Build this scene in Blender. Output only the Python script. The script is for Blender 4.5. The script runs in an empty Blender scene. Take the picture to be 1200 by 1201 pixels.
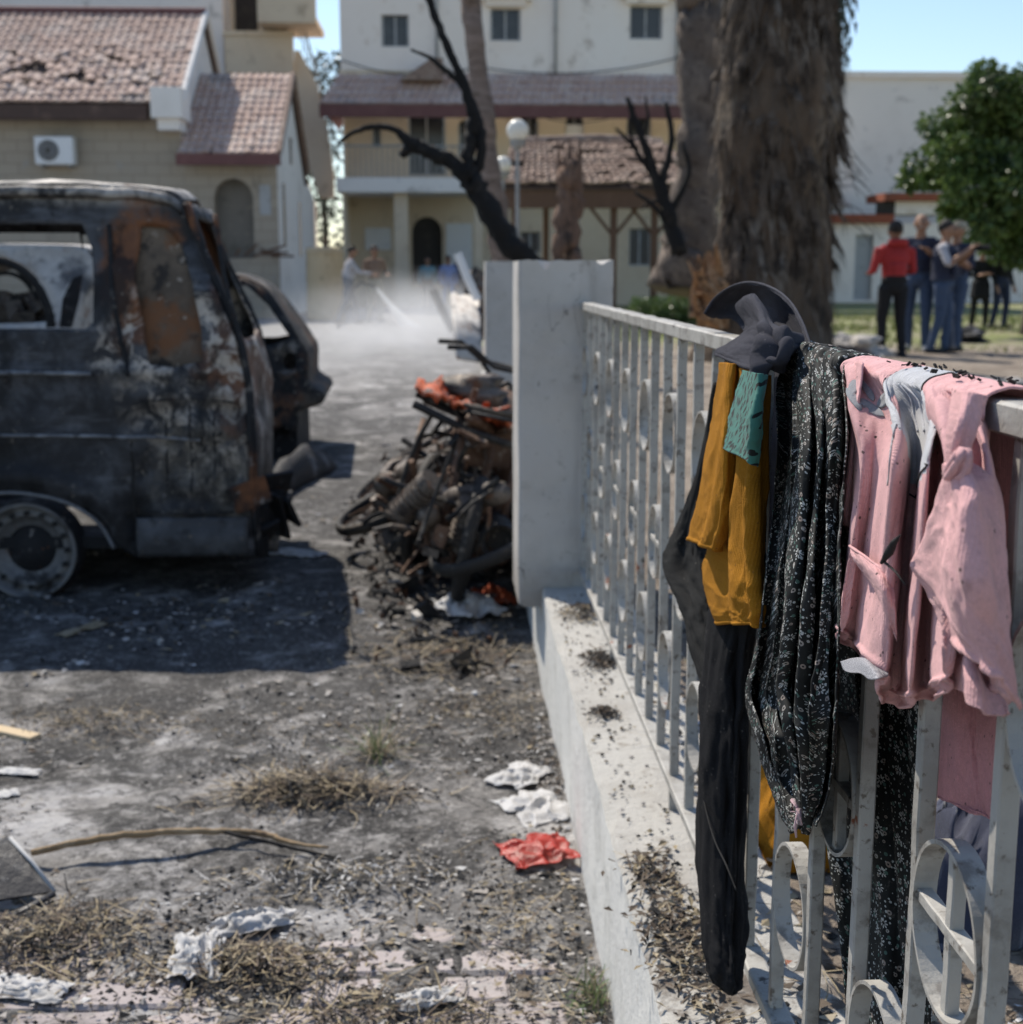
import bpy, bmesh, math, random
import numpy as np
from mathutils import Vector, Matrix, Euler, noise, geometry

# ------------------------------------------------------------------ camera, sky, sun, exposure
SC = bpy.context.scene
COL = SC.collection
F_PX, CAM_H = 1600.0, 1.35
PITCH = math.atan(281.5 / F_PX)
YAW = math.atan(68 / F_PX * math.cos(PITCH))
cam_d = bpy.data.cameras.new('camera')
cam = bpy.data.objects.new('camera', cam_d)
COL.objects.link(cam)
cam.location = (0, 0, CAM_H)
cam.rotation_euler = (math.pi / 2 - PITCH, 0, -YAW)
cam_d.sensor_fit = 'HORIZONTAL'
cam_d.sensor_width = 36
cam_d.lens = 36 * F_PX / 1200
cam_d.clip_end = 2000
cam_d.clip_start = 0.05
cam_d.dof.use_dof = True
cam_d.dof.focus_distance = 1.36
cam_d.dof.aperture_fstop = 8.5
SC.camera = cam

TO_SUN = Vector((-0.72, 1.2, 1.68)).normalized()
world = bpy.data.worlds.new('World')
SC.world = world
world.use_nodes = True
wn = world.node_tree
wn.nodes.clear()
sky = wn.nodes.new('ShaderNodeTexSky')
sky.sky_type = 'NISHITA'
sky.sun_disc = False
sky.sun_elevation = math.asin(TO_SUN.z)
sky.sun_rotation = math.atan2(TO_SUN.x, TO_SUN.y)
sky.air_density = 1.0
sky.dust_density = 0.3
sky.ozone_density = 1.6
bg = wn.nodes.new('ShaderNodeBackground')
bg.inputs['Strength'].default_value = 0.102
wo = wn.nodes.new('ShaderNodeOutputWorld')
wn.links.new(sky.outputs[0], bg.inputs[0])
wn.links.new(bg.outputs[0], wo.inputs[0])

sun_d = bpy.data.lights.new('sun', 'SUN')
sun_d.energy = 3.7
sun_d.angle = math.radians(0.5)
sun_d.color = (1.0, 0.93, 0.82)
sun = bpy.data.objects.new('sun', sun_d)
COL.objects.link(sun)
sun.rotation_euler = (-TO_SUN).to_track_quat('-Z', 'Y').to_euler()
sun.location = TO_SUN * 60

SC.view_settings.view_transform = 'Standard'
SC.view_settings.look = 'None'
SC.view_settings.exposure = 0.68
SC.view_settings.gamma = 1
SC.view_settings.use_curve_mapping = False
SC.render.engine = 'CYCLES'
SC.cycles.use_denoising = True
SC.cycles.max_bounces = 6
SC.cycles.transparent_max_bounces = 8
SC.cycles.volume_bounces = 1
SC.cycles.volume_step_rate = 2.0
SC.cycles.use_adaptive_sampling = True

# ------------------------------------------------------------------ measuring helpers (pixel of the 1200 px photo -> point on a real plane)
_s, _c = math.sin, math.cos
FWD = Vector((_s(YAW) * _c(PITCH), _c(YAW) * _c(PITCH), -_s(PITCH)))
RGT = Vector((_c(YAW), -_s(YAW), 0))
UPV = Vector((_s(YAW) * _s(PITCH), _c(YAW) * _s(PITCH), _c(PITCH)))
def ray(x, y): return FWD + RGT * ((x - 600) / F_PX) + UPV * ((600.5 - y) / F_PX)
def on_x(x, y, X): d = ray(x, y); t = X / d.x; return Vector((X, d.y * t, CAM_H + d.z * t))
def on_y(x, y, Y): d = ray(x, y); t = Y / d.y; return Vector((d.x * t, Y, CAM_H + d.z * t))
def on_z(x, y, Z=0.0): d = ray(x, y); t = (Z - CAM_H) / d.z; return Vector((d.x * t, d.y * t, Z))
def sstep(a, b, x):
    t = min(1, max(0, (x - a) / (b - a))); return t * t * (3 - 2 * t)
def ground_z(x, y):
    z = 0.2 * sstep(8, 26, y)
    return z
def garden_z(x, y):
    z = 0.30 - 0.08 * sstep(6, 20, y)
    z += 0.13 * math.exp(-(((x - 3.9) / 1.6) ** 2 + ((y - 16) / 1.8) ** 2))
    z += 0.025 * noise.noise((x * .6, y * .6, 3)) + 0.012 * noise.noise((x * 2.1, y * 2.1, 8))
    return z

# ------------------------------------------------------------------ material helpers
def srgb(h):
    h = h.lstrip('#'); o = []
    for i in (0, 2, 4):
        v = int(h[i:i + 2], 16) / 255
        o.append(v / 12.92 if v <= .04045 else ((v + .055) / 1.055) ** 2.4)
    return tuple(o)
class NT:
    def __init__(self, name):
        self.m = bpy.data.materials.new(name); self.m.use_nodes = True
        self.t = self.m.node_tree; self.t.nodes.clear()
        self.out = self.t.nodes.new('ShaderNodeOutputMaterial')
        self.tc = self.t.nodes.new('ShaderNodeTexCoord')
    def n(self, typ, **kw):
        nd = self.t.nodes.new('ShaderNode' + typ)
        for k, v in kw.items():
            if k.startswith('i_'):
                key = k[2:].replace('_', ' ')
                key = int(key) if key.isdigit() else key
                self.put(nd.inputs[key], v)
            else: setattr(nd, k, v)
        return nd
    def put(self, sock, v):
        if hasattr(v, 'is_output'): self.t.links.new(v, sock)
        elif isinstance(v, tuple) and len(v) == 3 and sock.type == 'RGBA': sock.default_value = (*v, 1)
        else: sock.default_value = v
    def math(self, op, a, b=0.0, c=0.0, clamp=False):
        nd = self.n('Math', operation=op, use_clamp=clamp)
        self.put(nd.inputs[0], a); self.put(nd.inputs[1], b); self.put(nd.inputs[2], c)
        return nd.outputs[0]
    def mix(self, fac, a, b):
        nd = self.n('Mix', data_type='RGBA')
        self.put(nd.inputs[0], fac); self.put(nd.inputs[6], a); self.put(nd.inputs[7], b)
        return nd.outputs[2]
    def ramp(self, v, lo, hi):
        nd = self.n('MapRange', interpolation_type='SMOOTHSTEP')
        self.put(nd.inputs[0], v); nd.inputs[1].default_value = lo; nd.inputs[2].default_value = hi
        return nd.outputs[0]
    def noise(self, vec, scale, detail=5, rough=.6, dist=0.0):
        nd = self.n('TexNoise'); self.put(nd.inputs['Vector'], vec)
        nd.inputs['Scale'].default_value = scale; nd.inputs['Detail'].default_value = detail
        nd.inputs['Roughness'].default_value = rough; nd.inputs['Distortion'].default_value = dist
        return nd.outputs[0]
    def vscale(self, vec, s, off=(0, 0, 0)):
        nd = self.n('Mapping'); self.put(nd.inputs[0], vec); nd.inputs['Scale'].default_value = s
        nd.inputs['Location'].default_value = off
        return nd.outputs[0]
    def finish(self, col, rough=.8, metal=0.0, bump=None, bstr=.3, bdist=.01, sheen=0, trans=0, alpha=None, spec=.3):
        b = self.n('BsdfPrincipled')
        self.put(b.inputs['Base Color'], col); self.put(b.inputs['Roughness'], rough); self.put(b.inputs['Metallic'], metal)
        b.inputs['Specular IOR Level'].default_value = spec
        if sheen:
            b.inputs['Sheen Weight'].default_value = sheen; b.inputs['Sheen Roughness'].default_value = .5
        if bump is not None:
            bp = self.n('Bump'); bp.inputs['Strength'].default_value = bstr; bp.inputs['Distance'].default_value = bdist
            self.put(bp.inputs['Height'], bump); self.t.links.new(bp.outputs[0], b.inputs['Normal'])
        if alpha is not None: self.put(b.inputs['Alpha'], alpha)
        sh = b.outputs[0]
        if trans:
            tr = self.n('BsdfTranslucent'); self.put(tr.inputs[0], col)
            mx = self.n('MixShader'); mx.inputs[0].default_value = trans
            self.t.links.new(sh, mx.inputs[1]); self.t.links.new(tr.outputs[0], mx.inputs[2]); sh = mx.outputs[0]
        self.t.links.new(sh, self.out.inputs['Surface'])
        return self.m
def mat(name, base, layers=(), rough=.85, metal=0.0, bump=(40, .3), stretch=(1, 1, 1), coord='Object', **kw):
    """base colour with noise-masked colour layers (scale, lo, hi, colour) and fine noise relief"""
    N = NT(name); v = N.vscale(N.tc.outputs[coord], stretch)
    col = base
    for i, (sc, lo, hi, c) in enumerate(layers):
        vv = N.vscale(v, (1, 1, 1), (i * 7.3 + 1.7, i * 3.1, i * 5.9))
        col = N.mix(N.ramp(N.noise(vv, sc, 6, .62), lo, hi), col, c)
    bm = N.noise(v, bump[0], 6, .65) if bump else None
    return N.finish(col, rough, metal, bm, bump[1] if bump else .3, **kw)

# ------------------------------------------------------------------ object helpers
def tag(o, label=None, cat=None, group=None, kind=None):
    if label: o['label'] = label
    if cat: o['category'] = cat
    if group: o['group'] = group
    if kind: o['kind'] = kind
    return o
def empty(name, loc, label=None, cat=None, group=None, rz=0):
    o = bpy.data.objects.new(name, None); COL.objects.link(o)
    o.location = loc; o.rotation_euler = (0, 0, rz); o.empty_display_size = .1
    return tag(o, label, cat, group)
def link_mesh(name, me, parent=None):
    o = bpy.data.objects.new(name, me); COL.objects.link(o)
    if parent: o.parent = parent
    return o
def world_off(p):
    v = Vector((0, 0, 0))
    while p: v += p.location; p = p.parent
    return v
class MB:
    def __init__(self): self.v = []; self.f = []; self.m = []; self.uv = {}
    def add(self, verts, faces, mi=0):
        b = len(self.v); self.v += [tuple(p) for p in verts]
        self.f += [tuple(i + b for i in f) for f in faces]; self.m += [mi] * len(faces)
        return b
    def box(self, c, s, rot=None, mi=0, taper=1.0):
        x, y, z = s[0] / 2, s[1] / 2, s[2] / 2
        P = [Vector((a * x * (taper if d > 0 else 1), b * y * (taper if d > 0 else 1), d * z)) for d in (-1, 1) for a, b in ((-1, -1), (1, -1), (1, 1), (-1, 1))]
        if rot is not None:
            R = rot if isinstance(rot, Matrix) else Euler(rot).to_matrix(); P = [R @ p for p in P]
        c = Vector(c); P = [p + c for p in P]
        self.add(P, [(3, 2, 1, 0), (4, 5, 6, 7), (0, 1, 5, 4), (1, 2, 6, 5), (2, 3, 7, 6), (3, 0, 4, 7)], mi)
        return self
    def box2(self, a, b, mi=0):
        a, b = Vector(a), Vector(b)
        return self.box((a + b) / 2, [abs(b[i] - a[i]) for i in range(3)], None, mi)
    def tube(self, pts, rad, n=8, mi=0, cap=True, squash=1.0, jit=0.0, seed=0):
        pts = [Vector(p) for p in pts]
        if not hasattr(rad, '__len__'): rad = [rad] * len(pts)
        rings = []; up = None
        for i, p in enumerate(pts):
            d = (pts[min(i + 1, len(pts) - 1)] - pts[max(i - 1, 0)])
            d = d.normalized() if d.length > 1e-9 else Vector((0, 0, 1))
            if up is None:
                up = Vector((0, 0, 1)) if abs(d.z) < .9 else Vector((0, 1, 0))
            a = d.cross(up)
            if a.length < 1e-6: a = d.cross(Vector((1, 0, 0)))
            a.normalize(); b = a.cross(d).normalized(); up = b
            ring = []
            for k in range(n):
                t = 2 * math.pi * k / n
                r = rad[i]
                if jit: r *= 1 + jit * noise.noise((k * 1.7 + seed, i * .9, seed * 3.3))
                ring.append(p + a * (r * math.cos(t)) + b * (r * squash * math.sin(t)))
            rings.append(ring)
        V = [q for r in rings for q in r]; Fs = []
        for i in range(len(pts) - 1):
            for k in range(n):
                k2 = (k + 1) % n
                Fs.append((i * n + k, i * n + k2, (i + 1) * n + k2, (i + 1) * n + k))
        if cap:
            Fs.append(tuple(range(n))[::-1]); Fs.append(tuple((len(pts) - 1) * n + k for k in range(n)))
        self.add(V, Fs, mi); return self
    def grid(self, P, mi=0, close_u=False):
        nv, nu = len(P), len(P[0])
        V = [q for r in P for q in r]; Fs = []
        for i in range(nv - 1):
            for k in range(nu - (0 if close_u else 1)):
                k2 = (k + 1) % nu
                Fs.append((i * nu + k, i * nu + k2, (i + 1) * nu + k2, (i + 1) * nu + k))
        self.add(V, Fs, mi); return self
    def lathe(self, prof, c, axis='z', n=24, mi=0):
        P = []
        for r, h in prof:
            row = []
            for k in range(n):
                t = 2 * math.pi * k / n; a, b = r * math.cos(t), r * math.sin(t)
                row.append(Vector(c) + Vector({'z': (a, b, h), 'y': (a, h, b), 'x': (h, a, b)}[axis]))
            P.append(row)
        return self.grid(P, mi, True)
    def sphere(self, c, r, n=12, m=8, mi=0, sc=(1, 1, 1), jit=0, seed=0):
        P = []
        for i in range(m + 1):
            t = math.pi * i / m; row = []
            for k in range(n):
                a = 2 * math.pi * k / n
                d = Vector((math.sin(t) * math.cos(a), math.sin(t) * math.sin(a), math.cos(t)))
                rr = r * (1 + (jit * noise.noise(d * 1.6 + Vector((seed, seed * 2.3, 0))) if jit else 0))
                row.append(Vector(c) + Vector((d.x * sc[0], d.y * sc[1], d.z * sc[2])) * rr)
            P.append(row)
        return self.grid(P, mi, True)
    def prism(self, poly, y0, y1, mi=0):
        """poly of (x,z) extruded along y"""
        n = len(poly)
        V = [Vector((x, y0, z)) for x, z in poly] + [Vector((x, y1, z)) for x, z in poly]
        Fs = [tuple(range(n)), tuple(range(n, 2 * n))[::-1]] + [(i, i + n, (i + 1) % n + n, (i + 1) % n) for i in range(n)]
        self.add(V, Fs, mi); return self
    def build(self, name, mats, parent=None, smooth=False, bevel=0, solid=0, subsurf=0, base=None, weld=False):
        me = bpy.data.meshes.new(name)
        if parent: off = world_off(parent)
        elif base is not None: off = Vector(base)
        else:
            a = np.array(self.v); off = Vector(((a[:, 0].min() + a[:, 0].max()) / 2, (a[:, 1].min() + a[:, 1].max()) / 2, a[:, 2].min()))
        me.from_pydata([(p[0] - off.x, p[1] - off.y, p[2] - off.z) for p in self.v], [], self.f)
        for m in (mats if isinstance(mats, (list, tuple)) else [mats]): me.materials.append(m)
        if max(self.m, default=0): me.polygons.foreach_set('material_index', self.m)
        if weld or smooth or True:
            bm = bmesh.new(); bm.from_mesh(me)
            if weld: bmesh.ops.remove_doubles(bm, verts=bm.verts, dist=1e-4)
            bmesh.ops.recalc_face_normals(bm, faces=bm.faces); bm.to_mesh(me); bm.free()
        if smooth: me.polygons.foreach_set('use_smooth', [True] * len(me.polygons))
        o = link_mesh(name, me, parent)
        if not parent: o.location = off
        if solid:
            md = o.modifiers.new('solid', 'SOLIDIFY'); md.thickness = solid; md.offset = 0
        if bevel:
            md = o.modifiers.new('bevel', 'BEVEL'); md.width = bevel; md.segments = 2; md.limit_method = 'ANGLE'; md.angle_limit = math.radians(40)
        if subsurf:
            md = o.modifiers.new('sub', 'SUBSURF'); md.levels = md.render_levels = subsurf
        return o
def copy_tree(o, parent=None):
    c = o.copy(); COL.objects.link(c); c.parent = parent
    for ch in o.children: copy_tree(ch, c)
    return c
def in_poly(p, poly):
    x, y = p; r = False; n = len(poly)
    for i in range(n):
        (x1, y1), (x2, y2) = poly[i], poly[(i + 1) % n]
        if (y1 > y) != (y2 > y) and x < (x2 - x1) * (y - y1) / (y2 - y1) + x1: r = not r
    return r
def plate(mb, outline, holes, fn, res=.05, mi=0):
    """triangulated sheet with holes: 2-D outline and holes, inner points every res, mapped to 3-D by fn(u, v)"""
    pts = []; edges = []
    def loop(pl):
        b = len(pts); q = []
        for i in range(len(pl)):
            a, c = Vector(pl[i]), Vector(pl[(i + 1) % len(pl)]); k = max(1, int((c - a).length / res))
            q += [a.lerp(c, j / k) for j in range(k)]
        pts.extend(q); edges.extend((b + i, b + (i + 1) % len(q)) for i in range(len(q)))
    loop(outline)
    for h in holes: loop(h)
    xs = [p[0] for p in outline]; zs = [p[1] for p in outline]
    nb = len(pts); bpts = np.array([(p.x, p.y) for p in pts])
    x = min(xs) + res * .5; row = 0
    while x < max(xs):
        z = min(zs) + res * (.5 if row % 2 else .25)
        while z < max(zs):
            if in_poly((x, z), outline) and not any(in_poly((x, z), h) for h in holes):
                if np.min(np.sum((bpts - (x, z)) ** 2, axis=1)) > (res * .45) ** 2: pts.append(Vector((x, z)))
            z += res
        x += res; row += 1
    V, E_, Fs, *_ = geometry.delaunay_2d_cdt(pts, edges, [], 0, 1e-6)
    keep = []
    for f in Fs:
        c = sum((V[i] for i in f), Vector((0, 0))) / len(f)
        if in_poly(c, outline) and not any(in_poly(c, h) for h in holes): keep.append(f)
    mb.add([fn(p.x, p.y) for p in V], keep, mi)
    return mb
def crom(A, n, axis=0):
    """Catmull-Rom resampling of control array A to n samples along axis"""
    A = np.moveaxis(np.asarray(A, float), axis, 0); k = A.shape[0]
    t = np.linspace(0, k - 1, n); i = np.minimum(t.astype(int), k - 2); f = (t - i).reshape((-1,) + (1,) * (A.ndim - 1))
    p = np.concatenate([A[:1] * 2 - A[1:2], A, A[-1:] * 2 - A[-2:-1]])
    p0, p1, p2, p3 = p[i], p[i + 1], p[i + 2], p[i + 3]
    r = .5 * (2 * p1 + (p2 - p0) * f + (2 * p0 - 5 * p1 + 4 * p2 - p3) * f ** 2 + (3 * p1 - p0 - 3 * p2 + p3) * f ** 3)
    return np.moveaxis(r, 0, axis)
# ------------------------------------------------------------------ materials
W = {}
def concrete_mat():
    N = NT('weathered painted concrete'); o = N.tc.outputs['Object']; sep = N.n('SeparateXYZ'); N.put(sep.inputs[0], o)
    n1 = N.noise(o, 2.4, 7, .65, .3); n2 = N.noise(o, 9, 8, .7); n3 = N.noise(o, 40, 7, .7)
    c = N.mix(N.ramp(n1, .4, .68), (.5, .475, .445), (.41, .385, .355))
    c = N.mix(N.math('MULTIPLY', N.ramp(N.noise(N.vscale(o, (6, 6, .5)), 1.6, 6, .65), .54, .7), .6), c, (.3, .275, .245))
    c = N.mix(N.math('MULTIPLY', N.ramp(n2, .58, .68), .75), c, (.28, .255, .225))
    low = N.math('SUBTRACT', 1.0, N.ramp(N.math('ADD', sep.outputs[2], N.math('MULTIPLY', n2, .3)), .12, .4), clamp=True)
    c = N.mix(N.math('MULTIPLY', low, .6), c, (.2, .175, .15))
    vo = N.n('TexVoronoi', feature='DISTANCE_TO_EDGE'); N.put(vo.inputs['Vector'], N.n('VectorMath', operation='ADD', i_0=N.vscale(o, (1, 1, .7)), i_1=N.n('TexNoise', i_Scale=3.0).outputs[1]).outputs[0]); vo.inputs['Scale'].default_value = 2.3
    crack = N.math('MULTIPLY', N.math('LESS_THAN', vo.outputs[0], .006), N.ramp(n1, .5, .56))
    c = N.mix(crack, c, (.08, .07, .06))
    c = N.mix(N.math('MULTIPLY', N.ramp(n3, .62, .7), .6), c, (.2, .175, .15))
    return N.finish(c, .92, 0, N.math('SUBTRACT', N.math('ADD', N.math('MULTIPLY', n2, .7), N.math('MULTIPLY', n3, .5)), crack), .5, .008)
W['concrete'] = concrete_mat()
def kerb_mat():
    N = NT('dusty cement'); o = N.n('NewGeometry').outputs['Position']; sep = N.n('SeparateXYZ'); N.put(sep.inputs[0], o)
    n1 = N.noise(o, 5, 6); n2 = N.noise(o, 22, 7, .68); n3 = N.noise(o, 90, 6, .7)
    c = N.mix(N.ramp(n1, .45, .7), (.44, .425, .395), (.37, .35, .32)); c = N.mix(N.ramp(n2, .56, .72), c, (.27, .245, .215)); c = N.mix(N.ramp(n3, .6, .72), c, (.18, .155, .13))
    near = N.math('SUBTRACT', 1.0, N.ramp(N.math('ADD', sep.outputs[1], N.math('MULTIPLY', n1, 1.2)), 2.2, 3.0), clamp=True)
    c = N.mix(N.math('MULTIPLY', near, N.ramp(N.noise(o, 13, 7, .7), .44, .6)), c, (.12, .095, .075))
    return N.finish(c, .93, 0, N.math('ADD', n2, n3), .6, .01)
W['kerb'] = kerb_mat()
W['whitewash'] = mat('old whitewash', (.62, .61, .58), [(6, .5, .7, (.5, .49, .46)), (30, .6, .72, (.4, .37, .33)), (3, .6, .75, (.33, .3, .28))], .9, bump=(50, .4))
W['fence'] = mat('grey painted iron', (.37, .355, .325), [(9, .46, .66, (.27, .255, .23)), (26, .52, .66, (.2, .185, .165)), (70, .58, .68, (.13, .11, .09)), (15, .655, .69, (.035, .03, .027)), (13, .665, .7, (.22, .075, .035))], .55, .0, bump=(120, .18), spec=.4)
def burnt(name, pale, rustc, k=1.0, rust=(.52, .68), ash=(.55, .7)):
    return mat(name, (.018, .018, .02), [(2.2, *rust, rustc), (5, *ash, pale), (9, .52, .68, (.02, .02, .022)), (24, .6, .72, (.22 * k, .2 * k, .19 * k)), (40, .62, .72, (.16, .07, .035))], .75, .15, bump=(30, .5))
W['char'] = mat('charred wood', (.012, .011, .011), [(8, .55, .75, (.05, .045, .04)), (30, .62, .75, (.1, .085, .07))], .9, bump=(40, .8))
W['burnt_dark'] = burnt('burnt black steel', (.13, .13, .14), (.1, .05, .03), rust=(.6, .75))
W['burnt_rust'] = burnt('burnt rusty steel', (.3, .27, .24), (.2, .085, .04))
W['burnt_pale'] = mat('ash-white burnt sheet steel', (.46, .43, .4), [(3, .45, .62, (.62, .58, .53)), (6, .56, .68, (.26, .16, .11)), (2.5, .54, .66, (.1, .1, .105)), (14, .56, .68, (.3, .28, .26))], .8, bump=(25, .4))
W['burnt_alloy'] = mat('scorched alloy', (.15, .125, .105), [(9, .48, .62, (.06, .05, .045)), (25, .56, .7, (.27, .235, .2)), (5, .55, .66, (.022, .02, .02)), (7, .58, .68, (.16, .08, .045))], .6, .3, bump=(50, .4))
W['orange_burnt'] = mat('scorched orange red paint', (.42, .08, .025), [(6, .5, .62, (.55, .14, .05)), (11, .52, .62, (.05, .03, .025)), (26, .58, .68, (.4, .3, .25))], .7, bump=(40, .5))
W['plaster_pink'] = mat('pale plaster', (.88, .79, .71), [(.5, .45, .7, (.84, .73, .64)), (2, .58, .72, (.68, .57, .48)), (.22, .5, .7, (.88, .81, .74)), (.9, .6, .68, (.6, .52, .45))], .92, bump=(6, .2))
W['plaster_cream'] = mat('cream plaster', (.66, .55, .41), [(.5, .45, .7, (.6, .48, .35)), (2, .58, .72, (.46, .37, .27)), (.8, .6, .7, (.4, .33, .26))], .92, bump=(6, .2))
W['plaster_white'] = mat('white plaster', (.82, .77, .72), [(.4, .5, .72, (.72, .67, .62)), (1.1, .6, .68, (.56, .52, .48)), (2.5, .62, .75, (.5, .48, .47))], .92, bump=(6, .2))
W['stone_wall'] = None
W['maroon'] = mat('dull maroon fascia', (.16, .075, .07), [(2, .5, .7, (.2, .1, .09)), (9, .6, .72, (.09, .05, .045))], .85, bump=(20, .3))
W['tile'] = mat('terracotta tile', (.5, .36, .3), [(1.2, .45, .65, (.57, .46, .4)), (4, .52, .68, (.38, .26, .22)), (12, .58, .7, (.24, .18, .155)), (.7, .56, .68, (.36, .3, .27))], .88, bump=(30, .4))
W['tile_grey'] = mat('dusty old tile', (.27, .19, .15), [(2, .45, .65, (.36, .28, .23)), (6, .52, .66, (.15, .1, .08)), (12, .6, .72, (.17, .12, .1))], .9, bump=(30, .4))
W['under_roof'] = mat('dark roof boards', (.09, .06, .05), [(3, .5, .7, (.15, .1, .08))], .9, bump=(12, .5))
W['dark_glass'] = mat('dark window glass', (.035, .037, .042), [(1.5, .5, .7, (.06, .062, .068))], .25, 0, None, spec=.5)
W['dark_room'] = mat('dark doorway', (.045, .04, .037), [(2, .5, .7, (.07, .06, .05))], .9, bump=(5, .2))
W['frame_grey'] = mat('grey window frame', (.4, .4, .4), [(4, .5, .7, (.3, .3, .3))], .6, bump=(20, .1))
W['white_paint'] = mat('white enamel', (.74, .74, .74), [(6, .55, .7, (.6, .6, .6)), (25, .62, .72, (.35, .33, .3))], .5, bump=(30, .1))
W['brown_wood'] = mat('brown timber', (.13, .075, .05), [(5, .5, .7, (.18, .11, .075)), (20, .55, .7, (.07, .042, .03))], .85, bump=(30, .4), stretch=(1, 1, .2))
W['pole'] = mat('lamp post paint', (.3, .3, .29), [(6, .5, .7, (.2, .2, .2))], .6, bump=(30, .2))
W['globe'] = mat('opal globe', (.82, .8, .74), [(3, .55, .75, (.68, .65, .58))], .3, 0, None, trans=.25)
W['soil'] = mat('dry soil', (.24, .19, .145), [(1.4, .45, .65, (.33, .28, .22)), (5, .5, .68, (.13, .1, .075)), (18, .55, .7, (.38, .33, .27)), (50, .6, .72, (.07, .055, .04))], .95, bump=(35, .8))
W['pink_panel'] = mat('pale panel', (.7, .7, .7), [(3, .5, .7, (.6, .6, .62))], .7, bump=(10, .1))
W['leafdry'] = mat('dry leaf', (.13, .1, .075), [(9, .45, .65, (.2, .165, .13)), (20, .55, .7, (.06, .045, .035))], .9, bump=(60, .3), trans=.15)
W['straw'] = mat('dry straw', (.3, .245, .16), [(9, .45, .65, (.4, .34, .25)), (15, .55, .7, (.16, .12, .08))], .9, bump=(60, .3), trans=.1)
W['ash'] = mat('pale ash', (.5, .49, .48), [(9, .5, .7, (.36, .35, .34))], .95, bump=(60, .4))
W['coal'] = mat('cinder', (.025, .024, .024), [(12, .55, .7, (.07, .065, .06))], .9, bump=(60, .7))
W['pebble'] = mat('rubble crumb', (.34, .31, .28), [(12, .45, .65, (.46, .43, .4)), (25, .55, .7, (.2, .18, .16))], .95, bump=(60, .5))
def plastic(name, c, c2, rough=.35):
    return mat(name, c, [(9, .48, .64, c2), (40, .62, .72, tuple(a * .35 for a in c))], rough, bump=(45, .5), trans=.25, spec=.5)
W['white_plastic'] = plastic('dirty white plastic film', (.6, .59, .585), (.38, .365, .35), .6)
W['red_plastic'] = plastic('red plastic film', (.45, .035, .022), (.3, .05, .03))
W['black_plastic'] = mat('black plastic', (.02, .02, .024), [(7, .55, .7, (.09, .09, .095)), (30, .6, .7, (.2, .19, .18))], .45, bump=(30, .3))

def stone_mat():
    N = NT('coursed limestone'); o = N.tc.outputs['Object']
    sw = N.n('SeparateXYZ'); N.put(sw.inputs[0], o)
    cb = N.n('CombineXYZ'); N.put(cb.inputs[0], N.math('ADD', sw.outputs[0], sw.outputs[1])); N.put(cb.inputs[1], sw.outputs[2])
    br = N.n('TexBrick'); N.put(br.inputs['Vector'], cb.outputs[0])
    br.inputs['Scale'].default_value = 1.0; br.inputs['Brick Width'].default_value = .62; br.inputs['Row Height'].default_value = .27
    br.inputs['Mortar Size'].default_value = .014; br.inputs['Color1'].default_value = (.4, .34, .27, 1); br.inputs['Color2'].default_value = (.37, .315, .25, 1)
    br.inputs['Mortar'].default_value = (.3, .25, .2, 1)
    c = N.mix(N.ramp(N.noise(o, .45, 6), .5, .72), br.outputs[0], (.25, .215, .18))
    c = N.mix(N.ramp(N.noise(o, 2.3, 6), .58, .72), c, (.36, .33, .29))
    c = N.mix(N.ramp(N.noise(N.vscale(o, (1, 1, .3)), 1.1, 5), .6, .72), c, (.12, .105, .09))
    return N.finish(c, .92, 0, N.math('ADD', br.outputs[1], N.noise(o, 12)), .35, .03)
W['stone_wall'] = stone_mat()

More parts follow.
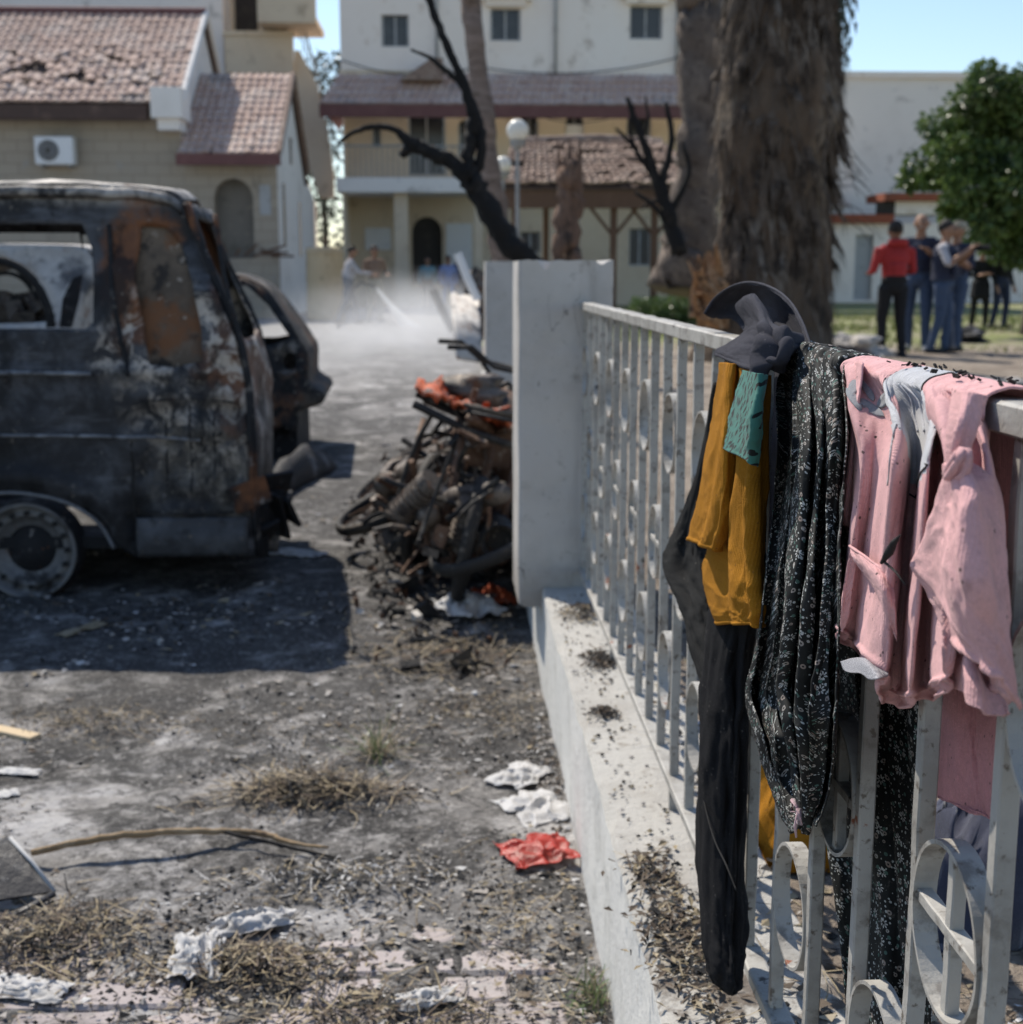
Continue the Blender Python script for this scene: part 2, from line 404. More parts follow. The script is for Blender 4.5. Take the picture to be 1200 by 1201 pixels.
def street_mat():
    N = NT('sooty street dirt'); o = N.tc.outputs['Object']
    fine = N.noise(o, 26, 8, .7); mid = N.noise(o, 4.2, 8, .68, .4); big = N.noise(N.vscale(o, (1, 1, 1), (3.1, 1.2, 0)), .9, 6, .6, .6)
    c = N.mix(N.ramp(mid, .35, .62), (.3, .285, .27), (.17, .162, .155))
    c = N.mix(N.ramp(N.noise(N.vscale(o, (1, 1, 1), (9, 4, 0)), 2.6, 8, .72), .5, .6), c, (.45, .435, .425))
    soot = N.ramp(N.math('ADD', N.math('MULTIPLY', big, .62), N.math('MULTIPLY', mid, .55)), .525, .615)
    c = N.mix(N.math('MULTIPLY', soot, .82), c, (.03, .029, .028))
    sep = N.n('SeparateXYZ'); N.put(sep.inputs[0], o)
    jag = N.math('MULTIPLY', N.math('SUBTRACT', N.noise(N.vscale(o, (1, 1, 1), (2, 8, 1)), 3.2, 8, .72, .5), .5), 1.9)
    def spot(cx, cy, rx, ry):
        dx = N.math('DIVIDE', N.math('SUBTRACT', sep.outputs[0], cx), rx); dy = N.math('DIVIDE', N.math('SUBTRACT', sep.outputs[1], cy), ry)
        q = N.math('SQRT', N.math('ADD', N.math('MULTIPLY', dx, dx), N.math('MULTIPLY', dy, dy)))
        return N.math('SUBTRACT', 1.0, N.ramp(N.math('ADD', q, jag), .45, 1.05), clamp=True)
    burn = N.math('MAXIMUM', N.math('MAXIMUM', spot(-.42, 3.0, .55, .5), spot(-.05, 3.9, .4, .75)), N.math('MAXIMUM', spot(-1.35, 3.55, .4, .35), spot(-.15, 2.45, .35, .22)))
    c = N.mix(N.math('MULTIPLY', burn, N.math('ADD', .25, N.math('MULTIPLY', N.ramp(fine, .38, .6), .6))), c, N.mix(N.ramp(N.noise(o, 14, 6, .7), .5, .66), (.018, .017, .017), (.075, .07, .066)))
    near = N.math('SUBTRACT', 1.0, N.ramp(sep.outputs[1], 5.5, 9.0), clamp=True)
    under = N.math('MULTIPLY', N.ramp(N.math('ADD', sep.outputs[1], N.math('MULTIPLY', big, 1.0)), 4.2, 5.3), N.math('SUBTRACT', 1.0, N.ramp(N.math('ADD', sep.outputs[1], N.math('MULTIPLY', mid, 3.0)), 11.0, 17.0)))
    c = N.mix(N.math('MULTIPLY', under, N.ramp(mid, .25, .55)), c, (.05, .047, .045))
    c = N.mix(N.ramp(fine, .6, .7), c, (.03, .028, .027))
    c = N.mix(N.ramp(N.noise(N.vscale(o, (1, 1, 1), (5, 5, 5)), 34, 6, .7), .64, .72), c, (.5, .48, .46))
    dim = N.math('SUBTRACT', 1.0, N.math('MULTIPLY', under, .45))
    g1 = N.noise(N.vscale(o, (1, 1, 1), (3, 9, 2)), 13, 9, .78, .3); g2 = N.noise(N.vscale(o, (1, 1, 1), (7, 1, 4)), 17, 9, .78, .3)
    c = N.mix(N.math('MULTIPLY', N.math('MULTIPLY', N.ramp(g1, .535, .6), .6), dim), c, (.4, .385, .37)); c = N.mix(N.math('MULTIPLY', N.ramp(g2, .53, .6), .75), c, (.035, .033, .032))
    c = N.mix(N.math('MULTIPLY', N.ramp(N.noise(o, 75, 6, .75), .55, .64), .55), c, (.46, .44, .42))
    far = N.ramp(sep.outputs[1], 13, 20)
    c = N.mix(N.math('MULTIPLY', far, .85), c, N.mix(N.ramp(mid, .4, .65), (.3, .295, .29), (.22, .215, .21)))
    return N.finish(c, .9, 0, N.math('ADD', fine, N.math('MULTIPLY', mid, .6)), .9, .02)
W['street'] = street_mat()
def paver_mat():
    N = NT('pink concrete paver'); o = N.tc.outputs['Object']
    g = N.n('NewGeometry').outputs['Position']
    r = N.n('ObjectInfo').outputs['Random']
    c = N.mix(r, (.37, .325, .315), (.42, .37, .36))
    c = N.mix(N.ramp(N.noise(g, 7, 7, .65), .48, .62), c, (.34, .315, .305))
    big = N.noise(N.vscale(g, (1, 1, 1), (3.1, 1.2, 0)), .9, 6, .6, .6)
    mid = N.noise(g, 4.2, 8, .68, .4)
    c = N.mix(N.ramp(N.math('ADD', N.math('MULTIPLY', big, .72), N.math('MULTIPLY', mid, .42)), .55, .66), c, (.035, .033, .032))
    c = N.mix(N.ramp(N.noise(g, 40, 6, .7), .6, .7), c, (.1, .09, .085))
    return N.finish(c, .9, 0, N.noise(g, 60, 7, .7), .5, .01)
W['paver'] = paver_mat()
def lawn_mat():
    N = NT('patchy lawn and soil'); o = N.tc.outputs['Object']
    sep = N.n('SeparateXYZ'); N.put(sep.inputs[0], o)
    a = N.noise(o, .35, 6, .6); b = N.noise(o, 2.2, 7, .65); f = N.noise(o, 24, 7, .7)
    c = N.mix(N.ramp(b, .38, .62), (.3, .25, .2), (.17, .135, .105))
    c = N.mix(N.ramp(f, .55, .68), c, (.38, .34, .28))
    c = N.mix(N.ramp(N.noise(o, 60, 5, .7), .58, .68), c, (.08, .065, .05))
    g = N.math('MULTIPLY', N.ramp(N.math('ADD', sep.outputs[1], N.math('MULTIPLY', a, 7.0)), 23.5, 26.5), N.ramp(b, .36, .55))
    c = N.mix(g, c, N.mix(N.ramp(f, .4, .6), (.13, .17, .05), (.22, .23, .08)))
    return N.finish(c, .95, 0, N.math('ADD', b, f), .8, .03)
W['lawn'] = lawn_mat()

# ------------------------------------------------------------------ ground
def sheet(name, xs, ys, zf, m, uvn=None):
    mb = MB(); mb.grid([[(x, y, zf(x, y)) for x in xs] for y in ys])
    o = mb.build(name, m, smooth=True, base=(0, 0, 0))
    return tag(o, kind='structure')
def axis(*segs):
    o = []
    for a, b, n in segs: o += list(np.linspace(a, b, n, endpoint=False))
    return [float(q) for q in o] + [segs[-1][1]]
PV_X0, PV_X1, PV_Y0, PV_Y1 = -1.95, .27, 1.9, 3.35
def street_z(x, y):
    z = ground_z(x, y)
    if y < 14 and x < 2:
        z += .012 * noise.fractal((x * 1.3, y * 1.3, 1.5), .8, 2.1, 5) + .010 * noise.fractal((x * 6, y * 6, 4.5), .8, 2.1, 4)
        # dirt lies thinner over the pavers of the foreground
        z += .016 - .017 * (1 - sstep(2.2, 3.0, y + .7 * noise.noise((x * 1.5, y * 1.5, 7)) + .3 * abs(x + .1) * (-1 if x < -.1 else -.5)))
    return z
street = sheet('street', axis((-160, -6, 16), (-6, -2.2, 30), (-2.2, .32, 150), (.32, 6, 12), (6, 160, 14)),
               axis((-12, 1.5, 8), (1.5, 5.2, 200), (5.2, 14, 110), (14, 60, 24), (60, 900, 14)), street_z, W['street'])
garden = sheet('garden', axis((.36, 2.2, 50), (2.2, 12, 50), (12, 60, 20)), axis((-3, .5, 6), (.5, 5, 100), (5, 20, 60), (20, 70, 26)), garden_z, W['lawn'])

# pavers of the foreground, one object each under the street
def paver_mesh(i):
    mb = MB(); rnd = random.Random(i); l, w, h = .205, .103, .05
    mb.box((0, 0, -h / 2), (l - .007, w - .007, h))
    me = bpy.data.meshes.new('paver'); me.from_pydata(mb.v, [], mb.f); me.materials.append(W['paver'])
    bm = bmesh.new(); bm.from_mesh(me)
    bmesh.ops.bevel(bm, geom=[e for e in bm.edges if all(v.co.z > -.01 for v in e.verts)], offset=.006, segments=1, affect='EDGES')
    for v in bm.verts: v.co += Vector([rnd.uniform(-.0022, .0022) for _ in range(3)])
    bmesh.ops.recalc_face_normals(bm, faces=bm.faces); bm.to_mesh(me); bm.free()
    return me
PMS = [paver_mesh(i) for i in range(6)]
rnd = random.Random(4); j = 0
y = PV_Y0
while y < PV_Y1:
    x = PV_X0 + (.1025 if j % 2 else 0)
    while x < PV_X1 - .1:
        if abs(x / y) < .52:
            o = link_mesh('paver', rnd.choice(PMS), street)
            o.location = (x, y, .0005 + rnd.uniform(-.004, .004)); o.rotation_euler = (rnd.uniform(-.02, .02), rnd.uniform(-.012, .012), rnd.uniform(-.02, .02))
        x += .205
    y += .103; j += 1

# ------------------------------------------------------------------ low wall, pillars, fence
FX = .41
lw = MB()
def lw_pt(x, y, z, k): return (x + .006 * noise.fractal((y * 2.5, z * 5, k), .8, 2, 4), y, z + .005 * noise.fractal((x * 9, y * 3.5, k + 4), .8, 2, 4))
ys = [.2 + i * .03 for i in range(470)]
def lw_chip(y): return .02 * max(0, noise.noise((y * 3.7, 2.2, 9)) - .12) * 3
rows = []
for yy in ys:
    ch = .008 + lw_chip(yy)
    rows.append([lw_pt(.281, yy, -.06, 1), lw_pt(.281, yy, .1, 1), lw_pt(.281, yy, .24, 1), lw_pt(.281, yy, .34 - ch, 1), lw_pt(.281 + ch, yy, .34, 1),
                 lw_pt(.34, yy, .342, 2), lw_pt(.4, yy, .343, 2), lw_pt(.47, yy, .342, 2), lw_pt(.54, yy, .34, 2), (.55, yy, .2), (.55, yy, -.06)])
lw.grid(rows)
nu = len(rows[0])
for i in range(len(lw.f)):
    lw.m[i] = 0 if i % (nu - 1) in (3, 4, 5, 6, 7) else 1
low_wall = lw.build('low_wall', [W['kerb'], W['whitewash']], smooth=False)
tag(low_wall, 'low whitewashed garden wall with dusty cement top under the fence', 'wall')

def pillar(y0, depth, x0, x1, z0, z1, label, seed, chips):
    mb = MB(); n = 26; m = 30
    def P(u, v, s):
        x = x0 + (x1 - x0) * u; z = z0 + (z1 - z0) * v
        dz = 0
        if v > .999:
            dz = -.006 * abs(noise.noise((x * 20, s, seed)))
            for cx, cw, cd in chips: dz -= cd * max(0, 1 - ((x - cx) / cw) ** 2) * (1 if s < .5 else .3)
        if v < .001: dz = .02 * noise.noise((x * 9, s, seed + 3))
        return x, z + dz
    rings = []
    for i in range(m + 1):
        v = i / m; r = []
        b = .008
        for k in range(n + 1):
            x, z = P(k / n, v, 0); r.append((x + (b if k == 0 else (-b if k == n else 0)), y0 + .004 * noise.fractal((x * 5, z * 5, seed), .8, 2, 4), z))
        for k in range(8):
            x, z = P(1, v, (k + .5) / 8); r.append((x + .003 * noise.noise((k, z * 6, seed)), y0 + b + (depth - 2 * b) * k / 7, z))
        for k in range(n, -1, -3):
            x, z = P(k / n, v, 1); r.append((x, y0 + depth, z))
        for k in range(7, -1, -1):
            x, z = P(0, v, (k + .5) / 8); r.append((x + .003 * noise.noise((k, z * 6, seed + 7)), y0 + b + (depth - 2 * b) * k / 7, z))
        rings.append(r)
    mb.grid(rings, 0, True)
    top = rings[-1]; c = [sum(q[i] for q in top) / len(top) for i in range(3)]
    b0 = len(mb.v) - len(top)
    mb.v.append((c[0], c[1], z1 - .01)); ci = len(mb.v) - 1
    for k in range(len(top)): mb.f.append((b0 + k, b0 + (k + 1) % len(top), ci)); mb.m.append(0)
    o = mb.build('gate_pillar', W['concrete'], smooth=False)
    return tag(o, label, 'pillar')
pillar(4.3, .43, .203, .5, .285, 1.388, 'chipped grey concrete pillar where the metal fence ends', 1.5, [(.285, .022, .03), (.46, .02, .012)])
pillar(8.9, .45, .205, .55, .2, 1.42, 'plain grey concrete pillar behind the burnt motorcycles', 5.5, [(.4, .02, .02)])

BAR = [.952 + .166 * k for k in range(-2, 21)]
fence = empty('metal_fence', (FX, 2.6, .34), 'grey painted iron fence of bars and rings hung with clothes', 'fence')
RT, RB = 1.258, .405
def jittube(a, b, w, seed, axis_len): 
    return None
def bar_mesh(mb, c0, c1, sx, sy, seg=14, seed=0, amp=.0022):
    """square bar from c0 to c1 with slightly uneven faces and rounded corners"""
    c0, c1 = Vector(c0), Vector(c1); d = (c1 - c0).normalized()
    a = Vector((1, 0, 0)) if abs(d.x) < .9 else Vector((0, 1, 0)); b = d.cross(a).normalized()
    sz = {0: sx, 1: sy}
    ring = [(-1, -.8), (-.8, -1), (.8, -1), (1, -.8), (1, .8), (.8, 1), (-.8, 1), (-1, .8)]
    rows = []
    for i in range(seg + 1):
        p = c0.lerp(c1, i / seg)
        p = p + a * (amp * noise.noise((i * .7, seed, 1))) + b * (amp * noise.noise((i * .7, seed, 5)))
        rows.append([p + a * (u * sx / 2) + b * (v * sy / 2) for u, v in ring])
    mb.grid(rows, 0, True)
    n = len(mb.v); mb.f.append(tuple(range(n - 8, n))); mb.m.append(0)
    s = n - 8 * (seg + 1); mb.f.append(tuple(range(s, s + 8))[::-1]); mb.m.append(0)
mb = MB(); bar_mesh(mb, (FX, .3, RT - .012), (FX, 4.299, RT - .012), .032, .024, 60, 1, .002); mb.build('top_rail', W['fence'], fence)
mb = MB(); bar_mesh(mb, (FX, .3, RB), (FX, 4.299, RB), .03, .016, 60, 2, .0015); mb.build('bottom_rail', W['fence'], fence)
for k, yb in enumerate(BAR):
    mb = MB(); zb = RB - .004 if (k + 1) % 6 else .33
    bar_mesh(mb, (FX, yb, zb + .0), (FX, yb, RT - .022), .0165, .0155, 16, k + 10)
    mb.build('bar', W['fence'], fence)
def ring(yc, zc, r, crossed, k):
    mb = MB(); n = 40; P = []
    for i in range(n):
        t = 2 * math.pi * i / n; rows = []
        rr = r * (1 + .012 * noise.noise((i * .3, k, 2)))
        for (dr, dx) in ((0, -.0105), (-.004, -.0105), (-.004, .0105), (0, .0105)):
            rows.append((FX + dx + .001 * noise.noise((k, i * .2, 0)), yc + (rr + dr) * math.cos(t), zc + (rr + dr) * math.sin(t)))
        P.append(rows)
    P.append(P[0])
    mb.grid(P, 0, True)
    o = mb.build('ring', W['fence'], fence, smooth=False)
    if crossed:
        m2 = MB(); bar_mesh(m2, (FX, yc - r + .003, zc), (FX, yc + r - .003, zc), .014, .011, 8, k, .0006); m2.build('cross_bar', W['fence'], o)
        m2 = MB(); bar_mesh(m2, (FX, yc, zc - r + .003), (FX, yc, zc + r - .003), .012, .0135, 8, k + 3, .0006); m2.build('cross_bar', W['fence'], o)
for k in range(len(BAR) - 1):
    yc = (BAR[k] + BAR[k + 1]) / 2; r = .0755
    if k % 2 == 0: ring(yc, .812, r, True, k)
    else:
        ring(yc, 1.052, r, False, k); ring(yc, .592, r, False, k + 50)
# ------------------------------------------------------------------ buildings
def rect_px(x0, y0, x1, y1, Y):
    a, b = on_y(x0, y0, Y), on_y(x1, y1, Y); return (a.x, b.z, b.x, a.z)      # X0, Z0, X1, Z1
def arch_poly(x0, z0, x1, z1, n=8, flat=False):
    if flat: return [(x0, z0), (x1, z0), (x1, z1), (x0, z1)]
    c, r = (x0 + x1) / 2, (x1 - x0) / 2; h = min(r, (z1 - z0) * .5)
    return [(x0, z0), (x1, z0), (x1, z1 - h)] + [(c + r * math.cos(math.pi * i / n), z1 - h + h * math.sin(math.pi * i / n)) for i in range(1, n)] + [(x0, z1 - h)]
def facade(par, name, x0, z0, x1, z1, Y, holes, m, outline=None, reveal=.28):
    mb = MB()
    plate(mb, outline or [(x0, z0), (x1, z0), (x1, z1), (x0, z1)], holes, lambda u, v: (u, Y, v), res=1.2)
    for h in holes:
        n = len(h)
        for i in range(n):
            a, b = h[i], h[(i + 1) % n]
            mb.add([(a[0], Y, a[1]), (b[0], Y, b[1]), (b[0], Y + reveal, b[1]), (a[0], Y + reveal, a[1])], [(0, 1, 2, 3)])
    return mb.build(name, m, par)
def window(par, poly, Y, glass, frame=True, mull=1, depth=.2):
    xs = [p[0] for p in poly]; zs = [p[1] for p in poly]; x0, x1, z0, z1 = min(xs), max(xs), min(zs), max(zs)
    fr = MB(); t = .06
    fr.box2((x0, Y + depth - .03, z0), (x1, Y + depth + .03, z0 + t)); fr.box2((x0, Y + depth - .03, z0 + t), (x0 + t, Y + depth + .03, z1)); fr.box2((x1 - t, Y + depth - .03, z0 + t), (x1, Y + depth + .03, z1))
    for k in range(mull):
        xm = x0 + (x1 - x0) * (k + 1) / (mull + 1); fr.box2((xm - .03, Y + depth - .025, z0 + t), (xm + .03, Y + depth + .025, z1 - .03))
    w = fr.build('window', W['frame_grey'], par)
    n = mull + 1
    for k in range(n):
        a = x0 + t + (x1 - x0 - 2 * t) * k / n; b = x0 + t + (x1 - x0 - 2 * t) * (k + 1) / n
        MB().box2((a + .002, Y + depth, z0 + t), (b - .002, Y + depth + .012, z1)).build('pane', glass, w)
    return w
def tiles(par, name, a, b, c, d, nu, nv, m, seed=0, holes=(), amp=.05, loose=.015, damage=None):
    """roof tiles: a,b = eave left/right, c,d = ridge right/left ; each tile is a curved shell, some missing or slipped"""
    a, b, c, d = map(Vector, (a, b, c, d)); rnd = random.Random(seed); mb = MB()
    nrm = (b - a).cross(d - a).normalized()
    if nrm.z < 0: nrm = -nrm
    for j in range(nv):
        for i in range(nu):
            u0, u1, v0, v1 = i / nu, (i + 1) / nu, j / nv, (j + 1.18) / nv
            uc, vc = (u0 + u1) / 2, (j + .5) / nv
            dm = damage(uc, vc) if damage else 0
            if dm > 1 or any(((uc - h[0]) / h[2]) ** 2 + ((vc - h[1]) / h[3]) ** 2 < 1 + .5 * rnd.uniform(-1, 1) for h in holes): continue
            def pt(u, v): return a.lerp(b, u).lerp(d.lerp(c, u), v)
            du = rnd.gauss(0, loose + .25 * dm) / nu; dv = rnd.gauss(0, loose + .35 * dm) / nv; dz = abs(rnd.gauss(0, .01 + .05 * dm))
            sk = rnd.gauss(0, .02 + .35 * dm) / nu
            P = []
            for (vv, lift) in ((v0, .045), (v1, .0)):
                s = sk * (1 if vv == v0 else -1)
                P.append([pt(u0 + (u1 - u0) * q + du + s, vv + dv) + nrm * (lift + dz + amp * math.sin(math.pi * q) ** .8) for q in (0, .25, .5, .75, 1)])
            mb.grid(P)
            r0 = P[0]; mb.add([r0[0] - nrm * .03] + r0 + [r0[4] - nrm * .03], [tuple(range(7))])
    o = mb.build(name, m, par); o['kind'] = 'stuff'
    return o

# --- long stone house with the broken tile roof (left)
YH = 35.0
hx1 = on_y(214, 200, YH).x; hx0 = hx1 - 22; ze = on_y(100, 122, YH).z
rid_y = 38.5; zr = on_y(240, 16, rid_y).z
house = empty('stone_house', (hx1 - 4, YH, .2), 'low stone house with a broken red tile roof and an arched annex', 'house')
facade(house, 'front_wall', hx0, -.2, hx1, ze, YH, [], W['stone_wall'])
mb = MB()  # gable wall facing right
mb.add([(hx1, YH + .01, -.2), (hx1, 42, -.2), (hx1, 42, ze), (hx1, rid_y, zr - .1), (hx1, YH + .01, ze)], [(0, 1, 2, 3, 4)])
mb.build('gable_wall', W['plaster_white'], house)
rf = MB(); rf.add([(hx0, YH - .45, ze - .12), (hx1 + .1, YH - .45, ze - .12), (hx1 + .1, rid_y, zr - .12), (hx0, rid_y, zr - .12), (hx0, 42.4, ze - .3), (hx1 + .1, 42.4, ze - .3)], [(0, 1, 2, 3), (3, 2, 5, 4)])
roof = rf.build('roof', W['under_roof'], house, solid=.1)
def dmg(u, v):
    x = 22 * (1 - u)     # metres left of the gable
    n = noise.fractal((x * .55, v * 5, 3.3), .8, 2, 4)
    k = math.exp(-((x - 3.6) / 2.6) ** 2 - ((v - .32) / .2) ** 2) + .6 * math.exp(-((x - 8) / 2.5) ** 2 - ((v - .28) / .14) ** 2)
    t = k * .85 + n * .95 * min(1, k * 2)
    return 1.5 if t > .84 else max(0, t * .8)
tiles(roof, 'roof_tile', (hx0, YH - .5, ze - .04), (hx1 + .1, YH - .5, ze - .04), (hx1 + .1, rid_y, zr - .03), (hx0, rid_y, zr - .03), 100, 17, W['tile'], 3, holes=[(1 - 5.6 / 22, .72, .018, .05)], damage=dmg)
mb = MB(); mb.tube([(hx0, rid_y, zr + .02), (hx1 + .12, rid_y, zr + .02)], .14, 8); mb.build('ridge_cap', W['maroon'], roof)
mb = MB(); mb.tube([(hx1 + .12, YH - .45, ze + .02), (hx1 + .12, rid_y, zr + .02), (hx1 + .12, 42.3, ze)], .09, 6); mb.build('verge', W['plaster_white'], roof)
MB().box2((hx0, YH - .62, ze - .42), (on_y(178, 122, YH).x, YH - .35, ze - .08)).build('eave_beam', W['under_roof'], house)
cb = rect_px(178, 103, 216, 145, YH - .5)
MB().box2((cb[0], YH - .75, cb[1] + .12), (cb[2], YH + .4, cb[3])).box2((cb[0] + .12, YH - .6, cb[1] - .15), (cb[2] - .1, YH + .3, cb[1] + .12)).build('corner_block', W['plaster_white'], house)
# air conditioner on the wall (a thing of its own)
r = rect_px(40, 160, 87, 193, YH - .45)
ac = empty('air_conditioner', ((r[0] + r[2]) / 2, YH - .25, r[1]), 'dusty white air conditioner unit on the stone house wall', 'air conditioner')
MB().box2((r[0], YH - .5, r[1]), (r[2], YH - .12, r[3])).build('casing', W['white_paint'], ac, bevel=.03)
fc = (r[0] + (r[2] - r[0]) * .36, YH - .515, (r[1] + r[3]) / 2); fr_ = (r[3] - r[1]) * .38
mb = MB(); mb.lathe([(fr_, 0), (fr_, .02), (fr_ * .92, .03)], fc, 'y', 20); mb.lathe([(fr_, .012), (0.01, .012)], fc, 'y', 20); mb.build('fan_hole', W['dark_room'], ac)
mb = MB()
for q in (.3, .55, .8): mb.lathe([(fr_ * q, -.02), (fr_ * q + .02, -.02), (fr_ * q + .02, 0), (fr_ * q, 0)], fc, 'y', 20)
mb.build('fan_guard', W['frame_grey'], ac)
MB().box2((r[0] + .1, YH - .45, r[1] - .06), (r[0] + .16, YH + .02, r[1] - .002)).box2((r[2] - .16, YH - .45, r[1] - .06), (r[2] - .1, YH + .02, r[1] - .002)).build('bracket', W['pole'], ac)

# annex with arched window
ax0, ax1 = hx1, on_y(325, 200, YH).x; aze = on_y(270, 182, YH).z; ary = 38.0; azr = on_y(342, 88, ary).z
ar = rect_px(250, 209, 299, 303, YH)
hole = arch_poly(*[ar[0], ar[1], ar[2], ar[3]], n=10)
facade(house, 'annex_wall', ax0 + .003, -.2, ax1, aze, YH, [hole], W['stone_wall'], reveal=.5)
mb = MB(); plate(mb, hole, [], lambda u, v: (u, YH + .42, v), 1.0); mb.build('arched_shutter', mat('grey shutter', (.2, .18, .155), [(2, .5, .7, (.13, .12, .1)), (7, .58, .7, (.28, .25, .2))], .9, bump=(8, .3)), house)
sl = [rect_px(329, 213, 334, 284, 36), ]
mb = MB(); mb.add([(ax1, YH + .01, -.2), (ax1, 44, -.2), (ax1, 44, aze - .6), (ax1, 41, aze), (ax1, ary, azr - .1), (ax1, YH + .01, aze)], [(0, 1, 2, 3, 4, 5)]); mb.build('annex_gable', W['plaster_white'], house)
for yy, z0, z1 in ((36.2, 2.0, 3.6), (39.8, 1.8, 3.3), (38, 4.2, 4.9)):
    MB().box2((ax1 - .2, yy - .22, z0), (ax1 + .012, yy + .22, z1)).build('slit_window', W['dark_glass'], house)
for k_, (px_, py_) in enumerate(((313, 233),)):
    rr_ = rect_px(304, 217, 318, 252, YH - .01); MB().box2((rr_[0], YH - .02, rr_[1]), (rr_[2], YH + .05, rr_[3])).build('wall_plate', W['frame_grey'], house)
rf = MB(); rf.add([(ax0 - .02, YH - .5, aze - .12), (ax1 + .1, YH - .5, aze - .12), (ax1 + .1, ary, azr - .12), (ax0 - .02, ary, azr - .12), (ax0, 41.4, aze - .3), (ax1 + .1, 41.4, aze - .3)], [(0, 1, 2, 3), (3, 2, 5, 4)])
aroof = rf.build('annex_roof', W['under_roof'], house, solid=.1)
def dmg2(u, v): return max(0, noise.noise((u * 5, v * 6, 9)) * .9 - .1) * (1 - v) * .7
tiles(aroof, 'roof_tile', (ax0, YH - .55, aze - .04), (ax1 + .1, YH - .55, aze - .04), (ax1 + .1, ary, azr - .03), (ax0, ary, azr - .03), 12, 13, W['tile'], 5, damage=dmg2)
MB().box2((ax0 - .02, YH - .68, aze - .28), (ax1 + .16, YH - .5, aze - .02)).build('gutter', W['maroon'], aroof)
mb = MB(); mb.tube([(ax1 + .12, YH - .5, aze + .02), (ax1 + .12, ary, azr + .02), (ax1 + .12, 41.3, aze)], .08, 6); mb.build('verge', W['tile_grey'], aroof)
mb = MB()
rnd = random.Random(77)
for q in range(7):
    c = Vector((ar[0] + .3 + q * .22, YH - .2, ar[1] + .05 + rnd.uniform(0, .1))); mb.tube([c, c + Vector((rnd.uniform(-.6, .9), rnd.uniform(-.2, .1), rnd.uniform(-.1, .35)))], .03, 5)
mb.build('broken_shutter_slat', W['brown_wood'], house)

# --- white apartment block behind the house, with balconies
YA = 47.0
apt = empty('apartment_block', (-9, YA, .2), 'white apartment block with balconies behind the stone house', 'building')
bx = on_y(262, 40, YA).x
facade(apt, 'wall', bx - 26, 0, bx, 13, YA, [], W['plaster_white'])
MB().box2((bx - .02, YA + .01, 0), (bx, YA + 1.49, 13)).build('return_wall', W['plaster_white'], apt)
r = rect_px(262, -160, 345, 300, YA + 1.5)
facade(apt, 'recessed_wall', bx, 0, r[2], 13, YA + 1.5, [], W['plaster_cream'])
for (x0, y0, x1, y1) in ((275, -20, 303, 44), (318, -20, 330, 36)):
    q = rect_px(x0, y0, x1, y1, YA + 1.5); MB().box2((q[0], YA + 1.44, q[1]), (q[2], YA + 1.6, q[3])).build('balcony_door', W['dark_room'], apt)
q = rect_px(264, 42, 345, 86, YA - .3); MB().box2((q[0], YA - .4, q[1]), (q[2], YA - .2, q[3])).box2((q[0], YA - .2, q[1]), (q[2], YA + 1.45, q[1] + .2)).box2((q[0] - .05, YA - .46, q[3] + .002), (q[2] + .05, YA - .14, q[3] + .14)).build('balcony', W['plaster_cream'], apt)
q = rect_px(300, -60, 371, 27, YA - 1.4); MB().box2((q[0], YA - 1.5, q[3]), (q[2], YA - 1.3, q[1] - .002)).box2((q[0], YA - 1.3, q[1]), (q[2], YA + 1.4, q[1] + .2)).build('balcony', W['plaster_cream'], apt)
q = rect_px(332, -60, 345, 300, YA - .1); MB().box2((q[0], YA - .1, 0), (q[2], YA + 1.49, 13)).build('corner_column', W['plaster_white'], apt)
# outside stair wall going down to the right
mb = MB(); sp = [on_y(x, y, YA) for x, y in ((346, 60), (352, 60), (372, 100), (384, 150), (392, 205), (392, 232), (376, 232), (362, 190), (350, 130), (346, 90))]
mb.prism([(p.x, p.z) for p in sp], YA - .2, YA + .1); mb.build('stair_wall', W['plaster_cream'], apt)
q = rect_px(346, 116, 372, 124, YA); 
mb = MB()
for i in range(12):
    a = on_y(352 + i * 3.6, 48 + i * 13, YA); mb.tube([a, a + Vector((0, 0, 1.0))], .02, 5)
mb.tube([on_y(352, 48, YA) + Vector((0, 0, 1)), on_y(352 + 11 * 3.6, 48 + 11 * 13, YA) + Vector((0, 0, 1))], .03, 5); mb.build('stair_railing', W['pole'], apt)
q = rect_px(355, 236, 372, 340, YA + .5); MB().box2((q[0], YA + .4, 0), (q[2], YA + .8, q[3])).build('column', W['plaster_white'], apt)

# --- central building
YC = 45.0
cb = empty('main_building', (6, YC, .2), 'large pale hospital block with a maroon tiled awning between its storeys', 'building')
cx0 = on_y(400, 100, YC).x; cx1 = on_y(962, 100, YC).x; zaw = on_y(600, 108, YC).z; zsl = on_y(500, 215, YC).z
up = [rect_px(447, 17, 480, 55, YC), rect_px(575, 10, 611, 48, YC), rect_px(739, 7, 777, 46, YC), rect_px(905, 5, 942, 44, YC)]
hs = [arch_poly(*r, flat=True) for r in up]
facade(cb, 'upper_wall', cx0, zaw, cx1, 13, YC, hs, W['plaster_pink'])
for h, g in zip(hs, (W['dark_glass'],) * 4): window(cb, h, YC, g, mull=1)
for r in up[1:]:
    MB().box2((r[0] - .35, YC - .3, r[3] + .22), (r[2] + .35, YC - .002, r[3] + .36)).box2((r[0] - .15, YC - .2, r[3] + .06), (r[2] + .15, YC - .002, r[3] + .22)).build('window_hood', W['plaster_pink'], cb)
MB().box2((cx0 - .05, YC - .12, on_y(500, 96, YC).z), (on_y(502, 96, YC).x, YC - .002, on_y(500, 83, YC).z)).build('string_course', W['plaster_cream'], cb)
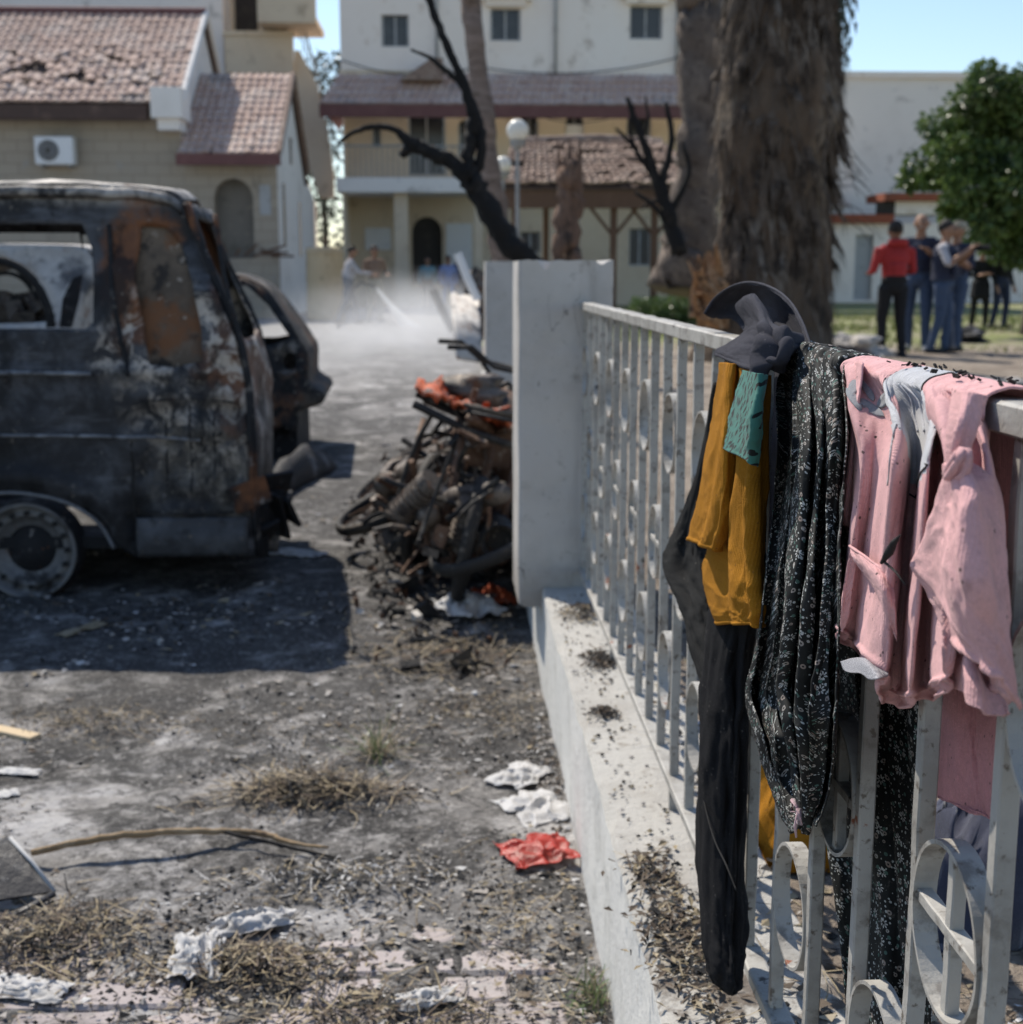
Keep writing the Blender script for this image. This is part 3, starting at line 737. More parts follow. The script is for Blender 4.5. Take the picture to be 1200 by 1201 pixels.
# middle storey
mid = [arch_poly(*rect_px(478, 128, 523, 206, YC + 1), flat=True), arch_poly(*rect_px(537, 140, 556, 186, YC + 1)), arch_poly(*rect_px(609, 134, 632, 164, YC + 1)), arch_poly(*rect_px(663, 134, 685, 168, YC + 1)), arch_poly(*rect_px(735, 130, 764, 176, YC + 1)), arch_poly(*rect_px(436, 150, 447, 173, YC + 1), flat=True)]
facade(cb, 'middle_wall', cx0, zsl, cx1, zaw + .6, YC + 1, mid, W['plaster_cream'])
for h in mid: window(cb, h, YC + 1, W['dark_glass'], mull=0 if h is mid[5] else 1)
q = rect_px(664, 146, 684, 167, YC + 1.1); MB().box2((q[0], YC + 1.12, q[1]), (q[2], YC + 1.16, q[3])).build('blind', W['white_paint'], cb)
# awning of tiles round the storey
za0, za1 = on_y(600, 126, YC - 1.2).z, on_y(600, 92, YC).z
mb = MB(); ex = on_y(375, 120, YC - 1.2).x
mb.add([(ex, YC - 1.2, za0), (cx1, YC - 1.2, za0), (cx1, YC - .02, za1), (cx0 - .1, YC - .02, za1), (ex, YC + 6, za0), (cx0 - .1, YC + 6, za1)], [(0, 1, 2, 3), (0, 3, 5, 4)])
aw = mb.build('awning', W['maroon'], cb, solid=.08)
tiles(aw, 'awning_tile', (ex, YC - 1.25, za0 + .05), (cx1, YC - 1.25, za0 + .05), (cx1, YC - .1, za1 + .05), (cx0 - .1, YC - .1, za1 + .05), 66, 4, W['tile'], 11)
MB().box2((ex, YC - 1.4, za0 - .32), (cx1, YC - 1.2, za0 + .04)).build('fascia', W['maroon'], aw)
# shed dormer piece above awning
q = rect_px(470, 80, 520, 96, YC - .4)
MB().prism([(q[0] + .0, q[1]), (q[2], q[1]), (q[2], q[3] + .25), (q[2] - .35, q[3] + .25)], YC - .9, YC - .01).build('gablet', W['tile_grey'], cb)
# balcony slab
q0 = on_y(394, 208, YC - 1.5); q1 = on_y(560, 226, YC - 1.5)
MB().box2((q0.x, YC - 1.5, q1.z), (q1.x, YC + .99, q0.z)).build('balcony_slab', W['plaster_white'], cb, bevel=.03)
mb = MB()
for k in range(26):
    x = q0.x + .1 + (q1.x - q0.x - .2) * k / 25; mb.tube([(x, YC - 1.4, q0.z + .003), (x, YC - 1.4, q0.z + .95)], .018, 5)
mb.tube([(q0.x + .1, YC - 1.4, q0.z + .96), (q1.x - .1, YC - 1.4, q0.z + .96)], .03, 5); mb.build('balcony_railing', W['pole'], cb)
# ground storey
gz0 = -.2
YD = YC + 2.3
gnd = [arch_poly(*rect_px(483, 254, 519, 332, YD), n=8), arch_poly(*rect_px(610, 272, 634, 297, YD), flat=True), arch_poly(*rect_px(738, 268, 763, 312, YD), flat=True)]
MB().box2((cx0, YC + 1.01, zsl), (cx1, YD, zsl + .2)).build('soffit', W['plaster_cream'], cb)
facade(cb, 'ground_wall', cx0, gz0, cx1, zsl - .003, YD, gnd, W['plaster_cream'])
for h in gnd[1:]: window(cb, h, YD, W['dark_glass'])
xs = [p[0] for p in gnd[0]]; zs = [p[1] for p in gnd[0]]
MB().box2((min(xs), YD + .2, min(zs)), (max(xs), YD + .26, max(zs))).build('door', W['dark_room'], cb)
for (x0, y0, x1, y1, m) in ((428, 267, 459, 293, 'pink_panel'), (523, 262, 554, 318, 'pink_panel')):
    q = rect_px(x0, y0, x1, y1, YD); MB().box2((q[0], YD - .08, q[1]), (q[2], YD - .01, q[3])).build('notice_panel', W[m], cb)
for (x0, x1) in ((402, 408), (556, 566), (462, 480)):
    q = rect_px(x0, 226, x1, 345, YC - 1.0); MB().box2((q[0], YC - 1.2, gz0), (q[2], YC - .8, q[3])).build('column', W['plaster_cream'], cb, bevel=.02)
MB().box2((cx0, YC + .4, 0), (cx0 + .02, YC + 14, 13)).build('side_wall', W['plaster_pink'], cb)
MB().box2((cx1 - .02, YC + .0, 0), (cx1, YC + 14, 13)).build('side_wall', W['plaster_white'], cb)

for px_ in (512, 652, 795):
    a_ = on_y(px_, 0, YC - .1); MB().tube([(a_.x, YC - .09, 12.8), (a_.x, YC - .09, za1 + .15)], .05, 8).build('drainpipe', W['frame_grey'], cb, smooth=True)
for (xa_, ya_, xb_, yb_) in ((400, 70, 560, 78), (560, 78, 800, 66), (612, 128, 735, 132)):
    p_, q_ = on_y(xa_, ya_, YC - .15), on_y(xb_, yb_, YC - .15); MB().tube([p_.lerp(q_, t) - Vector((0, 0, .35 * 4 * t * (1 - t))) for t in np.linspace(0, 1, 12)], .018, 5).build('cable', W['dark_room'], cb, smooth=True)
# --- right building
YR = 56.0
rb = empty('side_building', (24, YR, .2), 'long two storey white building behind the leafy tree', 'building')
rx0 = on_y(960, 100, YR).x; zt = on_y(1050, 92, YR).z
facade(rb, 'wall', rx0, -.2, rx0 + 30, zt, YR, [], W['plaster_white'])
MB().box2((rx0, YR - .15, zt), (rx0 + 30, YR + 12, zt + .25)).build('roof_edge', W['plaster_pink'], rb)
q = rect_px(960, 175, 999, 242, YR - 3); MB().box2((q[0], YR - 3, q[1]), (q[2], YR - .003, q[3])).build('sunlit_strip_box', W['plaster_white'], rb)  # box added where the wall shows a bright sunlit strip
q = rect_px(940, 268, 1260, 365, YR - 5); zlow = on_y(1000, 262, YR - 5).z
lo = [arch_poly(*rect_px(1004, 275, 1022, 352, YR - 5), flat=True), arch_poly(*rect_px(1100, 285, 1140, 325, YR - 5), flat=True)]
facade(rb, 'porch_wall', q[0], -.2, q[2], zlow, YR - 5, lo, W['plaster_pink'])
for h in lo: window(rb, h, YR - 5, W['frame_grey'], mull=0)
terra = mat('terracotta band', (.3, .09, .05), [(2, .5, .7, (.22, .08, .05))], .85, bump=(12, .3))
MB().box2((q[0], YR - 5.3, zlow + .002), (on_y(1046, 262, YR - 5).x, YR - 3.02, zlow + .32)).build('eave_band', terra, rb)
q2 = rect_px(1034, 236, 1200, 262, YR - 5); MB().box2((q2[0] + .5, YR - 5.05, zlow + .33), (q2[2], YR - 3.1, q2[3])).build('parapet', W['plaster_pink'], rb)
MB().box2((q2[0], YR - 5.4, q2[3] + .003), (q2[2], YR - 3.05, q2[3] + .28)).build('eave_band', terra, rb)
MB().box2((q2[0] - .2, YR - 5.1, zlow + .325), (q2[0] + .49, YR - 5.0, q2[3] - .01)).build('vent', W['dark_room'], rb)

# --- pavilion with wooden posts and old tile roof
YG = 30.0
gx0, gx1 = on_y(586, 200, YG).x, on_y(842, 200, YG).x; gze = on_y(700, 216, YG).z; gzr = on_y(700, 166, YG + 2.2).z
pv = empty('garden_pavilion', ((gx0 + gx1) / 2, YG + 2.2, .22), 'open wooden garden pavilion with a crumbling tile roof', 'pavilion')
xa, xb = gx0 + 1.0, gx1 - 1.0
rf = MB(); rf.add([(gx0, YG, gze - .1), (gx1, YG, gze - .1), (gx1 - .9, YG + 2.2, gzr - .1), (gx0 + .35, YG + 2.2, gzr - .1), (gx1, YG + 4.4, gze - .1), (gx0, YG + 4.4, gze - .1)], [(0, 1, 2, 3), (3, 2, 4, 5), (0, 3, 5), (1, 4, 2)])
pr = rf.build('roof', W['under_roof'], pv, solid=.06)
def dmg3(u, v): return max(0, noise.noise((u * 6, v * 4, 2)) * 1.1 + .1) * .55 if noise.noise((u * 9, v * 8, 5)) < .42 else 1.5
tiles(pr, 'roof_tile', (gx0, YG - .02, gze - .02), (gx1, YG - .02, gze - .02), (gx1 - .9, YG + 2.2, gzr - .02), (gx0 + .35, YG + 2.2, gzr - .02), 30, 12, W['tile_grey'], 21, damage=dmg3, amp=.05)
mb = MB(); mb.tube([(gx0 + .35, YG + 2.2, gzr + .0), ((gx0 + gx1) / 2, YG + 2.2, gzr + .08), (gx1 - .9, YG + 2.2, gzr)], .09, 8); mb.build('ridge_cap', W['tile_grey'], pr)
q = on_y(700, 244, YG); MB().box2((gx0 + .1, YG + .05, q.z), (gx1 - .1, YG + .2, gze - .14)).build('fascia_beam', W['brown_wood'], pv)
for px in (604, 720, 768, 828):
    a = on_y(px, 244, YG + .3); t = MB(); t.box2((a.x - .07, YG + .23, .15), (a.x + .07, YG + .37, a.z + .05)); p = t.build('post', W['brown_wood'], pv)
    if px in (720, 768):
        MB().tube([(a.x - .05, YG + .3, a.z - .55), (a.x - .5, YG + .3, a.z)], .04, 5).tube([(a.x + .05, YG + .3, a.z - .55), (a.x + .5, YG + .3, a.z)], .04, 5).build('brace', W['brown_wood'], p)
for px in (640, 800):
    a = on_y(px, 244, YG + 4.2); MB().box2((a.x - .07, YG + 4.0, .15), (a.x + .07, YG + 4.15, gze - .1)).build('post', W['brown_wood'], pv)

# --- globe lamps
def lamp(px, py, Y, rpx, label):
    c = on_y(px, py, Y); r = rpx * Y / F_PX; z0 = garden_z(c.x, Y)
    e = empty('globe_lamp', (c.x, Y, z0), label, 'street lamp', 'globe lamps by the pavilion')
    mb = MB(); mb.tube([(c.x, Y, z0 - .05), (c.x, Y, z0 + .3), (c.x, Y, z0 + .32), (c.x, Y, c.z - r * .9)], [.07, .065, .032, .025], 8); mb.build('post', W['pole'], e)
    MB().lathe([(.03, -.12), (.09, -.06), (.11, .01), (.02, .01)], (c.x, Y, c.z - r * .92), 'z', 14).build('collar', W['pole'], e)
    MB().sphere(c, r, 20, 14).build('globe', W['globe'], e, smooth=True)
lamp(607, 153, 19.0, 12.5, 'tall post lamp with the higher white glass globe')
lamp(590, 193, 24.0, 9.5, 'shorter looking post lamp with the lower small white globe')
# beige drum box by the annex, red thing
a = on_y(382, 362, 33.5); zb = ground_z(0, 33.5)
mb = MB(); mb.lathe([(.01, 0), (.44, 0), (.46, .1), (.45, .9), (.46, .95), (.45, 1.55), (.47, 1.6), (.43, 1.72), (.01, 1.75)], (a.x, 33.6, zb), 'z', 20)
tag(mb.build('water_tank', mat('beige plastic tank', (.55, .42, .26), [(2, .5, .7, (.46, .34, .2)), (8, .6, .7, (.3, .23, .15))], .6, bump=(10, .1)), smooth=False), 'tall beige water drum beside the annex corner', 'water tank')
# ------------------------------------------------------------------ trees and plants
W['palm_bark'] = mat('fibrous palm bark', (.105, .074, .052), [(2, .45, .65, (.15, .11, .078)), (5, .5, .64, (.034, .025, .02)), (1.1, .54, .66, (.22, .175, .13)), (30, .6, .72, (.02, .016, .014))], .95, bump=(22, 1.0), stretch=(1, 1, .35), bdist=.05)
W['fibre'] = mat('grey palm fibre', (.1, .076, .058), [(1.2, .5, .64, (.2, .17, .14)), (5, .48, .62, (.035, .026, .02))], .95, bump=None)
W['trunk_grey'] = mat('grey brown bark', (.12, .095, .08), [(3, .45, .65, (.18, .145, .12)), (9, .52, .68, (.06, .045, .038))], .95, bump=(16, .9), bdist=.03)
W['torn_wood'] = mat('torn reddish wood', (.14, .085, .06), [(5, .45, .65, (.2, .125, .09)), (9, .5, .64, (.05, .035, .028)), (3, .6, .68, (.34, .17, .08)), (20, .62, .7, (.36, .27, .2))], .9, bump=(18, 1.0), stretch=(1, 1, .25), bdist=.04)
def leaf_mat(name, c1, c2, c3, tr=.22):
    N = NT(name); o = N.tc.outputs['Object']
    r = N.noise(o, 7, 3); c = N.mix(N.ramp(r, .4, .6), c1, c2)
    c = N.mix(N.ramp(N.noise(o, 1.3, 3), .5, .66), c, c3)
    return N.finish(c, .38, 0, None, trans=tr, spec=.5)
W['leaf'] = leaf_mat('glossy green leaf', (.07, .12, .03), (.14, .2, .055), (.045, .075, .024))
W['hedge_leaf'] = leaf_mat('hedge leaf', (.08, .13, .04), (.12, .17, .055), (.05, .085, .03))
W['far_leaf'] = leaf_mat('dark far leaf', (.04, .05, .03), (.06, .07, .04), (.03, .035, .022), .04)
def limb(mb, pts, r0, r1, n=9, seed=0, jit=.25, k=4):
    P = crom(np.array([tuple(p) for p in pts]), (len(pts) - 1) * k + 1)
    R = np.linspace(r0, r1, len(P)) if not hasattr(r0, '__len__') else crom(np.array(r0), len(P))
    rnd = random.Random(seed)
    P = [Vector(p) + Vector((rnd.gauss(0, 1), rnd.gauss(0, 1), rnd.gauss(0, 1))) * (R[i] * .12) for i, p in enumerate(P)]
    mb.tube(P, list(R), n, jit=jit, seed=seed)
def leaves(mb, c, rad, n, size, rnd, flat=1.0, droop=.2):
    for _ in range(n):
        d = Vector((rnd.gauss(0, 1), rnd.gauss(0, 1), rnd.gauss(0, 1)))
        d.normalize(); p = Vector(c) + Vector((d.x * rad[0], d.y * rad[1], d.z * rad[2])) * rnd.random() ** .45
        a = (d + Vector((rnd.gauss(0, .6), rnd.gauss(0, .6), rnd.gauss(0, .5) - droop))).normalized()
        b = a.cross(Vector((rnd.gauss(0, 1), rnd.gauss(0, 1), rnd.gauss(0, 1)))).normalized(); s = size * rnd.uniform(.6, 1.3); w = s * .3
        nn = a.cross(b) * (s * .08)
        mb.add([p, p + a * s * .5 + b * w + nn, p + a * s, p + a * s * .5 - b * w + nn], [(0, 1, 2), (0, 2, 3)])

# leafy tree at right
tc = on_y(1228, 190, 24.5); zt = garden_z(tc.x, 24.5)
tr = empty('leafy_tree', (tc.x, 24.5, zt), 'dense green leafy tree with glossy leaves over standing people', 'tree')
mb = MB(); limb(mb, [(tc.x - .1, 24.6, zt - .1), (tc.x - .05, 24.6, zt + 1), (tc.x, 24.5, zt + 2)], .16, .1, seed=3)
rnd = random.Random(8); cl = []
for k in range(9):
    a = rnd.uniform(0, 6.28); e = Vector((tc.x + math.cos(a) * 1.2, 24.5 + math.sin(a) * 1.2, tc.z + rnd.uniform(-.7, 1.2)))
    limb(mb, [(tc.x, 24.5, zt + 1.6), Vector((tc.x, 24.5, zt + 1.9)).lerp(e, .5) + Vector((0, 0, .2)), e], .06, .015, 6, k)
mb.build('trunk', W['trunk_grey'], tr, smooth=True)
mb = MB()
for (px, py, rp, dy) in ((1100, 190, 42, 0), (1088, 145, 34, .3), (1128, 118, 34, -.2), (1165, 130, 48, .4), (1195, 120, 46, -.3), (1120, 225, 48, -.5), (1165, 200, 60, -.6), (1150, 255, 40, -.3), (1195, 250, 50, 0), (1215, 190, 70, .2), (1255, 160, 60, 0), (1250, 230, 60, .4), (1100, 250, 28, .2), (1180, 285, 24, .4), (1125, 98, 16, 0), (1215, 105, 26, .3), (1135, 160, 45, .9), (1190, 180, 60, 1.2), (1290, 200, 50, .3), (1075, 215, 22, .1)):
    c = on_y(px + 24, py, 24.5 + dy); r = rp * .95 * 24.5 / F_PX
    for q in range(5):
        o = Vector((rnd.gauss(0, .45), rnd.gauss(0, .45), rnd.gauss(0, .4))) * r
        leaves(mb, c + o, (r * .62, r * .62, r * .5), int(75 + rp * 5.5), .13, rnd)
mb.build('crown', W['leaf'], tr)

# big palm trunk with shaggy skirt
pc = on_y(912, 300, 16.0); zb = garden_z(pc.x, 16) - .15
palm = empty('palm_tree', (pc.x, 16, zb), 'thick shaggy palm trunk with fibrous bark and a torn base', 'palm tree')
prof = [(0, 812, 992), (400, 816, 988), (370, 820, 982), (330, 826, 980), (290, 838, 980), (240, 842, 980), (190, 840, 984), (140, 838, 990), (90, 840, 992), (40, 842, 988), (0, 843, 985), (-60, 846, 978), (-160, 850, 972)]
P = []
rows = []
for i, (py, xl, xr) in enumerate(prof[1:]):
    a, b = on_y(xl, py, 16), on_y(xr, py, 16); rows.append((((a.x + b.x) / 2), (a.z + b.z) / 2, (b.x - a.x) / 2 * .9))
rows = [(rows[0][0], zb - .1, rows[0][2] * 1.1)] + rows + [(rows[-1][0], rows[-1][1] + 3, rows[-1][2] * .95)]
R = crom(np.array(rows), 110)
n = 64; P = []
for (cx, cz, r) in R:
    row = []
    for k in range(n):
        t = 2 * math.pi * k / n; d = Vector((math.cos(t), math.sin(t), 0))
        rr = r * (1 + .15 * noise.fractal(Vector((d.x * 1.5, d.y * 1.5, cz * .9)), .8, 2, 5) + .035 * noise.noise((d.x * 9, d.y * 9, cz * 2.2)) + .03 * (1 - abs(math.sin(cz * 7 + 1.2 * noise.noise((d.x * 3, d.y * 3, cz))))))
        row.append((cx + d.x * rr, 16 + d.y * rr, cz))
    P.append(row)
mb = MB(); mb.grid(P, 0, True); mb.build('trunk', W['palm_bark'], palm, smooth=True)
mb = MB(); rnd = random.Random(5)
for q in range(2600):
    cz = R[0][1] + .1 + (R[-1][1] - R[0][1]) * rnd.random() ** .8
    i = int(np.argmin(np.abs(R[:, 1] - cz))); cx, _, r = R[i]; t = rnd.uniform(math.pi * .95, math.pi * 2.15)
    d = Vector((math.cos(t), math.sin(t), 0)); p = Vector((cx, 16, cz)) + d * (r * rnd.uniform(.95, 1.07)); L = rnd.uniform(.15, .7); w = rnd.uniform(.005, .014)
    s = Vector((-d.y, d.x, 0)); sway = s * rnd.gauss(0, .25) * L + d * rnd.uniform(.0, .3) * L
    a = p; b = p + sway * .5 + Vector((0, 0, -L * .5)); c = p + sway * .7 + Vector((0, 0, -L))
    mb.add([a - s * w, a + s * w, b + s * w, b - s * w, c], [(0, 1, 2, 3), (3, 2, 4)])
for q in range(150):      # shaggy flaps of old leaf bases
    cz = on_y(0, 300 - 420 * rnd.random() ** .75, 16).z; i = int(np.argmin(np.abs(R[:, 1] - cz))); cx, _, r = R[i]; t = rnd.uniform(math.pi * .8, math.pi * 2.2)
    d = Vector((math.cos(t), math.sin(t), 0)); s = Vector((-d.y, d.x, 0)); p = Vector((cx, 16, cz)) + d * r * .95; L = rnd.uniform(.25, .75); w = rnd.uniform(.04, .11); tl = rnd.gauss(0, .25)
    P = []
    for j in range(5):
        v = j / 4; c = p + Vector((0, 0, -L * v)) + d * (.03 + .16 * v ** 2 * rnd.uniform(.4, 1)) + s * (tl * L * v)
        P.append([c + s * (w * (1 - .55 * v) * k) + d * (-.03 * k * k + rnd.gauss(0, .008)) for k in (-1, -.5, 0, .5, 1)])
    mb.grid(P)
    for k in range(7):
        e = P[4][rnd.randrange(5)]; f = e + Vector((0, 0, -rnd.uniform(.08, .3))) + s * rnd.gauss(0, .06) + d * rnd.uniform(0, .06); mb.add([e - s * .008, e + s * .008, f], [(0, 1, 2)])
o = mb.build('bark_fibre', W['fibre'], palm); o['kind'] = 'stuff'
# torn orange wood at left of base
mb = MB()
rnd = random.Random(15)
for q in range(26):
    a = on_y(rnd.uniform(818, 850), rnd.uniform(345, 385), 15.3 + rnd.uniform(-.1, .3)); b = on_y(rnd.uniform(806, 842), rnd.uniform(286, 345), 15.2 + rnd.uniform(-.15, .3))
    mb.tube([a, a.lerp(b, .5) + Vector((rnd.gauss(0, .05), rnd.gauss(0, .05), 0)), b], [.1, .075, .015], 5, squash=.5, jit=.4, seed=q)
mb.build('torn_bark', mat('fresh torn palm wood', (.24, .125, .06), [(4, .45, .62, (.36, .21, .11)), (8, .5, .62, (.06, .04, .03)), (20, .58, .68, (.45, .33, .22))], .9, bump=(20, .8)), palm)
# hanging dead fronds at the right
mb = MB()
for q in range(16):
    a = on_y(rnd.uniform(980, 1000), rnd.uniform(-60, -5), 15.6); p = a
    for s_ in range(rnd.randint(3, 7)):
        b = p + Vector((rnd.gauss(0.01, .03), rnd.gauss(0, .04), -.14)); d = Vector((.05, 0, 0)); mb.add([p - d * .5, p + d * .5, b], [(0, 1, 2)]); p = b
mb.build('hanging_frond', W['far_leaf'], palm)
mb = MB()
for q in range(14):
    a = on_y(985, rnd.uniform(150, 260), 15.9); b = a + Vector((rnd.uniform(.1, .5), rnd.gauss(0, .1), rnd.uniform(-.1, -.5))); mb.tube([a, a.lerp(b, .5) + Vector((0, 0, .08)), b], [.006, .005, .003], 4)
mb.build('loose_fibre', W['fibre'], palm)

# second trunk just behind the palm, slender palm trunk, stump, scorched shrub, burnt tree
def trunk_thing(name, label, pts, Y, rads, m, seed, cat='tree', part='trunk', n=14, jit=.35):
    P = [on_y(x, y, Y) for x, y in pts]; e = empty(name, (P[0].x, Y, max(.05, P[0].z)), label, cat)
    mb = MB(); limb(mb, P, [r * Y / F_PX for r in rads], 0, n, seed, jit, 6); mb.build(part, m, e, smooth=True); return e
bt2 = trunk_thing('bare_tree', 'tall grey bare trunk standing close behind the shaggy palm', [(800, 340), (808, 280), (822, 200), (822, 110), (822, 20), (814, -60), (805, -150)], 22, [40, 30, 27, 26, 26, 26, 24], W['trunk_grey'], 4)
mb = MB(); rnd = random.Random(44)
for pts, r0, r1 in (([(798, 300), (785, 255), (775, 225), (752, 160), (735, 115)], 10, 3), ([(790, 270), (778, 215), (788, 165), (781, 120)], 7, 2.5), ([(800, 300), (775, 250), (745, 225)], 5, 2), ([(772, 215), (745, 175), (722, 150)], 4, 1.5), ([(785, 250), (808, 205), (800, 165)], 5, 2), ([(752, 160), (760, 140), (757, 112)], 3, 1.2), ([(745, 175), (738, 150), (742, 128)], 2.5, 1), ([(765, 190), (748, 188), (728, 182)], 2.5, 1), ([(790, 240), (770, 235), (752, 245)], 3, 1.2)):
    limb(mb, [on_y(x, y, 21.2) for x, y in pts], r0 * 21 / F_PX, r1 * 21 / F_PX, 7, int(r0 * 3), .5)
mb.build('scorched_limb', W['char'], bt2, smooth=True)
trunk_thing('slender_palm', 'slender brown palm trunk rising behind the charred tree', [(592, 330), (585, 270), (572, 170), (561, 80), (551, 0), (545, -60), (540, -130)], 22, [15, 13, 11.5, 11, 11, 10.5, 10], mat('ringed palm bark', (.2, .15, .125), [(4, .45, .65, (.27, .21, .18)), (11, .52, .66, (.1, .075, .06))], .95, bump=(14, .9), stretch=(.4, .4, 2), bdist=.03), 6)
st = trunk_thing('broken_stump', 'short snapped reddish brown tree stump behind the pillar', [(668, 330), (666, 290), (667, 230), (668, 190)], 14, [19, 16, 15, 14], W['torn_wood'], 9, cat='stump')
mb = MB()
for q in range(11):
    a = on_y(657 + q * 2.3, 196, 14 + .1 * math.sin(q * 2)); mb.tube([a - Vector((0, 0, .1)), a + Vector((rnd.gauss(0, .02), 0, rnd.uniform(.08, .28)))], [.035, .008], 5)
mb.build('splinter', W['torn_wood'], st)
bt = trunk_thing('charred_tree', 'black charred leaning tree with bare forked branches', [(680, 385), (650, 345), (612, 302), (580, 258), (556, 215), (545, 190)], 10.5, [15, 14, 13.5, 13, 12, 11], W['char'], 12, jit=.5)
for pts, rr in (([(548, 205), (552, 165), (556, 140), (545, 100), (525, 55), (507, 10), (490, -40), (480, -90)], [7.5, 7.5, 8, 5.5, 4.8, 4.2, 3.6, 3]), ([(556, 222), (535, 195), (505, 178), (482, 168), (465, 153), (440, 148), (415, 155), (396, 168)], [10, 9, 8.5, 7.5, 4, 3.6, 2.8, 2]),
                ([(553, 120), (542, 100), (522, 82), (505, 68), (482, 58)], [5, 4, 3.2, 2.4, 1.3]), ([(484, 170), (476, 178), (470, 182)], [7, 6, 4]), ([(560, 200), (566, 165), (558, 140)], [6, 6, 7])):
    mb = MB(); limb(mb, [on_y(x, y, 10.5) for x, y in pts], [r * 10.5 / F_PX for r in rr], 0, 9, len(pts) + int(rr[0]), .3, 6); mb.build('branch', W['char'], bt, smooth=True)
# hedge by the pavilion
ha, hb = on_y(745, 350, 27), on_y(818, 350, 27)
hd = empty('clipped_hedge', ((ha.x + hb.x) / 2, 27, .2), 'low clipped green hedge in front of the pavilion', 'hedge')
mb = MB(); rnd = random.Random(2)
for k in range(16): leaves(mb, (ha.x + (hb.x - ha.x) * (k + .5) / 16, 27 + rnd.uniform(-.2, .2), .52), (.15, .3, .36), 330, .07, rnd)
mb.build('foliage', W['hedge_leaf'], hd)
# far tree between house and main building
fa = on_y(383, 340, 62); ft = empty('far_tree', (fa.x, 62, .2), 'dark cypress like tree seen in the gap between buildings', 'tree')
mb = MB(); rnd = random.Random(33)
for k in range(26): leaves(mb, (fa.x + rnd.gauss(0, .45), 62 + rnd.gauss(0, .6), 1.4 + k * .36), (.8, .8, .55), 70, .28, rnd)
mb.build('crown', W['far_leaf'], ft)
mb = MB(); limb(mb, [(fa.x, 62, 0), (fa.x, 62, 4), (fa.x, 62, 9)], .18, .06, 7); mb.build('trunk', W['trunk_grey'], ft)
# grass blades on the lawn: nobody could count them
mb = MB(); rnd = random.Random(12)
for q in range(9000):
    y = rnd.uniform(19, 36); x = rnd.uniform(.5, .42 * y + 1)
    if noise.noise((x * .5, y * .35, 1.2)) < -.05 or (y < 22 and rnd.random() < .6): continue
    z = garden_z(x, y); h = rnd.uniform(.05, .16); a = rnd.uniform(0, 6.28); dx, dy = math.cos(a) * .02, math.sin(a) * .02
    mb.add([(x - dx, y - dy, z - .01), (x + dx, y + dy, z - .01), (x + rnd.gauss(0, .04), y + rnd.gauss(0, .04), z + h)], [(0, 1, 2)])
tag(mb.build('lawn_grass', leaf_mat('yellow green grass blades', (.14, .18, .05), (.24, .25, .09), (.2, .19, .08))), 'patchy yellow green lawn grass beyond the palm', 'grass', kind='stuff')  # yellow green is the blades' own colour

def torus(mb, c, R, r, axis='y', n=36, m=8, sx=1.0):
    P = []
    for i in range(n + 1):
        t = 2 * math.pi * i / n; row = []
        for k in range(m):
            a = 2 * math.pi * k / m; q = R + r * math.cos(a); h = r * sx * math.sin(a)
            row.append(Vector(c) + Vector((q * math.cos(t), h, q * math.sin(t))))
        P.append(row)
    mb.grid(P, 0, True)
# ------------------------------------------------------------------ burnt van
def van_mat():
    N = NT('burnt van steel'); o = N.tc.outputs['Object']; sep = N.n('SeparateXYZ'); N.put(sep.inputs[0], o)
    big = N.noise(o, 2.4, 7, .65, .3); mid = N.noise(o, 6, 8, .7, .4); fine = N.noise(o, 26, 7, .7)
    c = N.mix(N.ramp(mid, .4, .62), (.03, .03, .033), (.075, .077, .085))
    c = N.mix(N.ramp(N.noise(N.vscale(o, (.35, 1, 2.2)), 5, 6, .6), .52, .68), c, (.13, .135, .15))
    def blob(cx, cz, rx, rz):
        dx = N.math('DIVIDE', N.math('SUBTRACT', sep.outputs[0], cx), rx); dz = N.math('DIVIDE', N.math('SUBTRACT', sep.outputs[2], cz), rz)
        q = N.math('SQRT', N.math('ADD', N.math('MULTIPLY', dx, dx), N.math('MULTIPLY', dz, dz)))
        return N.math('SUBTRACT', 1.0, N.ramp(N.math('ADD', q, N.math('MULTIPLY', N.math('SUBTRACT', mid, .5), 1.6)), .55, 1.05), clamp=True)
    rustz = N.math('MAXIMUM', blob(.72, 1.36, .17, .36), N.math('MAXIMUM', N.math('MULTIPLY', blob(1.12, 1.1, .12, .5), .8), N.math('MULTIPLY', blob(1.05, .95, .16, .16), .6)))
    c = N.mix(rustz, c, N.mix(N.ramp(big, .4, .62), (.2, .085, .04), (.1, .055, .038)))
    ashz = N.math('MULTIPLY', N.math('MAXIMUM', blob(1.0, 1.05, .5, .3), blob(.98, .72, .33, .4)), N.ramp(N.noise(o, 9, 7, .68, .6), .47, .57))
    c = N.mix(ashz, c, (.46, .41, .36))
    c = N.mix(N.math('MULTIPLY', blob(.95, .5, .3, .26), N.ramp(fine, .35, .6)), c, (.15, .135, .115))
    c = N.mix(N.math('MULTIPLY', blob(.3, .55, 1.6, .4), N.ramp(big, .35, .6)), c, (.02, .02, .023))
    top = N.math('MULTIPLY', N.ramp(sep.outputs[2], 1.595, 1.66), N.ramp(mid, .38, .6))
    c = N.mix(top, c, (.42, .39, .36))
    c = N.mix(N.math('MULTIPLY', N.ramp(N.noise(N.vscale(o, (1, 1, .6)), 3.4, 7, .7), .5, .6), .85), c, (.012, .012, .013))
    c = N.mix(N.math('MULTIPLY', N.ramp(fine, .62, .7), .7), c, (.3, .26, .22))
    return N.finish(c, .62, .25, N.math('ADD', mid, N.math('MULTIPLY', fine, .5)), .5, .012)
YV, YV2 = 5.6, 7.0
VX0, VZ = -2.0, 0.0       # van origin on the ground; material masks are in metres from it
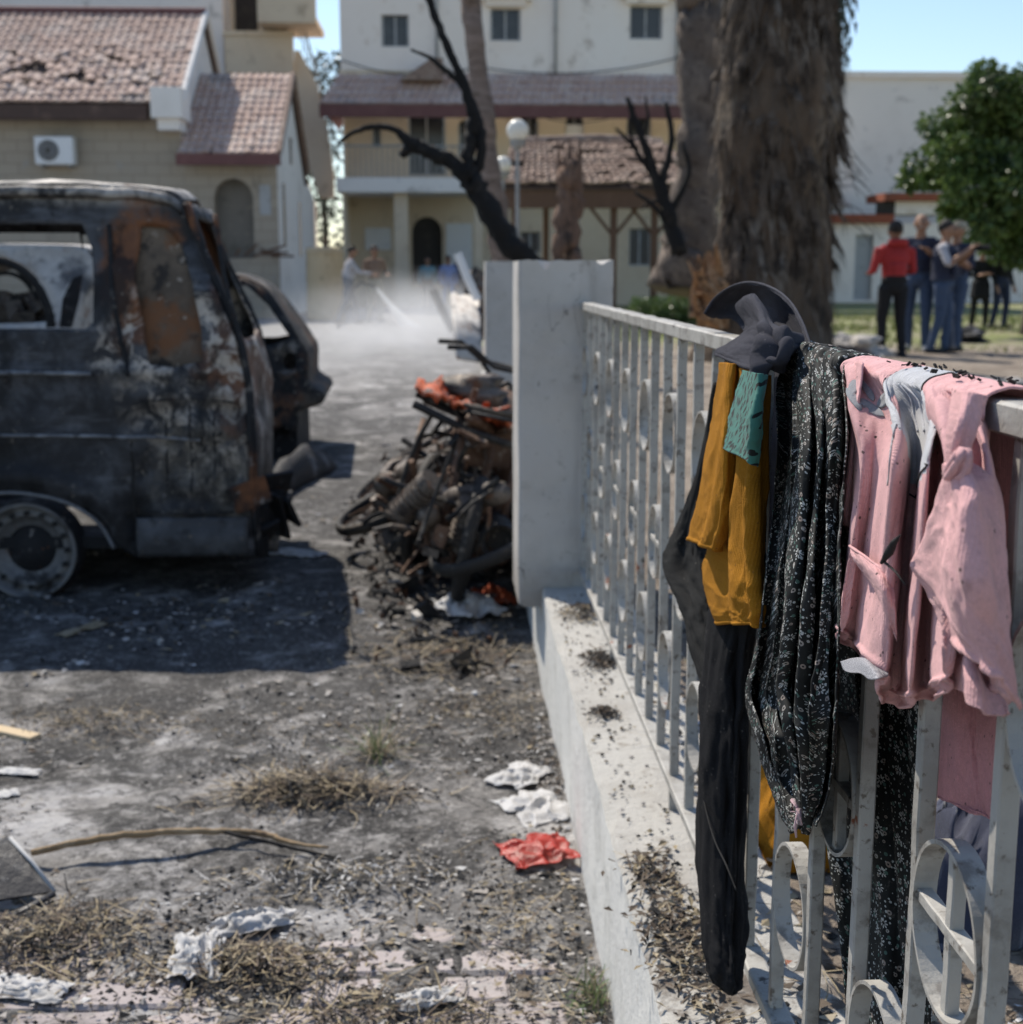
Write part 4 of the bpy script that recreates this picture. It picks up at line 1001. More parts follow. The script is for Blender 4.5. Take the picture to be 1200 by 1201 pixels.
van = empty('burnt_van', (VX0, YV, 0), 'burnt out blackened and rusty van standing on bare rims', 'van')
VM = van_mat()
def vp(x, y): q = on_y(x, y, YV); return (q.x, q.z)
top = [(-560, 300), (-540, 240), (-480, 222), (-300, 214), (0, 214), (120, 216), (185, 222), (207, 236)]
rear = [(228, 290), (255, 350), (277, 400), (288, 450), (293, 520), (294, 600), (298, 655)]
arch = [(150 - 10, 652)] + [(28 + 104 * math.cos(t), 645 - 66 * math.sin(t)) for t in np.linspace(.12, math.pi - .12, 12)] + [(-84, 652)]
arch = [(158, 655)] + arch[1:]
arch2 = [(-330 + 104 * math.cos(t), 645 - 66 * math.sin(t)) for t in np.linspace(.12, math.pi - .12, 10)]
outline_px = top + rear + arch + [(-220, 655)] + arch2 + [(-450, 655), (-565, 640)]
w1 = [(-180, 262), (88, 262), (100, 290), (106, 330), (109, 378), (100, 386), (-180, 386)]
w0 = [(-420, 262), (-200, 262), (-200, 386), (-440, 386)]
w2 = [(158, 264), (188, 266), (205, 285), (222, 330), (236, 390), (238, 424), (205, 432), (176, 428), (166, 380), (156, 320)]
gash = [(168, 470), (183, 462), (196, 476), (190, 500), (176, 508)]
OUT = [vp(*q) for q in outline_px]; zb_ = vp(0, 655)[1]
def relief(X, Z):
    q = None; d = 0
    zb1, zb2 = vp(0, 437)[1], vp(0, 511)[1]
    d += .018 * math.exp(-((Z - zb1) / .02) ** 2) + .012 * math.exp(-((Z - zb2) / .014) ** 2)
    d -= .02 * sstep(zb2 - .01, zb2 - .04, Z) * 0
    wx, wz = vp(28, 645); rr = math.hypot(X - wx, (Z - wz) * 1.3); d += .03 * math.exp(-((rr - .40) / .05) ** 2)
    px0, pz0 = vp(162, 600); px1, pz1 = vp(283, 470)
    inx = sstep(px0, px0 + .02, X) * (1 - sstep(px1 - .02, px1, X)) * sstep(pz0, pz0 + .02, Z) * (1 - sstep(pz1 - .02, pz1, Z)); d -= .025 * inx
    sx = vp(155, 500)[0]; d -= .012 * math.exp(-((X - sx) / .008) ** 2) * (1 if Z < vp(0, 250)[1] else 0)
    d += .016 * noise.fractal((X * 2.2, Z * 2.2, 4), .8, 2, 4) + (.03 * noise.fractal((X * 5, Z * 5, 9), .7, 2, 4) if X > vp(110, 0)[0] else .005 * noise.noise((X * 6, Z * 6, 1)))
    return d
def tumble(Z): return .13 * sstep(.85, 1.75, Z) ** 1.2 + .05 * sstep(.5, .2, Z)
mb = MB(); plate(mb, OUT, [[vp(*q) for q in h] for h in (w0, w1, w2)], lambda u, v: (u, YV + tumble(v) - relief(u, v), v), .025)
side = mb.build('side_panel', VM, van, smooth=True, solid=.012)
w2m = mat('scorched plate', (.1, .078, .06), [(5, .45, .62, (.15, .115, .085)), (9, .5, .62, (.035, .03, .027)), (3, .5, .6, (.17, .08, .04)), (24, .6, .7, (.36, .31, .26))], .85, bump=(30, .6))
mb = MB(); plate(mb, [vp(*q) for q in [(152, 258), (190, 260), (212, 284), (228, 330), (243, 390), (244, 430), (205, 438), (172, 434), (160, 380), (150, 320)]], [], lambda u, v: (u, YV + tumble(v) + .028 + .012 * noise.fractal((u * 7, v * 7, 3), .8, 2, 4), v), .04); mb.build('window_plate', w2m, van, smooth=True)
lip_highlight = mat('scorched trim', (.16, .165, .18), [(7, .45, .62, (.28, .29, .31)), (12, .52, .66, (.04, .04, .043))], .6, .3, bump=(30, .3))  # paler grey shared by the wheel lip and the painted belt highlights
def along(pts, r, name, m, sq=1.0, lift=.016):
    C_ = crom(np.array([vp(*q) for q in pts]), 40); MB().tube([(x, YV + tumble(z) - relief(x, z) - lift * .4, z) for x, z in C_], r, 8, squash=sq, jit=.25).build(name, m, van, smooth=True)
along([(-540, 438), (-200, 438), (0, 437), (108, 438)], .012, 'belt_highlight', lip_highlight, .8); along([(-540, 511), (-200, 511), (0, 510), (150, 512), (235, 516)], .007, 'belt_highlight', lip_highlight)  # paler strips put the highlights of the belt creases into colour
along([(-70, 600), (-40, 584), (0, 578), (40, 579), (80, 590), (112, 612), (132, 645)], .013, 'wheel_lip', lip_highlight, .7)
blk = W['coal']
along([(153, 436), (154, 500), (155, 600), (157, 652)], .007, 'door_gap_shade', blk, 1, -.004); along([(-45, 400), (-46, 500), (-50, 590)], .006, 'door_gap_shade', blk, 1, -.004)  # black tubes stand in for the shade inside the door gaps
for pts_ in ([(195, 478), (194, 540), (196, 596)], [(222, 474), (224, 540), (223, 598)], [(250, 478), (252, 540), (250, 596)], [(186, 590), (220, 548), (262, 505)], [(165, 470), (220, 468), (284, 472)], [(163, 601), (220, 603), (284, 601)]): along(pts_, .006, 'panel_rib', W['burnt_dark'], 1, .004)
a_ = vp(160, 608); b_ = vp(292, 652); mb = MB(); mb.grid([[(a_[0] + (b_[0] - a_[0]) * u, YV + .006 - .02 * math.sin(math.pi * min(1, v * 1.15)) + .008 * noise.noise((u * 6, v * 3, 2)), b_[1] + (a_[1] - b_[1]) * v) for u in np.linspace(0, 1, 24)] for v in np.linspace(0, 1, 8)]); mb.build('sill', mat('dull scorched sill', (.06, .061, .066), [(5, .45, .62, (.1, .102, .11)), (9, .52, .66, (.025, .024, .024)), (30, .6, .7, (.16, .13, .1))], .7, .2, bump=(30, .4)), van, smooth=True, solid=.008)
for pts_ in ([(246, 250), (262, 330), (282, 400), (292, 470), (296, 560), (300, 650)], [(120, 262), (128, 330), (142, 400), (152, 440)]): along(pts_, .010, 'pillar_flange', W['burnt_rust'], .7, .02)
def far_px(h, s): return [(vp(*q)[0] + s, vp(*q)[1]) for q in h]
SH = -.12
mb = MB(); plate(mb, [(x + (SH if x > -1.6 else 0), z) for x, z in OUT], [far_px([(-420, 262), (-250, 262), (-250, 400), (-440, 400)], 0), far_px([(-235, 262), (20, 262), (45, 420), (-235, 420)], -.1), far_px([(60, 265), (172, 268), (215, 430), (60, 440)], -.22)], lambda u, v: (u, YV2 - tumble(v) + .5 * relief(u, v), v), .08)
mb.build('side_panel', VM, van, smooth=True, solid=.012)
# roof: crowned sheet between the sides
tp = crom(np.array([vp(*q) for q in top[1:]] ), 40)
P = []
for k in range(15):
    s = k / 14; row = []
    for (x, z) in tp:
        ya = YV + tumble(z); yb = YV2 - tumble(z); cr = .03 * (1 - (2 * s - 1) ** 2) ** .6
        row.append((x + (SH * s if x > -1.6 else 0) + (cr * .5 if x > -1.2 else 0), ya + (yb - ya) * s, z + cr + .02 * noise.fractal((x * 2, s * 3, 3), .8, 2, 4) * math.sin(math.pi * s)))
    P.append(row)
MB().grid(P).build('roof', VM, van, smooth=True, solid=.01)
P = [[(x, YV + tumble(z) - .02 + dy, z - .035 + dz + .006 * noise.noise((x * 9, 0, 0))) for (x, z) in tp] for dy, dz in ((0, -.015), (-.02, .0), (-.01, .025), (.03, .03))]
MB().grid(P).build('drip_rail', VM, van, smooth=True, solid=.006)
# rear face with hatch opening
def rx(z):
    zs = [vp(*q)[1] for q in [top[-1]] + rear][::-1]; xs = [vp(*q)[0] for q in [top[-1]] + rear][::-1]
    return float(np.interp(z, zs, xs))
ztop = vp(*top[-1])[1]; zlow = vp(*rear[-1])[1]
z397 = vp(0, 400)[1]
mb = MB(); plate(mb, [(0, zlow), (1, zlow), (1, ztop), (0, ztop)], [[(.10, z397), (.9, z397), (.88, ztop - .06), (.12, ztop - .06)]],
    lambda s, z: (rx(z) + SH * s + .05 * math.sin(math.pi * s) + .02 * noise.fractal((s * 4, z * 4, 2), .8, 2, 4), YV + tumble(z) + (YV2 - YV - 2 * tumble(z)) * s, z), .04)
mb.build('rear_panel', VM, van, smooth=True, solid=.012)
P = []
zz = np.linspace(zlow, ztop, 24)
mb = MB(); mb.tube([(rx(z) + .012, YV + tumble(z) + .01, z) for z in zz], .018, 7, jit=.3); mb.build('corner_pillar', W['burnt_rust'], van, smooth=True)
mb = MB(); mb.tube([(rx(z) + SH + .01, YV2 - tumble(z), z) for z in zz], .02, 7, jit=.3); mb.build('corner_pillar', W['burnt_dark'], van, smooth=True)
# floor, seat frames, wheels, bumper scraps
xl = vp(-560, 0)[0]; xr = vp(280, 0)[0]
MB().box2((xl, YV + .1, zb_ + .02), (xr, YV2 - .1, zb_ + .07)).build('floor', W['burnt_dark'], van)
for k, sx in enumerate((-3.3, -2.5)):
    mb = MB()
    for dy in (.25, .6, .95):
        mb.tube([(sx, YV + dy, .35), (sx + .02, YV + dy, .7), (sx + .45, YV + dy, .72)], .018, 6); mb.tube([(sx, YV + dy, .7), (sx - .12, YV + dy, 1.1)], .018, 6)
    mb.tube([(sx - .12, YV + .2, 1.1), (sx - .12, YV + 1.0, 1.1)], .02, 6); mb.tube([(sx + .45, YV + .2, .72), (sx + .45, YV + 1.0, .72)], .02, 6)
    mb.build('seat_frame', W['burnt_rust'], van)
W['rim'] = mat('scorched steel rim', (.16, .158, .16), [(6, .45, .62, (.09, .086, .085)), (15, .55, .68, (.24, .24, .24)), (4, .55, .66, (.03, .028, .028)), (9, .62, .7, (.12, .065, .04))], .55, .3, bump=(40, .3))
def van_wheel(cx, y, s):
    c = (cx, y, .205)
    mb = MB(); mb.lathe([(.10, .05 * s), (.135, .04 * s), (.15, .0), (.165, .02 * s), (.178, .02 * s), (.186, -.02 * s), (.2, -.028 * s), (.204, -.022 * s), (.2, .0), (.185, .03 * s), (.185, .15 * s)], c, 'y', 40)
    w = mb.build('wheel', W['rim'], van, smooth=True)
    MB().lathe([(.001, .02 * s), (.04, .02 * s), (.06, .03 * s), (.1, .055 * s)], c, 'y', 28).build('hub', W['burnt_dark'], w, smooth=True)
    for k in range(16):
        t = 2 * math.pi * k / 16; MB().lathe([(.001, -.004 * s), (.012, -.004 * s), (.012, .01)], (cx + .157 * math.cos(t), y, .205 + .157 * math.sin(t)), 'y', 8).build('vent_hole', W['coal'], w)
    mb = MB(); mb.lathe([(.2, -.01 * s), (.214, .02 * s), (.216, .1 * s), (.2, .15 * s)], c, 'y', 40)
    mb.build('tyre_wire', W['burnt_dark'], w, smooth=True)
wx = vp(28, 645)[0]
van_wheel(wx, YV + .06, 1); van_wheel(vp(-330, 645)[0], YV + .06, 1)
for sgn in (0,):
    van_wheel(wx, YV2 - .06, -1)
mb = MB(); rnd = random.Random(3)
for q in range(9):
    a = Vector((rx(.3) + rnd.uniform(-.05, .12), YV + rnd.uniform(-.02, .3), rnd.uniform(.12, .5))); mb.box(a, (rnd.uniform(.05, .16), .02, rnd.uniform(.1, .3)), (rnd.gauss(0, .3), rnd.gauss(0, .3), rnd.gauss(0, .8)))
mb.build('bumper_scrap', W['burnt_rust'], van, bevel=.004)

# ------------------------------------------------------------------ two more burnt cars behind the van
def car_shell(name, label, px_out, holes, Y, depth, m, mz, skew=0, extra=None):
    f = lambda q: (on_y(*q, Y).x, on_y(*q, Y).z)
    O = [f(q) for q in px_out]; xs = [p[0] for p in O]
    e = empty(name, (sum(xs) / len(xs), Y, ground_z(0, Y)), label, 'car')
    tum = lambda z: .22 * sstep(.8, 1.5, z)
    for s in (0, 1):
        mb = MB(); plate(mb, O, [[f(q) for q in h] for h in holes], lambda u, v: (u + skew * s, (Y + tum(v) if s == 0 else Y + depth - tum(v)) + .02 * noise.fractal((u * 3, v * 3, s), .8, 2, 4), v), .06)
        mb.build('side_panel', m, e, smooth=True, solid=.012)
    C = crom(np.array([f(q) for q in px_out]), len(px_out) * 4); P = []
    for k in range(9):
        s = k / 8; P.append([(x + skew * s, (Y + tum(z)) * (1 - s) + (Y + depth - tum(z)) * s, z + (.012 * math.sin(math.pi * s) if z > 1.2 else 0)) for x, z in C])
    MB().grid(P).build(mz[0], mz[1], e, smooth=True, solid=.01)
    return e
ca = car_shell('burnt_car', 'ash white burnt car seen through the van windows', [(-330, 470), (-330, 400), (-300, 380), (-190, 372), (-130, 305), (-60, 288), (40, 287), (90, 291), (100, 306), (99, 330), (88, 352), (80, 400), (78, 470)],
    [[(-120, 372), (-80, 318), (-5, 305), (22, 315), (45, 340), (58, 368), (56, 378), (20, 380), (-100, 380)]], 8.6, 1.5, W['burnt_pale'], ('roof', W['burnt_pale']))
mb = MB()
for q in range(14):
    a = on_y(-20 + q * 5, 360 + (q % 3) * 6, 9.0); mb.box(a, (.12, .3, .1), (q, q * .7, q * 1.3))
mb.build('scorched_seat', W['burnt_alloy'], ca)
C_ = crom(np.array([tuple(on_y(x, y, 8.52)) for x, y in ((-40, 312), (-5, 305), (22, 314), (44, 336), (57, 364), (60, 384))]), 30); MB().tube([Vector(p) for p in C_], .028, 8, jit=.2).build('window_seal', W['coal'], ca, smooth=True)
sw = on_y(8, 352, 8.9); mb = MB(); torus(mb, sw, .17, .014); mb.tube([sw + Vector((-.16, 0, .02)), sw, sw + Vector((.16, 0, .02))], .012, 6); mb.build('steering_wheel', W['coal'], ca, smooth=True)
mb = MB(); q_ = [on_y(x, y, 8.5) for x, y in ((70, 384), (74, 350), (86, 326), (97, 322), (93, 350), (84, 384))]; mb.add(q_, [(0, 1, 2, 3, 4, 5)]); mb.build('dark_patch', W['burnt_dark'], ca, solid=.02)  # dark sloping patch at the right end of the car
CB = mat('patchy burnt car steel', (.022, .022, .024), [(4, .5, .62, (.09, .075, .06)), (8, .54, .66, (.2, .18, .16)), (2.5, .54, .66, (.12, .06, .035)), (12, .5, .62, (.015, .015, .016)), (26, .6, .7, (.3, .27, .24))], .75, .15, bump=(25, .6))
cbx = car_shell('burnt_car', 'dark burnt hatchback shell with empty tail lamp hole behind the van', [(90, 512), (90, 338), (180, 326), (255, 323), (282, 326), (310, 342), (334, 374), (352, 402), (360, 418), (361, 450), (377, 461), (378, 472), (362, 478), (350, 484), (346, 508), (330, 500), (300, 516), (270, 508), (240, 514)],
    [[(200, 334), (268, 331), (288, 337), (312, 358), (340, 396), (328, 402), (306, 406), (220, 408)], [(340 + 8 * math.cos(t), 424 + 10 * math.sin(t)) for t in np.linspace(0, 6.28, 11)[:-1]]], 9.6, 1.4, CB, ('roof', CB), -.06)
q = on_y(338, 440, 9.58); MB().tube([q + Vector((-.07, -.03, .02)), q + Vector((0, -.03, 0)), q + Vector((.06, -.03, .03))], .012, 6).build('lamp_rim', W['burnt_alloy'], cbx)
q0 = on_y(262, 486, 9.6); q1 = on_y(346, 520, 9.6); MB().box2((q0.x, 9.75, ground_z(0, 9.6)), (q1.x, 10.6, q0.z)).build('under_body', W['burnt_dark'], cbx)
# bumper lump on the ground behind the van
mb = MB(); c = on_z(345, 560, 0.0); P = []
for i in range(14):
    s = i / 13; p = Vector(on_z(312, 590, 0)).lerp(on_z(388, 548, 0), s); row = []
    for k in range(8):
        t = math.pi * k / 7; r = .19 * math.sin(math.pi * (.12 + .8 * s)) * (1 + .3 * noise.noise((i * .4, k * .6, 2))); row.append((p.x + .06 * math.cos(t), p.y - .16 * math.cos(t), r * math.sin(t) * 1.2 + .005))
    P.append(row)
MB().grid(P).build('x', W['burnt_dark'], smooth=True, solid=.01)
o = bpy.data.objects['x']; o.name = 'car_bumper'; tag(o, 'crumpled black bumper lying on the ground behind the van', 'bumper')
# ------------------------------------------------------------------ burnt motorcycles
W['bike_rust'] = mat('fire rusted steel', (.11, .06, .038), [(5, .45, .62, (.17, .1, .065)), (9, .52, .66, (.03, .028, .027)), (22, .58, .7, (.38, .32, .26))], .75, .2, bump=(40, .5))
W['bike_black'] = mat('sooty steel', (.03, .028, .027), [(6, .5, .66, (.09, .075, .06)), (20, .58, .7, (.2, .17, .14))], .7, .2, bump=(40, .5))
def motorcycle(label):
    e = empty('burnt_motorcycle', (0, 0, 0), label, 'motorcycle')
    for x in (-.62, .64):
        mb = MB(); torus(mb, (x, 0, .29), .24, .02, sx=1.4); w = mb.build('wheel', W['bike_black'], e, smooth=True)
        mb = MB()
        for k in range(18):
            t = 2 * math.pi * k / 18; mb.tube([(x + .04 * math.cos(t + .5), .03 * (-1) ** k, .29 + .04 * math.sin(t + .5)), (x + .23 * math.cos(t), 0, .29 + .23 * math.sin(t))], .0035, 4)
        mb.build('spoke', W['bike_rust'], w)
        MB().lathe([(.001, -.06), (.05, -.06), (.055, -.02), (.07, -.02), (.07, .02), (.055, .02), (.05, .06), (.001, .06)], (x, 0, .29), 'y', 16).build('hub', W['burnt_alloy'], w, smooth=False)
    mb = MB()
    for s in (-1, 1):
        mb.tube([(.64, s * .075, .29), (.5, s * .075, .6), (.4, s * .07, .85)], [.02, .022, .018], 8)
    mb.build('fork', W['burnt_alloy'], e, smooth=True)
    mb = MB(); mb.tube([(.3, -.3, .98), (.36, -.2, 1.0), (.42, -.08, .93), (.42, .08, .93), (.36, .2, 1.0), (.3, .3, .98)], .013, 7); mb.tube([(.38, -.1, .8), (.44, 0, .87), (.38, .1, .8)], .014, 7)
    mb.build('handlebar', W['bike_black'], e, smooth=True)
    mb = MB(); mb.tube([(.42, 0, .84), (.2, 0, .72), (-.25, 0, .7), (-.6, .1, .76)], .02, 8); mb.tube([(-.25, 0, .7), (-.6, -.1, .76)], .016, 8); mb.tube([(.42, 0, .8), (.28, 0, .5), (.2, .0, .26), (-.15, 0, .24), (-.28, 0, .45), (-.25, 0, .7)], .018, 8)
    for s in (-1, 1): mb.tube([(-.28, s * .08, .38), (-.62, s * .09, .29)], .016, 7); mb.tube([(-.58, s * .11, .3), (-.45, s * .12, .66)], [.024, .016], 8)
    mb.build('frame', W['bike_rust'], e, smooth=True)
    mb = MB(); mb.box((.05, 0, .36), (.3, .2, .2)); mb.lathe([(.001, -.16), (.09, -.16), (.1, -.1), (.1, .1), (.09, .16), (.001, .16)], (-.02, 0, .33), 'y', 18)
    eng = mb.build('engine', W['burnt_alloy'], e, bevel=.012)
    mb = MB()
    for k in range(7): mb.box((.16 + k * .018, 0, .43 + k * .016), (.012, .19, .15), (0, -.7, 0))
    mb.build('cooling_fin', W['burnt_alloy'], eng)
    mb = MB(); P = []
    for i in range(9):
        s = i / 8; x = .36 - .5 * s; h = .1 * math.sin(math.pi * (.1 + .85 * s)) ** .6; P.append([(x, .13 * math.cos(t) * math.sin(math.pi * (.12 + .8 * s)) ** .5, .76 + h * math.sin(t) + .01 * noise.noise((i, t, 0))) for t in np.linspace(0, 2 * math.pi, 13)[:-1]])
    mb.grid(P, 0, True); mb.build('tank', W['bike_rust'], e, smooth=True)
    mb = MB(); mb.tube([(.24, .1, .42), (.3, .13, .28), (.15, .14, .2), (-.2, .15, .22)], .02, 8); mb.tube([(-.2, .15, .22), (-.26, .16, .24), (-.7, .18, .36), (-.76, .18, .375)], [.022, .045, .05, .035], 12)
    mb.build('exhaust', W['burnt_alloy'], e, smooth=True)
    mb = MB(); mb.tube([(-.2, -.12, .78), (-.75, -.12, .82), (-.8, 0, .82), (-.75, .12, .82), (-.2, .12, .78)], .01, 6)
    for k in range(4): mb.tube([(-.3 - k * .13, -.12, .79), (-.3 - k * .13, .12, .79)], .007, 5)
    mb.build('seat_rack', W['bike_black'], e, smooth=True)
    mb = MB(); P = [[(.64 + .3 * math.cos(t), y, .29 + .3 * math.sin(t)) for t in np.linspace(.5, 2.3, 9)] for y in (-.05, 0, .05)]; mb.grid(P); mb.build('mudguard', W['bike_black'], e, smooth=True, solid=.004)
    return e
GRP = 'burnt motorcycles heaped by the pillar'
mk = motorcycle('rusty burnt motorcycle frame lying on its side in the heap'); mk['group'] = GRP
def put_bike(o, loc, rot): o.location = loc; o.rotation_euler = rot
put_bike(mk, (-.34, 5.75, .16), (math.radians(66), .05, math.radians(112)))
b2 = copy_tree(mk); b2['label'] = 'burnt motorcycle leaning upright against the pillar with its muffler showing'; put_bike(b2, (.04, 5.95, .0), (math.radians(12), .03, math.radians(86)))
b3 = copy_tree(mk); b3['label'] = 'burnt motorcycle with raised bare handlebar at the back of the heap'; put_bike(b3, (-.08, 6.6, .0), (math.radians(13), .05, math.radians(78)))
b4 = copy_tree(mk); b4['label'] = 'toppled burnt motorcycle with one bare wheel ring sticking out beside the heap'; put_bike(b4, (-.42, 6.7, .12), (math.radians(58), .05, math.radians(104)))
# scorched orange rack across the heap
rk = empty('cargo_rack', on_y(550, 500, 5.5), 'scorched orange red cargo rack lying across the motorcycles', 'rack')
mb = MB(); rnd = random.Random(6); a0 = on_y(488, 463, 5.5); a1 = on_y(612, 512, 5.5)
P = []
for j in range(5):
    row = []
    for i in range(26):
        s = i / 25; p = a0.lerp(a1, s); edge = (j == 0 or j == 4)
        z = .045 * noise.fractal((s * 7, j * .9, 1), .8, 2, 4) + (.04 * abs(noise.noise((s * 14, j, 3))) if edge else 0)
        row.append(p + Vector((.02 * noise.noise((s * 9, j, 7)), j * .11 - .05, z + .03 - .1 * (s > .3) * (j == 2) * .3)))
    P.append(row)
mb.grid(P); mb.build('tray', W['orange_burnt'], rk, smooth=True, solid=.012)
mb = MB()
for q in range(16):
    s = rnd.random(); p = a0.lerp(a1, s) + Vector((0, rnd.uniform(-.04, .3), .03)); mb.tube([p, p + Vector((rnd.gauss(0, .05), rnd.gauss(0, .05), rnd.uniform(.0, .06)))], [.022, .012], 6, squash=.4, jit=.6, seed=q)
mb.build('melted_shard', W['orange_burnt'], rk)['kind'] = 'stuff'
for dy in (-.07, .4): MB().tube([a0 + Vector((-.01, dy, -.03)), a0.lerp(a1, .5) + Vector((0, dy, -.055)), a1 + Vector((.02, dy, -.05))], .016, 7, jit=.3).build('rail', W['bike_black'], rk)
c = on_y(556, 452, 5.9); mb = MB(); mb.sphere(c + Vector((0, 0, -.02)), .16, 14, 8, sc=(1.1, .8, .4), jit=.9); mb.build('melted_seat', W['burnt_alloy'], rk, smooth=True)
p0, p1, p2 = on_y(468, 532, 5.6), on_y(500, 490, 5.6), on_y(520, 505, 5.6)
mb = MB(); mb.tube([on_y(462, 600, 5.5), on_y(478, 545, 5.55), on_y(492, 512, 5.6), on_y(508, 484, 5.6), on_y(520, 492, 5.65), on_y(506, 510, 5.65), on_y(492, 512, 5.6)], .011, 7); mb.build('bent_bracket', W['bike_black'], rk, smooth=True)
q0 = on_y(535, 500, 5.75); q1 = on_y(600, 548, 5.75); mb = MB(); mb.box((q0 + q1) / 2, (q1.x - q0.x, .03, q0.z - q1.z), (.1, .1, .1)); mb.build('side_plate', W['bike_rust'], rk, bevel=.01)
q0 = on_y(601, 540, 5.3); 

# countless small wreckage under and around the heap
def shard(mb, p, s, rnd, mi):
    e = Euler((rnd.uniform(0, 6), rnd.uniform(0, 6), rnd.uniform(0, 6))).to_matrix(); k = rnd.random()
    if k < .35:
        mb.box(p, (s * rnd.uniform(.5, 1.4), s * rnd.uniform(.3, .9), s * rnd.uniform(.08, .4)), e, mi)
    elif k < .7:
        d = e @ Vector((1, 0, 0)); d.z *= .35; mb.tube([Vector(p) - d * s, Vector(p) + Vector((0, 0, s * .2)) + d * s * .2, Vector(p) + d * s * 1.2], [s * .14, s * .16, s * .1], 5, mi, jit=.4, seed=int(k * 99))
    else:
        V = [Vector(p) + e @ Vector((rnd.uniform(-1, 1), rnd.uniform(-1, 1), rnd.uniform(-.25, .25))) * s for _ in range(4)]; mb.add(V, [(0, 1, 2), (0, 2, 3)], mi)
mb = MB(); rnd = random.Random(19)
for q in range(1500):
    px = rnd.gauss(530, 55); py = rnd.gauss(645, 55)
    if px > 612 or px < 405 or py < 480 or py > 790: continue
    p = on_z(px, py, 0.02)
    if p.x > .19 or abs(px - 560) < 50 and abs(py - 716) < 34: continue
    hz = .4 * math.exp(-((px - 560) / 60) ** 2 - ((py - 600) / 60) ** 2)
    shard(mb, p + Vector((0, 0, rnd.uniform(0, hz) + .01)), rnd.uniform(.012, .05) * (1.9 if rnd.random() < .12 else 1), rnd, rnd.choice((0, 0, 1, 1, 2, 3, 4, 4)))
# bent rods, rings and torn plates that tangle through the heap
def heap_pt():
    px = min(603, max(442, rnd.gauss(545, 42))); Y = rnd.uniform(5.1, 6.6); top = .78 - .5 * abs(px - 560) / 120; return Vector((on_y(px, 500, Y).x, Y, rnd.uniform(.03, max(.1, top))))
for q in range(330):
    p = heap_pt(); d = Vector((rnd.gauss(0, 1), rnd.gauss(0, 1), rnd.gauss(0, .8))).normalized(); L = rnd.uniform(.06, .34); b = Vector((rnd.gauss(0, .3), rnd.gauss(0, .3), rnd.gauss(0, .3))) * L; mi = rnd.choice((0, 0, 0, 1, 1, 2, 4)); k = rnd.random()
    P_ = [p + d * L * t + b * t * (1 - t) * 2 for t in (-.5, -.2, .1, .4, .6)]
    if any(v.x > .2 or v.z < 0 for v in P_) or (p.y < 5.35 and p.z < .25): continue
    if k < .62: mb.tube(P_, rnd.uniform(.004, .014), 6, mi, jit=.3, seed=q)
    elif k < .78:
        r_ = rnd.uniform(.02, .07); e1 = d.cross(Vector((.3, .5, 1))).normalized(); e2 = d.cross(e1); mb.tube([p + (e1 * math.cos(t) + e2 * math.sin(t)) * r_ for t in np.linspace(0, 6.3 * rnd.uniform(.6, 1), 14)], rnd.uniform(.004, .012), 6, mi)
    else: shard(mb, p, rnd.uniform(.04, .11), rnd, mi)
tag(mb.build('wreckage_scrap', [W['bike_rust'], W['bike_black'], W['burnt_alloy'], W['burnt_pale'], W['coal']]), 'loose burnt metal scrap spread under the motorcycle heap', 'scrap', kind='stuff')
# engine cylinders standing out of the heap
for nm, px, py, rpx, rot, lab in (('engine_cylinder', 545, 612, 15, (.2, .3, 0), 'ash grey upright engine cylinder under the cargo rack'), ('engine_cylinder', 488, 583, 17, (.5, .7, .2), 'tilted brown engine cylinder at the edge of the heap')):
    c = on_y(px, py, 5.25); r = rpx * 5.25 / F_PX; mb = MB(); prof = [(.001, -r * 2)]
    for k in range(7): prof += [(r * .75, -r * 2 + k * r * .45), (r * (1.0 if k > 3 else .9), -r * 2 + k * r * .45 + .004), (r, -r * 2 + k * r * .45 + r * .2), (r * .75, -r * 2 + k * r * .45 + r * .22)]
    prof += [(r * 1.02, r * 1.2), (r * .98, r * 1.9), (.001, r * 1.9)]
    R = Euler(rot).to_matrix(); mb.lathe(prof, (0, 0, 0), 'z', 18); mb.v = [tuple(R @ Vector(v) + c) for v in mb.v]
    tag(mb.build(nm, W['burnt_alloy'], smooth=False), lab, 'engine part', 'engine parts in the heap')
c = on_y(586, 636, 5.1); mb = MB(); mb.lathe([(.001, .05), (.05, .05), (.055, -.0), (.072, -.02), (.075, .1), (.06, .3), (.001, .3)], c, 'y', 20); tag(mb.build('brake_drum', W['bike_black']), 'black open brake drum facing out of the heap', 'engine part')

